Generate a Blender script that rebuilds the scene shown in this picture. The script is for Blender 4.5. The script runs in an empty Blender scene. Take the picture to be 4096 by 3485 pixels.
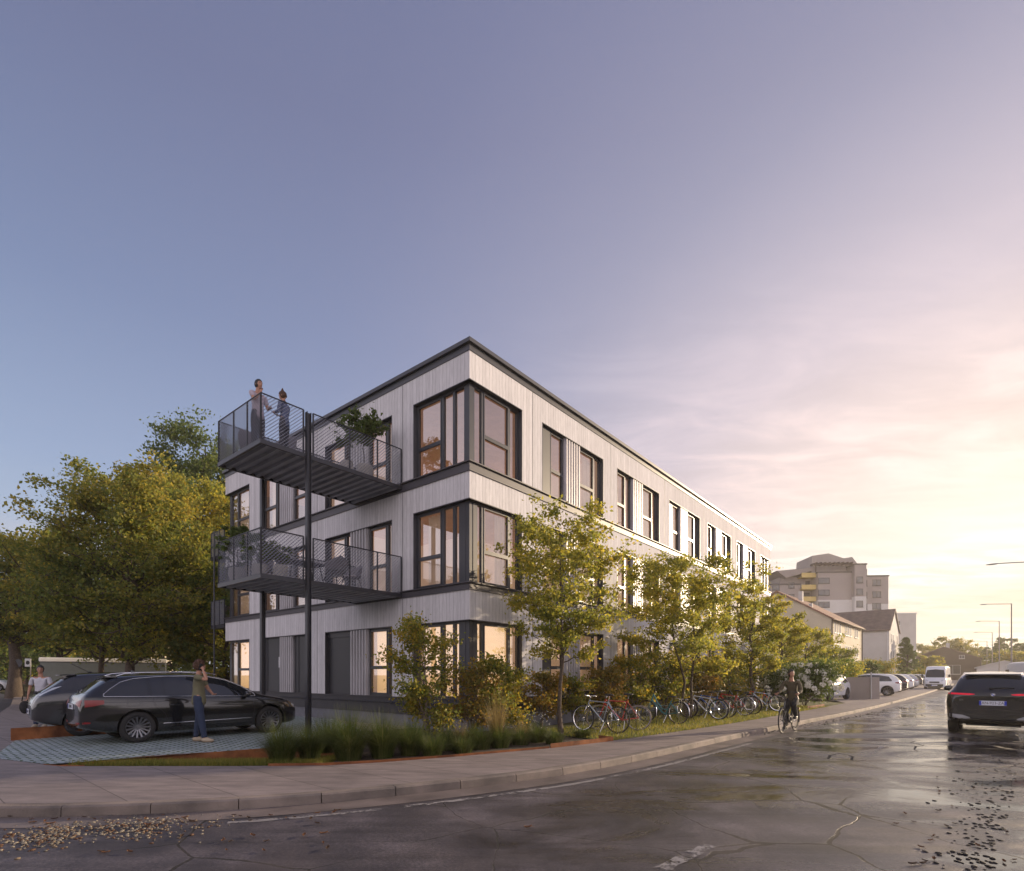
import bpy, bmesh, math, random
import numpy as np
from mathutils import Vector, Matrix, Euler
from mathutils.bvhtree import BVHTree
R = math.radians
sc = bpy.context.scene
col = sc.collection
# ---------------------------------------------------------------- camera
CAMH = 1.6
cd = bpy.data.cameras.new('camera'); cam = bpy.data.objects.new('camera', cd); col.objects.link(cam)
cam.location = (0, 0, CAMH); cam.rotation_euler = (R(90), 0, 0)
cd.sensor_width = 36.0; cd.lens = 2174 / 4096 * 36.0; cd.shift_y = (2700 - 1742.5) / 4096
cd.clip_start = 0.1; cd.clip_end = 6000
sc.camera = cam
sc.view_settings.view_transform = 'Standard'; sc.view_settings.look = 'None'
sc.view_settings.gamma = 1.0; sc.view_settings.exposure = 0.5
# ---------------------------------------------------------------- sun direction (azimuth from +Y towards +X)
SUN_AZ, SUN_EL = 60.0, 11.0
# ---------------------------------------------------------------- world sky
def s2l(h):
    h = h.lstrip('#'); c = [int(h[i:i + 2], 16) / 255 for i in (0, 2, 4)]
    return tuple((x / 12.92 if x <= .04045 else ((x + .055) / 1.055) ** 2.4) for x in c) + (1,)
W = bpy.data.worlds.new('World'); sc.world = W; W.use_nodes = True
nt = W.node_tree; nt.nodes.clear(); N = nt.nodes; L = nt.links
def wn(t, **k):
    n = N.new(t)
    for a, b in k.items(): setattr(n, a, b)
    return n
def wmath(op, a, b=None):
    n = wn('ShaderNodeMath', operation=op)
    for i, v in enumerate((a, b)):
        if v is None: continue
        if isinstance(v, (int, float)): n.inputs[i].default_value = v
        else: L.new(v, n.inputs[i])
    return n.outputs[0]
def wramp(fac, stops, interp='EASE'):
    n = wn('ShaderNodeValToRGB'); n.color_ramp.interpolation = interp
    e = n.color_ramp.elements
    while len(e) < len(stops): e.new(.5)
    for i, (p, c) in enumerate(stops):
        e[i].position = p; e[i].color = s2l(c) if isinstance(c, str) else (c, c, c, 1)
    L.new(fac, n.inputs[0]); return n.outputs[0]
tc = wn('ShaderNodeTexCoord'); sx = wn('ShaderNodeSeparateXYZ'); L.new(tc.outputs['Generated'], sx.inputs[0])
cool = wramp(sx.outputs[2], [(0.0, '#c0cad8'), (.12, '#b6c3d5'), (.30, '#97a8c7'), (.50, '#7b8aad'), (.70, '#6a7294'), (1.0, '#5a6184')], 'LINEAR')
GV = Vector((math.sin(R(45.5)), math.cos(R(45.5)), .20)).normalized()
cv = wn('ShaderNodeVectorMath', operation='MULTIPLY'); L.new(tc.outputs['Generated'], cv.inputs[0]); cv.inputs[1].default_value = (1, 1, 1.8)
cn = wn('ShaderNodeVectorMath', operation='NORMALIZE'); L.new(cv.outputs[0], cn.inputs[0])
dp = wn('ShaderNodeVectorMath', operation='DOT_PRODUCT'); L.new(cn.outputs[0], dp.inputs[0]); dp.inputs[1].default_value = GV
g = dp.outputs['Value']
warm = wramp(g, [(0.0, '#8792b4'), (.45, '#9898b6'), (.66, '#b3adbf'), (.82, '#d8cad2'), (.92, '#f5e0d9'), (.97, '#fdeee0'), (1.0, '#fffaf0')], 'LINEAR')
wf = wramp(g, [(.10, 0.0), (.40, .18), (.62, .5), (.80, .9), (.92, 1.0)], 'LINEAR')
m1 = wn('ShaderNodeMixRGB'); L.new(wf, m1.inputs[0]); L.new(cool, m1.inputs[1]); L.new(warm, m1.inputs[2])
# golden band low towards the sunset
lowf = wmath('MULTIPLY', wramp(sx.outputs[2], [(0.0, 1.0), (.08, .7), (.18, 0.0)], 'LINEAR'), wramp(g, [(.72, 0.0), (.93, .8), (1.0, 1.0)], 'LINEAR'))
m2 = wn('ShaderNodeMixRGB'); L.new(lowf, m2.inputs[0]); L.new(m1.outputs[0], m2.inputs[1]); m2.inputs[2].default_value = s2l('#fbe4cf')
# thin cloud: project direction on a plane high up so that streaks converge on the horizon
zz = wmath('MAXIMUM', sx.outputs[2], .03); inv = wmath('DIVIDE', 1.0, wmath('ADD', zz, .06))
cx = wn('ShaderNodeCombineXYZ')
L.new(wmath('MULTIPLY', sx.outputs[0], inv), cx.inputs[0]); L.new(wmath('MULTIPLY', sx.outputs[1], inv), cx.inputs[1])
mp = wn('ShaderNodeMapping'); mp.inputs['Rotation'].default_value = (0, 0, R(28)); mp.inputs['Scale'].default_value = (.9, 1.9, 1)
L.new(cx.outputs[0], mp.inputs[0])
nz = wn('ShaderNodeTexNoise'); nz.inputs['Scale'].default_value = 2.2; nz.inputs['Detail'].default_value = 9; nz.inputs['Roughness'].default_value = .62; nz.inputs['Distortion'].default_value = .5
L.new(mp.outputs[0], nz.inputs['Vector'])
nz2 = wn('ShaderNodeTexNoise'); nz2.inputs['Scale'].default_value = .55; nz2.inputs['Detail'].default_value = 3
L.new(cx.outputs[0], nz2.inputs['Vector'])
cl = wmath('MULTIPLY', wramp(nz.outputs[0], [(.42, 0.0), (.66, 1.0)]), wramp(nz2.outputs[0], [(.36, 0.25), (.55, 1.0)]))
cl = wmath('MULTIPLY', cl, wramp(g, [(.50, 0.0), (.72, .6), (.9, 1.0)], 'LINEAR'))
cl = wmath('MULTIPLY', cl, wramp(sx.outputs[2], [(.03, .9), (.22, .75), (.42, .25), (.6, 0.0)], 'LINEAR'))
m3 = wn('ShaderNodeMixRGB'); L.new(wmath('MULTIPLY', cl, .95), m3.inputs[0]); L.new(m2.outputs[0], m3.inputs[1])
cc = wramp(g, [(.6, '#dccfd8'), (.88, '#ffe4dc'), (.97, '#fffdf4')], 'LINEAR'); L.new(cc, m3.inputs[2])
# darker grey-peach cloud bank low on the right
nz3 = wn('ShaderNodeTexNoise'); nz3.inputs['Scale'].default_value = 1.1; nz3.inputs['Detail'].default_value = 6
mp3 = wn('ShaderNodeMapping'); mp3.inputs['Scale'].default_value = (.22, .22, 1); mp3.inputs['Location'].default_value = (3.1, 1.7, 0); L.new(cx.outputs[0], mp3.inputs[0]); L.new(mp3.outputs[0], nz3.inputs['Vector'])
bk = wmath('MULTIPLY', wramp(nz3.outputs[0], [(.46, 0.0), (.6, 1.0)]), wramp(sx.outputs[2], [(.05, 0.0), (.10, .5), (.16, .5), (.22, 0.0)], 'LINEAR'))
m4 = wn('ShaderNodeMixRGB'); L.new(bk, m4.inputs[0]); L.new(m3.outputs[0], m4.inputs[1]); m4.inputs[2].default_value = s2l('#e9c9b0')
mod = wmath('ADD', wmath('MULTIPLY', wmath('SUBTRACT', wramp(nz.outputs[0], [(.34, 0.0), (.66, 1.0)], 'LINEAR'), .5), wmath('MULTIPLY', wmath('MULTIPLY', wramp(g, [(.45, 0.0), (.72, .20), (.95, .26)], 'LINEAR'), wramp(sx.outputs[2], [(.05, .5), (.15, 1.0), (.36, .7), (.6, .06)], 'LINEAR')), wramp(nz2.outputs[0], [(.34, .3), (.55, 1.0)]))), 1.0)
m4b = wn('ShaderNodeVectorMath', operation='SCALE'); L.new(m4.outputs[0], m4b.inputs[0]); L.new(mod, m4b.inputs['Scale'])
# pink belt opposite the sunset, out of view and brightened to light the facades
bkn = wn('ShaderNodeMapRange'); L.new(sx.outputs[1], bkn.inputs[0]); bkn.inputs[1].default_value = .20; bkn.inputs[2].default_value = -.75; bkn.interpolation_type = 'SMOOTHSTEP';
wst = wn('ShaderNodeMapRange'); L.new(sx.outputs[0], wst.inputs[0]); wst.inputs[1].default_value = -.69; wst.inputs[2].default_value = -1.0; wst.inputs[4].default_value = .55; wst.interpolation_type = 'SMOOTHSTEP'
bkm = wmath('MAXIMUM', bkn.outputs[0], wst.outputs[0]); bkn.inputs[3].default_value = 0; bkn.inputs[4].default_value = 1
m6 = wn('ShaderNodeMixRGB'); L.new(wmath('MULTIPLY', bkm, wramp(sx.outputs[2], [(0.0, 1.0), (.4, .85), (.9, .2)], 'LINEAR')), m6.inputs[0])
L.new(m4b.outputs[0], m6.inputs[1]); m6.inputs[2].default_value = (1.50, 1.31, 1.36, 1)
sky = wn('ShaderNodeTexSky'); sky.sky_type = 'NISHITA'; sky.sun_disc = False
sky.sun_elevation = R(SUN_EL); sky.sun_rotation = R(SUN_AZ); sky.altitude = 200; sky.dust_density = 1.5
sm = wn('ShaderNodeVectorMath', operation='SCALE'); L.new(sky.outputs[0], sm.inputs[0]); sm.inputs['Scale'].default_value = .05
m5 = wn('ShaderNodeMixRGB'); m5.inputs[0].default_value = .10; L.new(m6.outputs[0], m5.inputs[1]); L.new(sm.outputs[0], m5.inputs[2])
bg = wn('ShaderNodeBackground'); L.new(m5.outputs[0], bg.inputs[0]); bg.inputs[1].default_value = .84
wo = wn('ShaderNodeOutputWorld'); L.new(bg.outputs[0], wo.inputs[0])
# ---------------------------------------------------------------- sun lamp
sd = bpy.data.lights.new('sun', 'SUN'); sd.energy = 5.0; sd.angle = R(.6); sd.color = (1.0, .78, .53)
so = bpy.data.objects.new('sun', sd); col.objects.link(so)
sdir = Vector((math.sin(R(SUN_AZ)) * math.cos(R(SUN_EL)), math.cos(R(SUN_AZ)) * math.cos(R(SUN_EL)), math.sin(R(SUN_EL))))
so.rotation_euler = sdir.to_track_quat('Z', 'Y').to_euler(); so.location = (40, 30, 40)
# ================================================================ helpers
def px(x, y, z=0.0):
    Y = 2174 * (CAMH - z) / (y - 2700); return Vector(((x - 2048) / 2174 * Y, Y, z))
def atY(x, Y, z=0.0): return Vector(((x - 2048) / 2174 * Y, Y, z))
def zat(y, Y): return CAMH + (2700 - y) * Y / 2174
def new_mat(name):
    m = bpy.data.materials.new(name); m.use_nodes = True; return m, m.node_tree, m.node_tree.nodes['Principled BSDF']
def c4(c): return s2l(c) if isinstance(c, str) else (tuple(c) + (1,))[:4]
def mat(name, c, rough=.6, metal=0, var=.12, scale=4, bump=0, bscale=60, spec=.5, coat=0, c2=None, emit=None, es=0, detail=5):
    m, t, p = new_mat(name); n = t.nodes; l = t.links; c = c4(c)
    p.inputs['Roughness'].default_value = rough; p.inputs['Metallic'].default_value = metal
    p.inputs['Specular IOR Level'].default_value = spec; p.inputs['Coat Weight'].default_value = coat; p.inputs['Coat Roughness'].default_value = .03
    p.inputs['Base Color'].default_value = c
    if emit: p.inputs['Emission Color'].default_value = c4(emit); p.inputs['Emission Strength'].default_value = es
    tcn = n.new('ShaderNodeTexCoord')
    if var or c2:
        z = n.new('ShaderNodeTexNoise'); z.inputs['Scale'].default_value = scale; z.inputs['Detail'].default_value = detail
        l.new(tcn.outputs['Object'], z.inputs['Vector'])
        r = n.new('ShaderNodeValToRGB'); r.color_ramp.elements[0].position = .3; r.color_ramp.elements[1].position = .7
        a = tuple(x * (1 - var) for x in c[:3]) + (1,); b = c4(c2) if c2 else tuple(min(1, x * (1 + var)) for x in c[:3]) + (1,)
        r.color_ramp.elements[0].color = a; r.color_ramp.elements[1].color = b
        l.new(z.outputs[0], r.inputs[0]); l.new(r.outputs[0], p.inputs['Base Color'])
    if bump:
        z = n.new('ShaderNodeTexNoise'); z.inputs['Scale'].default_value = bscale; z.inputs['Detail'].default_value = 4
        l.new(tcn.outputs['Object'], z.inputs['Vector'])
        b = n.new('ShaderNodeBump'); b.inputs['Strength'].default_value = bump; b.inputs['Distance'].default_value = .02
        l.new(z.outputs[0], b.inputs['Height']); l.new(b.outputs[0], p.inputs['Normal'])
    return m
def G(t, typ, inp=None, **k):
    n = t.nodes.new(typ)
    for a, b in k.items(): setattr(n, a, b)
    for a, b in (inp or {}).items():
        if hasattr(b, 'links') or isinstance(b, bpy.types.NodeSocket): t.links.new(b, n.inputs[a])
        else: n.inputs[a].default_value = b
    return n
def gm(t, op, a, b=0.0, c=None):
    n = t.nodes.new('ShaderNodeMath'); n.operation = op
    for i, v in enumerate((a, b, c)):
        if v is None: continue
        if isinstance(v, (int, float)): n.inputs[i].default_value = v
        else: t.links.new(v, n.inputs[i])
    return n.outputs[0]
def gr(t, fac, stops, interp='LINEAR'):
    n = t.nodes.new('ShaderNodeValToRGB'); n.color_ramp.interpolation = interp; e = n.color_ramp.elements
    while len(e) < len(stops): e.new(.5)
    for i, (p, c) in enumerate(stops):
        e[i].position = p; e[i].color = c4(c) if not isinstance(c, (int, float)) else (c, c, c, 1)
    t.links.new(fac, n.inputs[0]); return n.outputs[0]
class MB:
    def __init__(s): s.v = []; s.f = []; s.mi = []; s.k = 0
    def add(s, vs, fs, k=None):
        o = len(s.v); s.v += [tuple(v) for v in vs]
        for f in fs: s.f.append(tuple(i + o for i in f)); s.mi.append(s.k if k is None else k)
    def box(s, a, b):
        (x0, y0, z0), (x1, y1, z1) = a, b
        if x0 > x1: x0, x1 = x1, x0
        if y0 > y1: y0, y1 = y1, y0
        if z0 > z1: z0, z1 = z1, z0
        s.add([(x0, y0, z0), (x1, y0, z0), (x1, y1, z0), (x0, y1, z0), (x0, y0, z1), (x1, y0, z1), (x1, y1, z1), (x0, y1, z1)],
              [(0, 3, 2, 1), (4, 5, 6, 7), (0, 1, 5, 4), (1, 2, 6, 5), (2, 3, 7, 6), (3, 0, 4, 7)])
    def obox(s, c, size, rz=0, ry=0, rx=0):
        m = Matrix.Translation(c) @ Euler((rx, ry, rz)).to_matrix().to_4x4(); h = [x / 2 for x in size]
        vs = [m @ Vector((sx_ * h[0], sy * h[1], sz * h[2])) for sz in (-1, 1) for sx_, sy in ((-1, -1), (1, -1), (1, 1), (-1, 1))]
        s.add(vs, [(0, 3, 2, 1), (4, 5, 6, 7), (0, 1, 5, 4), (1, 2, 6, 5), (2, 3, 7, 6), (3, 0, 4, 7)])
    def quad(s, *p): s.add(p, [tuple(range(len(p)))])
    def prism(s, poly, z0, z1):
        n = len(poly); vs = [(p[0], p[1], z0) for p in poly] + [(p[0], p[1], z1) for p in poly]
        s.add(vs, [tuple(range(n - 1, -1, -1)), tuple(range(n, 2 * n))] + [(i, (i + 1) % n, n + (i + 1) % n, n + i) for i in range(n)])
    def tube(s, pts, r, n=8, cap=True):
        pts = [Vector(p) for p in pts]; rs = r if isinstance(r, (list, tuple)) else [r] * len(pts); vs = []; fs = []
        for i, p in enumerate(pts):
            d = (pts[min(i + 1, len(pts) - 1)] - pts[max(i - 1, 0)]).normalized()
            if i == 0: u = d.orthogonal().normalized()
            else:
                u = u - d * u.dot(d); u = u.normalized() if u.length > 1e-5 else d.orthogonal().normalized()
            w = d.cross(u)
            for k in range(n):
                a = 2 * math.pi * k / n; vs.append(p + (u * math.cos(a) + w * math.sin(a)) * rs[i])
        for i in range(len(pts) - 1):
            for k in range(n): fs.append((i * n + k, i * n + (k + 1) % n, (i + 1) * n + (k + 1) % n, (i + 1) * n + k))
        if cap: fs += [tuple(range(n - 1, -1, -1)), tuple(range((len(pts) - 1) * n, len(pts) * n))]
        s.add(vs, fs)
    def lathe(s, prof, c=(0, 0, 0), axis='z', n=24, close=False):
        vs = []; fs = []; m = len(prof)
        for k in range(n):
            a = 2 * math.pi * k / n
            for r, h in prof:
                if axis == 'z': v = (r * math.cos(a), r * math.sin(a), h)
                elif axis == 'y': v = (r * math.cos(a), h, r * math.sin(a))
                else: v = (h, r * math.cos(a), r * math.sin(a))
                vs.append((v[0] + c[0], v[1] + c[1], v[2] + c[2]))
        for k in range(n):
            k2 = (k + 1) % n
            for j in range(m if close else m - 1):
                j2 = (j + 1) % m; fs.append((k * m + j, k2 * m + j, k2 * m + j2, k * m + j2))
        s.add(vs, fs)
    def ell(s, c, r, n=12, m=8, rot=None, fn=None):
        vs = []; fs = []
        for j in range(m + 1):
            th = math.pi * j / m
            for k in range(n):
                a = 2 * math.pi * k / n; v = Vector((math.sin(th) * math.cos(a), math.sin(th) * math.sin(a), math.cos(th)))
                if fn: v = fn(v)
                v = Vector((v[0] * r[0], v[1] * r[1], v[2] * r[2]))
                if rot: v = rot @ v
                vs.append(v + Vector(c))
        for j in range(m):
            for k in range(n): fs.append((j * n + k, (j + 1) * n + k, (j + 1) * n + (k + 1) % n, j * n + (k + 1) % n))
        s.add(vs, fs)
    def build(s, name, m, parent=None, smooth=False, loc=None, rz=0, rot=None, sharp=None, bevel=0):
        me = bpy.data.meshes.new(name); me.from_pydata(s.v, [], s.f)
        for mm in (m if isinstance(m, (list, tuple)) else [m]): me.materials.append(mm)
        if any(s.mi): me.polygons.foreach_set('material_index', s.mi)
        if smooth: me.polygons.foreach_set('use_smooth', [True] * len(me.polygons))
        if sharp: me.set_sharp_from_angle(angle=R(sharp))
        me.update(); o = bpy.data.objects.new(name, me); col.objects.link(o)
        if parent: o.parent = parent
        if loc is not None: o.location = loc
        if rot: o.rotation_euler = rot
        elif rz: o.rotation_euler = (0, 0, rz)
        if bevel:
            b = o.modifiers.new('bevel', 'BEVEL'); b.width = bevel; b.segments = 2; b.limit_method = 'ANGLE'
        return o
def npmesh(name, V, F, m, parent=None, smooth=False):
    V = np.asarray(V, np.float32).reshape(-1, 3); F = np.asarray(F, np.int32); k = F.shape[1]
    me = bpy.data.meshes.new(name); me.vertices.add(len(V)); me.vertices.foreach_set('co', V.ravel())
    me.loops.add(F.size); me.loops.foreach_set('vertex_index', F.ravel())
    me.polygons.add(len(F)); me.polygons.foreach_set('loop_start', np.arange(len(F), dtype=np.int32) * k)
    me.polygons.foreach_set('loop_total', np.full(len(F), k, np.int32))
    if smooth: me.polygons.foreach_set('use_smooth', np.ones(len(F), bool))
    me.materials.append(m); me.update(); me.validate()
    o = bpy.data.objects.new(name, me); col.objects.link(o)
    if parent: o.parent = parent
    return o
def empty(name, loc, rz=0, rot=None):
    o = bpy.data.objects.new(name, None); col.objects.link(o); o.location = loc; o.rotation_euler = rot if rot else (0, 0, rz)
    o.empty_display_size = .3; return o
def tag(o, label=None, cat=None, group=None, kind=None):
    for a, b in (('label', label), ('category', cat), ('group', group), ('kind', kind)):
        if b: o[a] = b
    return o
def thing(name, label, cat, loc=(0, 0, 0), rz=0, group=None, rot=None): return tag(empty(name, loc, rz, rot), label, cat, group)
KIDS = {}
def copy_tree(o, parent=None):
    c = o.copy(); col.objects.link(c); c.parent = parent
    for ch in [x for x in col.objects if x.parent == o]: copy_tree(ch, c)
    return c
def evmesh(o):
    dg = bpy.context.evaluated_depsgraph_get(); dg.update(); e = o.evaluated_get(dg)
    return bpy.data.meshes.new_from_object(e)
def bake(o):
    me = evmesh(o); old = o.data; o.modifiers.clear(); o.data = me; bpy.data.meshes.remove(old); return o
def text_mesh(body, size, m, parent, mtx, name='lettering', depth=.001, align='CENTER', xs=1.0):
    cu = bpy.data.curves.new(name, 'FONT'); cu.body = body; cu.size = size; cu.extrude = depth; cu.align_x = align; cu.align_y = 'CENTER'; cu.resolution_u = 3
    o = bpy.data.objects.new(name, cu); col.objects.link(o); me = evmesh(o); bpy.data.objects.remove(o)
    me.materials.clear(); me.materials.append(m)
    me.transform(mtx @ Matrix.Diagonal((xs, 1, 1, 1)))
    o = bpy.data.objects.new(name, me); col.objects.link(o); o.parent = parent; return o
# ================================================================ materials
def wood_mat():
    m, t, p = new_mat('weathered_cladding'); l = t.links
    tcn = G(t, 'ShaderNodeTexCoord'); s = G(t, 'ShaderNodeSeparateXYZ', {0: tcn.outputs['Object']})
    q = gm(t, 'DIVIDE', gm(t, 'SUBTRACT', s.outputs[0], gm(t, 'MULTIPLY', s.outputs[1], 1.0)), .135)
    q = gm(t, 'ADD', q, .37)
    idx = gm(t, 'FLOOR', q); fr = gm(t, 'FRACT', q)
    wn_ = G(t, 'ShaderNodeTexWhiteNoise', {'W': idx}, noise_dimensions='1D')
    mp = G(t, 'ShaderNodeMapping', {0: tcn.outputs['Object'], 'Scale': (14, 14, 1.2)})
    nz = G(t, 'ShaderNodeTexNoise', {'Vector': mp.outputs[0], 'Scale': 2.2, 'Detail': 7, 'Roughness': .65})
    base = gr(t, nz.outputs[0], [(.25, '#bcbabd'), (.5, '#d2d0d3'), (.75, '#e2e0e3')])
    nz2 = G(t, 'ShaderNodeTexNoise', {'Vector': tcn.outputs['Object'], 'Scale': .5, 'Detail': 3})
    v = gm(t, 'ADD', gm(t, 'MULTIPLY', wn_.outputs[0], .13), gm(t, 'MULTIPLY', nz2.outputs[0], .20)); v = gm(t, 'ADD', v, .80)
    line = gm(t, 'GREATER_THAN', fr, .05)
    v = gm(t, 'MULTIPLY', v, gm(t, 'ADD', gm(t, 'MULTIPLY', line, .62), .38))
    hs = G(t, 'ShaderNodeVectorMath', {0: base}, operation='SCALE'); l.new(v, hs.inputs['Scale'])
    l.new(hs.outputs[0], p.inputs['Base Color']); p.inputs['Roughness'].default_value = .88; p.inputs['Specular IOR Level'].default_value = .12
    h = gm(t, 'ADD', gm(t, 'MULTIPLY', line, .6), gm(t, 'MULTIPLY', nz.outputs[0], .25))
    b = G(t, 'ShaderNodeBump', {'Strength': .6, 'Distance': .012, 'Height': h}); l.new(b.outputs[0], p.inputs['Normal'])
    return m
M = {}
M['wood'] = wood_mat()
M['dark'] = mat('anthracite_metal', '#3c3d44', .42, .0, var=.06, scale=2)
M['frame'] = mat('window_frame_metal', '#33353d', .38, .0, var=.05)
M['band'] = mat('dark_band_metal', '#45434a', .5, .0, var=.08, scale=1.5, bump=.05)
M['plinth'] = mat('dark_plinth_panel', '#37363c', .6, var=.12, scale=3, bump=.15, bscale=30)
M['concrete'] = mat('plinth_concrete', '#6f7078', .85, var=.15, scale=2.5, bump=.3, bscale=50)
M['corr'] = mat('corrugated_sheet', '#a9a6aa', .45, .15, var=.10, scale=1.5)
M['galv'] = mat('galvanised_deck', '#9a9ca4', .55, .25, var=.18, scale=1.6, bump=.1)
M['steel'] = mat('dark_steel', '#35363d', .4, .25, var=.08)
M['mesh'] = mat('expanded_mesh', '#8c8e98', .45, .3, var=.1)
M['ceil'] = mat('glowing_timber_ceiling', '#b98d6b', .7, var=.15, scale=3, emit='#e8b08a', es=.14)  # emission puts warm evening room light into the ceiling itself
M['room'] = mat('glowing_room_wall', '#d9cdbd', .9, var=.04, emit='#f0ceb4', es=.22)  # walls glow faintly in place of lamps inside the rooms
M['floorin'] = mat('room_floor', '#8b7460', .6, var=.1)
M['curtain'] = mat('glowing_curtain_cloth', '#e2dcd6', .9, var=.05, emit='#e8c0a0', es=.13)  # cloth glows a little to carry warm room light
M['litroom'] = mat('lit_blind', '#d8bf98', .9, var=.06, scale=1.2, emit='#f2cc9a', es=.62)  # blind itself emits the warm light of the lit rooms behind
M['door'] = mat('door_panel', '#2f3036', .45, var=.05)
def glass_mat(name, tint, base, power=1.0):
    m = bpy.data.materials.new(name); m.use_nodes = True; t = m.node_tree; t.nodes.clear()
    tr = G(t, 'ShaderNodeBsdfTransparent', {0: c4(tint)}); gl = G(t, 'ShaderNodeBsdfGlossy', {'Roughness': .012, 'Color': (1, 1, 1, 1)})
    fr = G(t, 'ShaderNodeFresnel', {'IOR': 1.55}); f = gm(t, 'ADD', gm(t, 'MULTIPLY', fr.outputs[0], power), base)
    f = gm(t, 'MINIMUM', f, 1.0); mx = G(t, 'ShaderNodeMixShader', {0: f, 1: tr.outputs[0], 2: gl.outputs[0]})
    o = G(t, 'ShaderNodeOutputMaterial', {0: mx.outputs[0]}); return m
M['glass'] = glass_mat('window_glass', '#eee6de', .24, 1.25)
M['carglass'] = mat('car_glass', (.012, .014, .018), .03, 0, var=0, spec=.8, coat=.6)
M['rubber'] = mat('tyre_rubber', (.018, .018, .02), .8, var=.2, bump=.2, bscale=80)
M['alloy'] = mat('alloy_rim', '#77787e', .28, .85, var=.05)
M['chrome'] = mat('chrome_trim', '#d5d5da', .12, 1.0, var=0)
M['blackpl'] = mat('black_plastic', (.02, .02, .023), .5, var=.1)
M['red'] = mat('red_lamp', (.13, .003, .005), .3, 0, var=0, coat=.2, emit='#c01020', es=.05)
M['redlit'] = mat('red_lamp_glow', (.6, .01, .03), .2, 0, var=0, emit='#ff1838', es=.18)
M['lampglass'] = mat('lamp_glass', (.55, .57, .6), .08, .2, var=0, coat=1)
M['plate'] = mat('plate_white', '#d5d9e4', .4, var=0)
M['blue'] = mat('plate_blue', '#1c37b8', .4, var=0)
M['ink'] = mat('ink_black', (.015, .015, .02), .5, var=0)
M['corten'] = mat('rusty_steel', (.19, .058, .017), .85, .0, var=.5, scale=3, bump=.25, bscale=25, c2=(.34, .125, .042))
M['bark'] = mat('bark', (.075, .055, .042), .9, var=.4, scale=14, bump=.9, bscale=26)
M['barklight'] = mat('pale_bark', (.14, .11, .085), .9, var=.4, scale=10, bump=.9, bscale=22)
M['soil'] = mat('planting_soil', (.055, .04, .028), .95, var=.5, scale=9, bump=1, bscale=40)
M['lawn'] = mat('lawn_turf', (.07, .085, .022), .95, var=.4, scale=5, bump=.8, bscale=70, c2=(.13, .13, .035))
M['tile'] = mat('roof_tile', (.20, .105, .075), .8, var=.35, scale=1.2, bump=.6, bscale=12)
M['tiledark'] = mat('dark_roof_tile', (.12, .09, .08), .8, var=.3, scale=1.2, bump=.6, bscale=12)
M['white'] = mat('white_paint', (.75, .74, .72), .35, var=.03, coat=.3)
M['vehwhite'] = mat('white_car_paint', (.68, .69, .72), .25, .0, var=.02, coat=.8)
M['grass'] = None
def leaf_mat(name, cols, trans=.45, nscale=.35, mixw=.5):
    m = bpy.data.materials.new(name); m.use_nodes = True; t = m.node_tree; t.nodes.clear()
    ge = G(t, 'ShaderNodeNewGeometry'); tcn = G(t, 'ShaderNodeTexCoord')
    nz = G(t, 'ShaderNodeTexNoise', {'Vector': tcn.outputs['Object'], 'Scale': nscale, 'Detail': 3})
    f = gm(t, 'ADD', gm(t, 'MULTIPLY', ge.outputs['Random Per Island'], mixw), gm(t, 'MULTIPLY', gm(t, 'SUBTRACT', nz.outputs[0], .5), 2.2 * (1 - mixw)))
    f = gm(t, 'ADD', f, .5 * (1 - mixw))
    c = gr(t, f, [(i / (len(cols) - 1), c) for i, c in enumerate(cols)])
    d = G(t, 'ShaderNodeBsdfPrincipled', {'Base Color': c, 'Roughness': .55, 'Specular IOR Level': .35})
    br = G(t, 'ShaderNodeVectorMath', {0: c}, operation='SCALE'); br.inputs['Scale'].default_value = 1.5
    tr = G(t, 'ShaderNodeBsdfTranslucent', {0: br.outputs[0]})
    mx = G(t, 'ShaderNodeMixShader', {0: trans, 1: d.outputs[0], 2: tr.outputs[0]})
    G(t, 'ShaderNodeOutputMaterial', {0: mx.outputs[0]}); return m
M['lf_street'] = leaf_mat('street_tree_leaf', [(.10, .135, .03), (.17, .19, .035), (.27, .26, .04), (.40, .33, .045), (.50, .33, .045)], .58, .5, .6)
M['lf_big'] = leaf_mat('big_tree_leaf', [(.065, .10, .028), (.11, .145, .032), (.19, .20, .036), (.34, .27, .04), (.48, .30, .036)], .55, .22, .45)
M['lf_dark'] = leaf_mat('dark_tree_leaf', [(.05, .085, .025), (.08, .12, .03), (.12, .155, .035), (.20, .20, .04)], .42, .2, .5)
M['lf_autumn'] = leaf_mat('autumn_shrub_leaf', [(.065, .10, .022), (.12, .15, .026), (.22, .21, .03), (.40, .29, .03), (.46, .20, .025)], .45, .9, .55)
M['lf_red'] = leaf_mat('red_shrub_leaf', [(.09, .10, .022), (.18, .15, .026), (.30, .18, .03), (.34, .11, .025)], .45, .9, .6)
M['lf_hedge'] = leaf_mat('bush_leaf', [(.05, .08, .02), (.09, .13, .03), (.17, .19, .04)], .4, .6, .6)
M['blade'] = leaf_mat('grass_blade', [(.03, .06, .016), (.06, .09, .02), (.10, .12, .03), (.19, .16, .06)], .35, .8, .6)
M['lawnblade'] = leaf_mat('lawn_blade', [(.07, .10, .018), (.14, .16, .025), (.24, .21, .04), (.33, .25, .06)], .45, 1.2, .6)
M['straw'] = leaf_mat('dry_grass_stem', [(.14, .10, .035), (.24, .18, .07), (.34, .27, .12)], .4, 1.5, .7)
M['flower'] = mat('flower_petal', (.78, .76, .68), .7, var=.08, scale=20)
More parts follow.
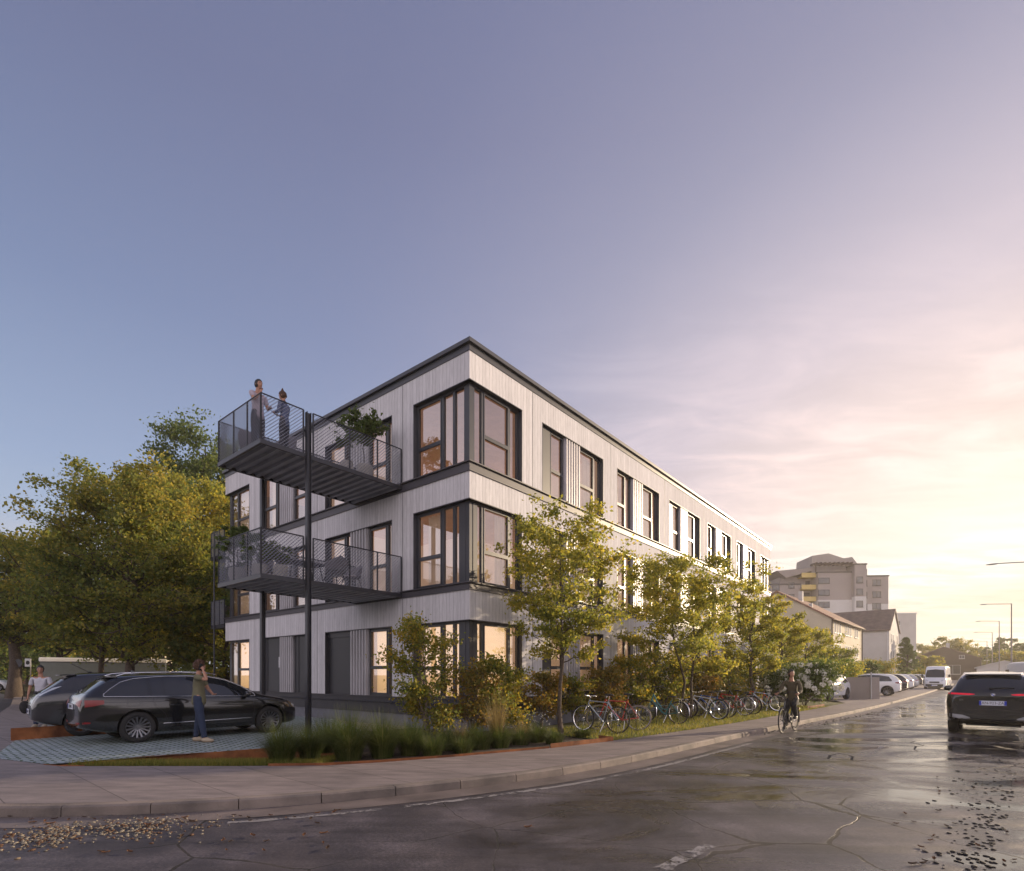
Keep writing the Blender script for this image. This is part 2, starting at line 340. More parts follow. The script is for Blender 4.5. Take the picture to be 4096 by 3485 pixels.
def road_mat():
    m, t, p = new_mat('wet_asphalt'); l = t.links
    tcn = G(t, 'ShaderNodeTexCoord'); P = tcn.outputs['Object']
    n1 = G(t, 'ShaderNodeTexNoise', {'Vector': P, 'Scale': 34, 'Detail': 8, 'Roughness': .8})
    n2 = G(t, 'ShaderNodeTexNoise', {'Vector': P, 'Scale': 1.1, 'Detail': 6, 'Roughness': .6})
    mp = G(t, 'ShaderNodeMapping', {0: P, 'Rotation': (0, 0, R(48)), 'Scale': (.42, .9, 1), 'Location': (1.3, 4.4, 0)})
    pu = G(t, 'ShaderNodeTexNoise', {'Vector': mp.outputs[0], 'Scale': .8, 'Detail': 9, 'Roughness': .62, 'Distortion': .7})
    sp = G(t, 'ShaderNodeSeparateXYZ', {0: P})
    # signed distance from the kerb (street runs along 43 degrees): wetness grows towards the camber of the road
    dk = gm(t, 'SUBTRACT', gm(t, 'MULTIPLY', sp.outputs[0], .725), gm(t, 'MULTIPLY', sp.outputs[1], .688)); dk = gm(t, 'ADD', dk, 5.36)
    along = gm(t, 'ADD', gm(t, 'MULTIPLY', sp.outputs[0], .688), gm(t, 'MULTIPLY', sp.outputs[1], .725))
    al = gr(t, gm(t, 'DIVIDE', along, 30), [(.10, -.02), (.17, .12), (.28, .21), (1, .26)])
    wet = gm(t, 'ADD', pu.outputs[0], gm(t, 'SUBTRACT', al, .11))
    edge = gr(t, gm(t, 'DIVIDE', dk, 3), [(.1, 0.0), (.4, 1.0)])
    wet = gm(t, 'MULTIPLY', wet, gm(t, 'ADD', gm(t, 'MULTIPLY', edge, .3), .7))
    wet = gm(t, 'ADD', wet, gm(t, 'MULTIPLY', gm(t, 'SUBTRACT', n1.outputs[0], .5), .07))
    w = gr(t, wet, [(.46, 0.0), (.56, .5), (.66, 1.0)])
    c = gr(t, gm(t, 'ADD', gm(t, 'MULTIPLY', n1.outputs[0], .55), gm(t, 'MULTIPLY', n2.outputs[0], .45)), [(.34, (.014, .013, .017)), (.5, (.058, .052, .060)), (.66, (.19, .165, .18))])
    # cracks
    mpc = G(t, 'ShaderNodeMixRGB', {0: .30, 1: P, 2: G(t, 'ShaderNodeTexNoise', {'Vector': P, 'Scale': 1.1, 'Detail': 8}).outputs['Color']}, blend_type='ADD')
    vo = G(t, 'ShaderNodeTexVoronoi', {'Vector': mpc.outputs[0], 'Scale': .52}, feature='DISTANCE_TO_EDGE')
    n5 = G(t, 'ShaderNodeTexNoise', {'Vector': P, 'Scale': .45, 'Detail': 2})
    thr = gr(t, n5.outputs[0], [(.38, 0.0), (.60, .0085)])
    ck = gm(t, 'LESS_THAN', vo.outputs['Distance'], thr)
    dry = G(t, 'ShaderNodeMixRGB', {0: gm(t, 'MULTIPLY', ck, .85), 1: c, 2: (.008, .007, .007, 1)})
    n6 = G(t, 'ShaderNodeTexNoise', {'Vector': P, 'Scale': .8, 'Detail': 4})
    dirt = G(t, 'ShaderNodeMixRGB', {0: gr(t, n6.outputs[0], [(.5, 0.0), (.72, .35)]), 1: dry.outputs[0], 2: (.13, .105, .095, 1)})
    mps = G(t, 'ShaderNodeMapping', {0: P, 'Rotation': (0, 0, R(-46.5)), 'Scale': (.12, 2.6, 1)}); n8 = G(t, 'ShaderNodeTexNoise', {'Vector': mps.outputs[0], 'Scale': 1.3, 'Detail': 6, 'Roughness': .7})
    ws = gm(t, 'MULTIPLY', gm(t, 'SUBTRACT', 1.0, gm(t, 'MULTIPLY', w, .60)), gr(t, n8.outputs[0], [(.32, .50), (.5, 1.0), (.7, 1.25)]))
    cc = G(t, 'ShaderNodeVectorMath', {0: dirt.outputs[0]}, operation='SCALE'); l.new(ws, cc.inputs['Scale'])
    l.new(cc.outputs[0], p.inputs['Base Color'])
    ro = gm(t, 'ADD', gm(t, 'MULTIPLY', gm(t, 'SUBTRACT', 1.0, w), .46), .045); ro = gm(t, 'ADD', ro, gm(t, 'MULTIPLY', n2.outputs[0], .06)); ro = gm(t, 'MAXIMUM', ro, gm(t, 'MULTIPLY', ck, .9)); l.new(ro, p.inputs['Roughness'])
    p.inputs['Specular IOR Level'].default_value = .5
    h = gm(t, 'SUBTRACT', n1.outputs[0], gm(t, 'MULTIPLY', ck, .35))
    b = G(t, 'ShaderNodeBump', {'Distance': .008, 'Height': h}); l.new(gm(t, 'ADD', gm(t, 'MULTIPLY', gm(t, 'SUBTRACT', 1.0, w), .75), .07), b.inputs['Strength'])
    n7 = G(t, 'ShaderNodeTexNoise', {'Vector': P, 'Scale': 9, 'Detail': 3})
    b2 = G(t, 'ShaderNodeBump', {'Distance': .012, 'Strength': .16, 'Height': n7.outputs[0], 'Normal': b.outputs[0]})
    l.new(b2.outputs[0], p.inputs['Normal']); return m
M['road'] = road_mat()
def paving_mat(name, c1, c2, n=(.65, .76), step=.96, joints=True, noise=3):
    m, t, p = new_mat(name); l = t.links; tcn = G(t, 'ShaderNodeTexCoord'); P = tcn.outputs['Object']; sp = G(t, 'ShaderNodeSeparateXYZ', {0: P})
    mp = G(t, 'ShaderNodeMapping', {0: P, 'Rotation': (0, 0, R(15)), 'Scale': (.6, 2.2, 1)})
    a = G(t, 'ShaderNodeTexNoise', {'Vector': mp.outputs[0], 'Scale': noise, 'Detail': 8, 'Roughness': .62}); b = G(t, 'ShaderNodeTexNoise', {'Vector': P, 'Scale': 90, 'Detail': 3})
    c = gr(t, gm(t, 'ADD', gm(t, 'MULTIPLY', a.outputs[0], .75), gm(t, 'MULTIPLY', b.outputs[0], .25)), [(.32, c1), (.66, c2)])
    h = b.outputs[0]
    if joints:
        q = gm(t, 'DIVIDE', gm(t, 'ADD', gm(t, 'MULTIPLY', sp.outputs[0], n[0]), gm(t, 'MULTIPLY', sp.outputs[1], n[1])), step)
        q = gm(t, 'ADD', q, gm(t, 'MULTIPLY', gm(t, 'SUBTRACT', a.outputs[0], .5), .012))
        j = gm(t, 'LESS_THAN', gm(t, 'FRACT', q), .012 / step)
        wn_ = G(t, 'ShaderNodeTexWhiteNoise', {'W': gm(t, 'FLOOR', q)}, noise_dimensions='1D')
        sv = G(t, 'ShaderNodeVectorMath', {0: c}, operation='SCALE'); l.new(gm(t, 'ADD', gm(t, 'MULTIPLY', wn_.outputs[0], .14), .93), sv.inputs['Scale'])
        mx = G(t, 'ShaderNodeMixRGB', {0: gm(t, 'MULTIPLY', j, .75), 1: sv.outputs[0], 2: (.03, .025, .022, 1)}); c = mx.outputs[0]
        h = gm(t, 'SUBTRACT', h, gm(t, 'MULTIPLY', j, 2.0))
    l.new(c, p.inputs['Base Color']); p.inputs['Roughness'].default_value = .62
    bb = G(t, 'ShaderNodeBump', {'Strength': .25, 'Distance': .006, 'Height': h}); l.new(bb.outputs[0], p.inputs['Normal']); return m
M['walk'] = paving_mat('pavement_concrete', (.135, .115, .110), (.30, .25, .235), (.65, .76), .95)
M['kerb'] = mat('kerb_stone', (.17, .145, .13), .8, var=.35, scale=2.2, bump=.4, bscale=45, c2=(.27, .22, .19), detail=8)
M['gutter'] = mat('gutter_concrete', (.12, .10, .092), .5, var=.35, scale=1.3, bump=.3, bscale=60, c2=(.22, .18, .165), detail=8)
M['lot'] = paving_mat('lot_paving', (.20, .17, .15), (.34, .29, .26), joints=False)
def worn_paint():
    m, t, p = new_mat('worn_road_paint'); l = t.links; tcn = G(t, 'ShaderNodeTexCoord'); a = G(t, 'ShaderNodeTexNoise', {'Vector': tcn.outputs['Object'], 'Scale': 5, 'Detail': 9, 'Roughness': .75}); b = G(t, 'ShaderNodeTexNoise', {'Vector': tcn.outputs['Object'], 'Scale': .35, 'Detail': 2})
    al = gr(t, gm(t, 'ADD', a.outputs[0], gm(t, 'MULTIPLY', gm(t, 'SUBTRACT', b.outputs[0], .5), .9)), [(.40, 0.0), (.50, .85)]); l.new(al, p.inputs['Alpha']); l.new(gr(t, a.outputs[0], [(.3, (.2, .19, .19)), (.7, (.38, .36, .36))]), p.inputs['Base Color']); p.inputs['Roughness'].default_value = .45; return m
M['paint'] = worn_paint()
M['ground'] = mat('far_ground', (.075, .08, .035), .95, var=.35, scale=.2)
def paver_mat():
    m, t, p = new_mat('grass_joint_pavers'); l = t.links; tcn = G(t, 'ShaderNodeTexCoord')
    mp = G(t, 'ShaderNodeMapping', {0: tcn.outputs['Object'], 'Rotation': (0, 0, R(-48))})
    wp = G(t, 'ShaderNodeTexNoise', {'Vector': tcn.outputs['Object'], 'Scale': 7, 'Detail': 2})
    ad = G(t, 'ShaderNodeMixRGB', {0: .03, 1: mp.outputs[0], 2: wp.outputs['Color']}, blend_type='ADD')
    br = G(t, 'ShaderNodeTexBrick', {'Vector': ad.outputs[0], 'Color1': (.40, .46, .52, 1), 'Color2': (.56, .63, .68, 1), 'Mortar': (.05, .10, .03, 1), 'Scale': 1, 'Mortar Size': .026, 'Mortar Smooth': .25, 'Brick Width': .24, 'Row Height': .13})
    nz = G(t, 'ShaderNodeTexNoise', {'Vector': tcn.outputs['Object'], 'Scale': 3, 'Detail': 5})
    sv = G(t, 'ShaderNodeVectorMath', {0: br.outputs[0]}, operation='SCALE'); l.new(gm(t, 'ADD', gm(t, 'MULTIPLY', nz.outputs[0], .6), .62), sv.inputs['Scale'])
    l.new(sv.outputs[0], p.inputs['Base Color']); p.inputs['Roughness'].default_value = .5
    b = G(t, 'ShaderNodeBump', {'Strength': .7, 'Distance': .02, 'Height': gm(t, 'SUBTRACT', 1.0, br.outputs['Fac'])}); l.new(b.outputs[0], p.inputs['Normal']); return m
M['paver'] = paver_mat()
# ================================================================ ground, road, kerb, pavement
def structure(o): o['kind'] = 'structure'; return o
SD = Vector((.652, .758, 0)); SN = Vector((-.758, .652, 0))      # street direction and its left normal
K = [(-34, 15.5), (-24, 10.6), (-16, 7.8), (-10.5, 6.55), (-8, 6.2), (-5.7, 6.06), (-4.7, 6.13), (-3.8, 6.3), (-2.94, 6.52), (-2.1, 6.86), (-1.23, 7.30), (-.36, 7.82), (.6, 8.46), (1.65, 9.38), (2.3, 10.02), (3.2, 10.98), (3.95, 11.8), (5.2, 13.15), (6.52, 14.55), (9.03, 17.2), (12.86, 21.1), (18.0, 26.6), (27, 36.7), (40.05, 51.6), (80, 98), (140, 167.8), (330, 388.7)]
def smooth_line(P, it=2):
    P = [Vector((p[0], p[1], 0)) for p in P]
    for _ in range(it):
        Q = [P[0]]
        for a, b in zip(P[:-1], P[1:]): Q += [a * .75 + b * .25, a * .25 + b * .75]
        P = Q + [P[-1]]
    return P
KS = smooth_line(K)
def offset(P, d):
    out = []
    for i, p in enumerate(P):
        t = (P[min(i + 1, len(P) - 1)] - P[max(i - 1, 0)]).normalized(); out.append(p + Vector((-t.y, t.x, 0)) * d)
    return out
def strip(name, A, B, za, zb, m, kind='structure'):
    mb = MB(); n = len(A)
    mb.add([(p.x, p.y, za) for p in A] + [(p.x, p.y, zb) for p in B], [(i, i + 1, n + i + 1, n + i) for i in range(n - 1)])
    o = mb.build(name, m); o['kind'] = kind; return o
# big ground sheet
mb = MB(); mb.quad((-2500, -1500, -.5), (2500, -1500, -.5), (2500, 3500, -.5), (-2500, 3500, -.5)); structure(mb.build('ground', M['ground']))
# carriageway sheet (left edge is the gutter edge), reaches behind the camera and to the right
G1 = offset(KS, -.42)
mb = MB(); n = len(G1)
RE = [p + Vector((.758, -.652, 0)) * (9.6 if p.y > 9 else 14) for p in G1]
RE = []
for p in G1:
    if p.x > 0: RE.append(p + Vector((7.2, -6.2, 0)))
    else: RE.append(Vector((p.x + 7.2, -16 + (p.x + 34) * .2, 0)))
mb.add([tuple(p) for p in G1] + [(p.x, p.y, 0) for p in RE], [(i, n + i, n + i + 1, i + 1) for i in range(n - 1)])
structure(mb.build('road', M['road']))
strip('gutter', offset(KS, 0), offset(KS, -.43), .006, .004, M['gutter'])
# kerb stones: one prism ring (stone joints as small gaps), rounded nose
mb = MB()
acc = 0; KO = offset(KS, .16)
seg = []; L0 = 0.0
def resample(P, step):
    out = [P[0]]; rest = step
    for a, b in zip(P[:-1], P[1:]):
        d = (b - a).length; s = rest
        while s <= d: out.append(a + (b - a) * (s / d)); s += step
        rest = s - d
    return out
KR = [p for p in resample(KS, .93) if p.y < 120]
for i in range(len(KR) - 1):
    a, b = KR[i], KR[i + 1]; t = (b - a).normalized(); nn = Vector((-t.y, t.x, 0)); a = a + t * .006; b = b - t * .006
    nxt = (KR[min(i + 2, len(KR) - 1)] - KR[i + 1]); 
    h = .125 + random.Random(i).uniform(-.004, .004)
    prof = [(0, -.02), (.008, h - .02), (.028, h), (.16, h)]
    vs = [a + nn * x + Vector((0, 0, z)) for x, z in prof] + [b + nn * x + Vector((0, 0, z)) for x, z in prof]
    mb.add(vs, [(0, 4, 5, 1), (1, 5, 6, 2), (2, 6, 7, 3), (0, 1, 2, 3), (4, 7, 6, 5)])
structure(mb.build('kerb', M['kerb']))
# pavement
Wk = [(-9.3, 9.7), (-9.0, 9.55), (-7.67, 8.95), (-7.33, 8.80), (-4.48, 8.80), (-3.05, 8.88), (-2.2, 9.2), (-1.07, 9.80), (.75, 10.95), (1.87, 11.85), (2.58, 12.5), (4.11, 13.95), (6.29, 16.1), (7.8, 17.7), (11.73, 22.0), (17.6, 28.6), (26.0, 38.3), (39, 53.2), (79, 99.7), (139, 169.5), (329, 390.4)]
WS = smooth_line(Wk[4:], 2)
KI = offset(KS, .158)
def upto(P, n):
    d = [0]
    for a_, b_ in zip(P[:-1], P[1:]): d.append(d[-1] + (b_ - a_).length)
    out = []
    for i in range(n):
        t = d[-1] * (i / (n - 1)) ** 2; j = max(k for k in range(len(d)) if d[k] <= t + 1e-9); j = min(j, len(P) - 2)
        out.append(P[j].lerp(P[j + 1], (t - d[j]) / max(1e-9, d[j + 1] - d[j])))
    return out
Kn = upto([p for p in KI if p.x > -4.45], 90); Wn = upto([p for p in WS if p.x > -4.49], 90)
mb = MB(); mb.add([(p.x, p.y, .124) for p in Kn] + [(p.x, p.y, .124) for p in Wn], [(i, i + 1, 91 + i, 90 + i) for i in range(89)])
lf = [tuple(Kn[0])] + [tuple(p) for p in reversed(KI) if -19 < p.x < -4.45]; up_ = [(-4.48, 8.80), (-7.33, 8.80), (-7.67, 8.95), (-9.0, 9.55), (-9.8, 10.4), (-11.2, 12.26), (-13.6, 15.6), (-17.5, 21), (-22, 29), (-30, 38)]
lo_ = [(-33, 36), (-24, 26), (-19.4, 20.5), (-18.1, 18.2), (-17.7, 15), (-18.4, 11.5)]
q = MB()
def fan(A_, B_):
    A_ = upto([Vector((*p[:2], 0)) for p in A_], 40); B_ = upto([Vector((*p[:2], 0)) for p in B_], 40)
    mb.add([(p.x, p.y, .124) for p in A_] + [(p.x, p.y, .124) for p in B_], [(i, 40 + i, 41 + i, i + 1) for i in range(39)])
fan(lf[:] , up_[:6]); fan([(-11.2, 12.26)] + up_[6:], [tuple(KI[[i for i, p in enumerate(KI) if p.x > -19][0]])[:2]] + lo_[::-1])
po = mb.build('pavement', M['walk']); structure(po)
bm = bmesh.new(); bm.from_mesh(po.data)
for f in bm.faces:
    f.normal_update()
    if f.normal.z < 0: f.normal_flip()
bm.to_mesh(po.data); bm.free()
def sheet(name, poly, z, m, kind='structure'):
    bm = bmesh.new(); vs = [bm.verts.new((p[0], p[1], z if len(p) < 3 else p[2])) for p in poly]; f = bm.faces.new(vs); bmesh.ops.triangulate(bm, faces=[f])
    bmesh.ops.recalc_face_normals(bm, faces=bm.faces); me = bpy.data.meshes.new(name); bm.to_mesh(me); bm.free()
    if me.polygons[0].normal.z < 0: me.flip_normals()
    me.materials.append(m); o = bpy.data.objects.new(name, me); col.objects.link(o)
    if kind: o['kind'] = kind
    return o
sheet('side_road', [(-20.3, 9.3), (-18.7, 11.5), (-18.0, 15), (-18.4, 18.4), (-19.7, 20.8), (-24.3, 26.3), (-33, 36.3), (-60, 62), (-75, 38), (-40, 17), (-30, 13.2)], .01, M['road'])
sheet('far_lawn', [(-26, 40), (-32, 42), (-60, 66), (-90, 160), (20, 160), (20, 56), (-8, 46), (-16, 40)], .02, M['lawn'])
sheet('far_lawn', [(-41, 17.6), (-75, 38.5), (-62, 62), (-100, 160), (-220, 160), (-220, 10), (-60, 14)], .03, M['lawn'])
# yard behind and beside the building, paver parking, planting
sheet('yard', [(-11.2, 12.3), (-9, 12.4), (-3.6, 14.5), (3, 20), (17, 34), (30, 56), (20, 57), (-8, 47), (-16, 41), (-29, 41), (-22, 29), (-17.5, 21), (-13.6, 15.6)], .112, M['lot'])
PB = [(-7.62, 8.96), (-6.6, 9.75), (-5.6, 10.35), (-4.55, 11.1), (-3.9, 11.75), (-3.3, 12.7), (-3.5, 13.6), (-6.0, 18.2), (-10.5, 22.5), (-13.6, 15.6), (-11.2, 12.26), (-9.8, 10.4), (-9.0, 9.55), (-7.75, 9.0)]
sheet('parking_pavers', PB, .128, M['paver'])
# swale of grass in front of the pavers
sw = MB(); fr = [(-7.5, 8.82), (-6.6, 8.81), (-5.6, 8.80), (-4.5, 8.805), (-3.6, 8.83), (-3.05, 8.88)]; bkp = [(-7.5, 8.95), (-6.58, 9.7), (-5.56, 10.3), (-4.5, 11.05), (-3.86, 11.7), (-3.25, 12.3)]
zz_ = [.09, -.02, -.14, -.2, -.22, -.2]
sw.add([(x, y, .118) for x, y in fr] + [(x, y, z) for (x, y), z in zip(bkp, zz_)], [(i, i + 1, 7 + i, 6 + i) for i in range(5)])
structure(sw.build('swale_turf', M['lawn']))
sheet('planting_bed', [(-3.05, 8.9), (-2.2, 9.22), (-1.07, 9.82), (.75, 10.97), (1.87, 11.87), (2.25, 12.2), (1.35, 13.1), (.9, 15.4), (-3, 17), (-5.6, 18.0), (-3.52, 13.62), (-3.32, 12.7), (-3.25, 12.3)], .10, M['soil'])
sheet('lawn', [(2.27, 12.22), (2.6, 12.52), (4.11, 13.97), (6.29, 16.12), (7.8, 17.72), (11.73, 22.02), (17.6, 28.62), (18.5, 31), (16, 34.5), (8, 26), (.6, 15.2), (1.35, 13.12)], .116, M['lawn'])
sheet('front_lots', [(17.65, 28.7), (26.0, 38.35), (39, 53.25), (79, 99.75), (139, 169.6), (329, 390.5), (300, 420), (60, 140), (20, 60), (26, 52), (17, 36)], .116, M['lot'])
# right-hand verge beyond the carriageway
REs = [p for p in RE if p.x > 4]
strip('right_verge', [p + Vector((60, -52, 0)) for p in REs], [p + Vector((-.3, .26, 0)) for p in REs], .012, .012, M['lot'])
# road markings
def ribbon(P, w, z, name, m, rnd=None):
    A = offset(P, w / 2); B = offset(P, -w / 2)
    if rnd:
        for i in range(len(A)): A[i] += Vector((rnd.uniform(-1, 1), rnd.uniform(-1, 1), 0)) * .012; B[i] += Vector((rnd.uniform(-1, 1), rnd.uniform(-1, 1), 0)) * .012
    return strip(name, B, A, z, z, m)
E2 = [p for p in resample(offset(KS, -.60), .12) if -3.1 < p.x < 5.6]
tag(ribbon(E2, .095, .005, 'edge_line', M['paint'], random.Random(3)))
for a, b in (((.85, 4.1), (1.86, 5.10)), ((6.2, 9.75), (8.25, 12.1)), ((12.4, 16.8), (14.2, 18.9)), ((18.6, 23.6), (20.6, 25.9)), ((25.5, 31.3), (27.5, 33.6))):
    pa, pb = Vector((*a, 0)), Vector((*b, 0)); ribbon([pa + (pb - pa) * k / 12 for k in range(13)], .13 if a[0] < 3 else .09, .005, 'centre_dash', M['paint'], random.Random(5))
# weathering steel edges and retaining walls
def wall_strip(name, P, z0, z1, th, m, label, cat, group=None):
    mb = MB(); A = [Vector((p[0], p[1], 0)) for p in P]; B = offset(A, th); n = len(A)
    f0 = z0 if isinstance(z0, list) else [z0] * n; f1 = z1 if isinstance(z1, list) else [z1] * n
    vs = []
    for i in range(n): vs += [(A[i].x, A[i].y, f0[i]), (A[i].x, A[i].y, f1[i]), (B[i].x, B[i].y, f1[i]), (B[i].x, B[i].y, f0[i])]
    fs = []
    for i in range(n - 1):
        for k in range(4): fs.append((4 * i + k, 4 * i + 4 + k, 4 * i + 4 + (k + 1) % 4, 4 * i + (k + 1) % 4))
    fs += [(0, 1, 2, 3), (4 * n - 1, 4 * n - 2, 4 * n - 3, 4 * n - 4)]
    mb.add(vs, fs); return tag(mb.build(name, m), label, cat, group)
wall_strip('retaining_wall', PB[:7], -.4, [.10, .14, .14, .14, .14, .14, .14], -.012, M['corten'], 'long rusty steel retaining wall between the grey pavers and the narrow grass strip', 'retaining wall')
wall_strip('retaining_wall', [(-11.25, 12.2), (-9.7, 14.1), (-8.6, 15.4)], .1, .40, .015, M['corten'], 'short dark rusty steel upstand behind the parked cars, at the far left edge of the pavers', 'retaining wall')
wall_strip('steel_edging', [(-7.7, 8.93), (-7.3, 8.79), (-7.1, 8.79), (-6.95, 8.83)], .1, .135, .015, M['corten'], 'tiny rusty steel edging tip at the left end of the grass strip', 'edging')
wall_strip('steel_edging', [(-3.95, 8.80), (-3.05, 8.865), (-2.2, 9.185), (-1.07, 9.785), (-.1, 10.4), (.75, 10.93)], .1, .165, .012, M['corten'], 'low rusty steel edging running along the pavement below the ornamental grasses', 'edging')
wall_strip('steel_edging', [(.78, 10.95), (1.3, 11.36), (1.87, 11.83), (2.27, 12.18), (2.0, 12.5)], .1, .215, .012, M['corten'], 'taller orange rusty steel edging at the end of the planting bed, before the bike lawn', 'edging')
# ================================================================ main building (local: x along the street front, y along the yard front)
LEN, DEP, TOP = 28.9, 14.3, 10.19
A0 = Vector((-1.09, 13.95, 0)); ang = math.atan2(.7727, .6347)
B = thing('office_building', 'three-storey new building clad in pale vertical boards with dark window bands and flat roof', 'building', A0, ang)
LV = [.97, 4.0, 7.107]; HD = [3.03, 6.155, 9.22]; BL = [.97, 3.80, 6.85]
# facade frame: F(side, s, d, z): side 0 = street front (y=0), side 1 = yard front (x=0); 2 far end (x=LEN), 3 back; s along, d depth inward
def FP(side, s, d, z):
    if side == 0: return (s, d, z)
    if side == 1: return (d, s, z)
    if side == 2: return (LEN - d, s, z)
    return (s, DEP - d, z)
def fbox(mb, side, s0, s1, d0, d1, z0, z1): mb.box(FP(side, s0, d0, z0), FP(side, s1, d1, z1))
TH = .24      # wall thickness = reveal depth
wl = MB()
mod0, mod1 = 4.65, 4.49
open0 = []; open1 = []
for k in range(5):
    b = 2.68 + mod0 * k; open0.append((b + .47, b + 1.76, b + 2.64, b + 4.12))
for k in range(2):
    b = 2.67 + mod1 * k; open1.append((b + .47, b + 1.72, b + 2.62, b + 4.02))
E0 = (26.45, LEN); E1 = (12.12, DEP)
C0, C1 = 2.18, 2.19
for fl in range(3):
    zt = BL[fl + 1] if fl < 2 else TOP - .25
    # spandrel ring above the openings
    fbox(wl, 0, 0, LEN, 0, TH, HD[fl], zt); fbox(wl, 1, TH, DEP, 0, TH, HD[fl], zt)
    fbox(wl, 2, TH, DEP, 0, TH, LV[fl], zt); fbox(wl, 3, TH, LEN - TH, 0, TH, LV[fl], zt)
    z0, z1 = LV[fl], HD[fl]
    xs = [C0] + [v for o in open0 for v in (o[0], o[3])] + [E0[0]]
    for i in range(0, len(xs), 2): fbox(wl, 0, xs[i], xs[i + 1], 0, TH, z0, z1)
    xs = [C1] + [v for o in open1 for v in (o[0], o[3])] + [E1[0]]
    for i in range(0, len(xs), 2): fbox(wl, 1, xs[i], xs[i + 1], 0, TH, z0, z1)
wl.build('cladding', M['wood'], B)
# vertical shadow joints of the cladding modules
sj = MB()
for fl in range(3):
    zt = BL[fl + 1] if fl < 2 else TOP - .25
    for k in range(0): fbox(sj, 0, 2.68 + mod0 * k - .008, 2.68 + mod0 * k + .008, -.003, .01, LV[fl] + .01, zt - .01)
    for sd_, off_, md, cnt in ((0, 2.68, mod0, 6), (1, 2.67, mod1, 3)):
        for k in range(cnt): sj = MB(); fbox(sj, sd_, off_ + md * k - .008, off_ + md * k + .008, -.003, .01, LV[fl] + .01, zt - .01); sj.build('cladding_joint', M['blackpl'], B)

# storey bands: flat strip with projecting drip lip
for fl in (1, 2):
    bd = MB(); a, b = BL[fl], LV[fl]
    bd.box((-.012, -.012, a), (LEN + .012, TH, b - .03)); bd.box((-.0118, TH, a), (TH, DEP + .012, b - .03))
    bd.box((-.07, -.07, b - .03), (LEN + .07, TH + .02, b)); bd.box((-.0695, TH + .02, b - .03), (TH + .02, DEP + .07, b - .0005))
    bd.box((-.035, -.035, a), (LEN + .035, -.0125, a + .02)); bd.box((-.035, -.0125, a), (-.0125, DEP + .02, a + .02))
    bd.build('storey_band', M['band'], B)
cp = MB()
for (o, z0, z1) in ((.02, TOP - .25, TOP - .08), (.10, TOP - .08, TOP + .02), (.075, TOP + .02, TOP + .045)):
    cp.box((-o, -o, z0), (LEN + o, .35, z1)); cp.box((-o, .35, z0), (.35, DEP + o, z1 - .0004)); cp.box((LEN - .35, .35, z0), (LEN + o, DEP + o, z1 - .0006)); cp.box((.35, DEP - .35, z0), (LEN - .35, DEP + o, z1 - .0008))
cp.build('roof_coping', M['dark'], B)
rf = MB(); rf.box((.3, .3, TOP - .5), (LEN - .3, DEP - .3, TOP - .3)); rf.build('roof', M['concrete'], B)
pl = MB(); pl.box((.03, .03, .47), (LEN - .03, DEP - .03, .93)); pl.box((.0, .0, .93), (LEN, .28, .968)); pl.box((0, .28, .93), (.28, DEP, .9675)); pl.build('plinth', M['plinth'], B)
pl = MB(); pl.box((.06, .06, -.4), (LEN - .06, DEP - .06, .47)); pl.build('base_wall', M['concrete'], B)
pr = MB(); pr.tube([(-.05, .3, .80), (-.05, 11.4, .80)], .014, 6); pr.tube([(.3, -.05, .80), (9, -.05, .80)], .014, 6)
for k in range(9): pr.box((-.06, .6 + k * 1.3, .785), (.03, .63 + k * 1.3, .815))
pr.build('conduit', M['steel'], B)
# floors, ceilings, inner rooms
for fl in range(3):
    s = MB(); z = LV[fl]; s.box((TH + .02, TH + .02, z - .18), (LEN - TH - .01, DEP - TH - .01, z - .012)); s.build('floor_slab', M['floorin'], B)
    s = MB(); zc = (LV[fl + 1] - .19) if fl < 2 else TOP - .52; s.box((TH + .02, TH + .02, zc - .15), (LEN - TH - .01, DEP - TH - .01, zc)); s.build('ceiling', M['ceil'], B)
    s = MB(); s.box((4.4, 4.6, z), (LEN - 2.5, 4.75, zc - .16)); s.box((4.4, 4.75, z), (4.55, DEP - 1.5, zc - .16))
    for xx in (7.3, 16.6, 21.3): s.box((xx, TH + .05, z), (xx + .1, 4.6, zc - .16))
    s.box((TH + .05, 7.17, z), (4.4, 7.27, zc - .16)); s.build('inner_wall', M['room'], B)
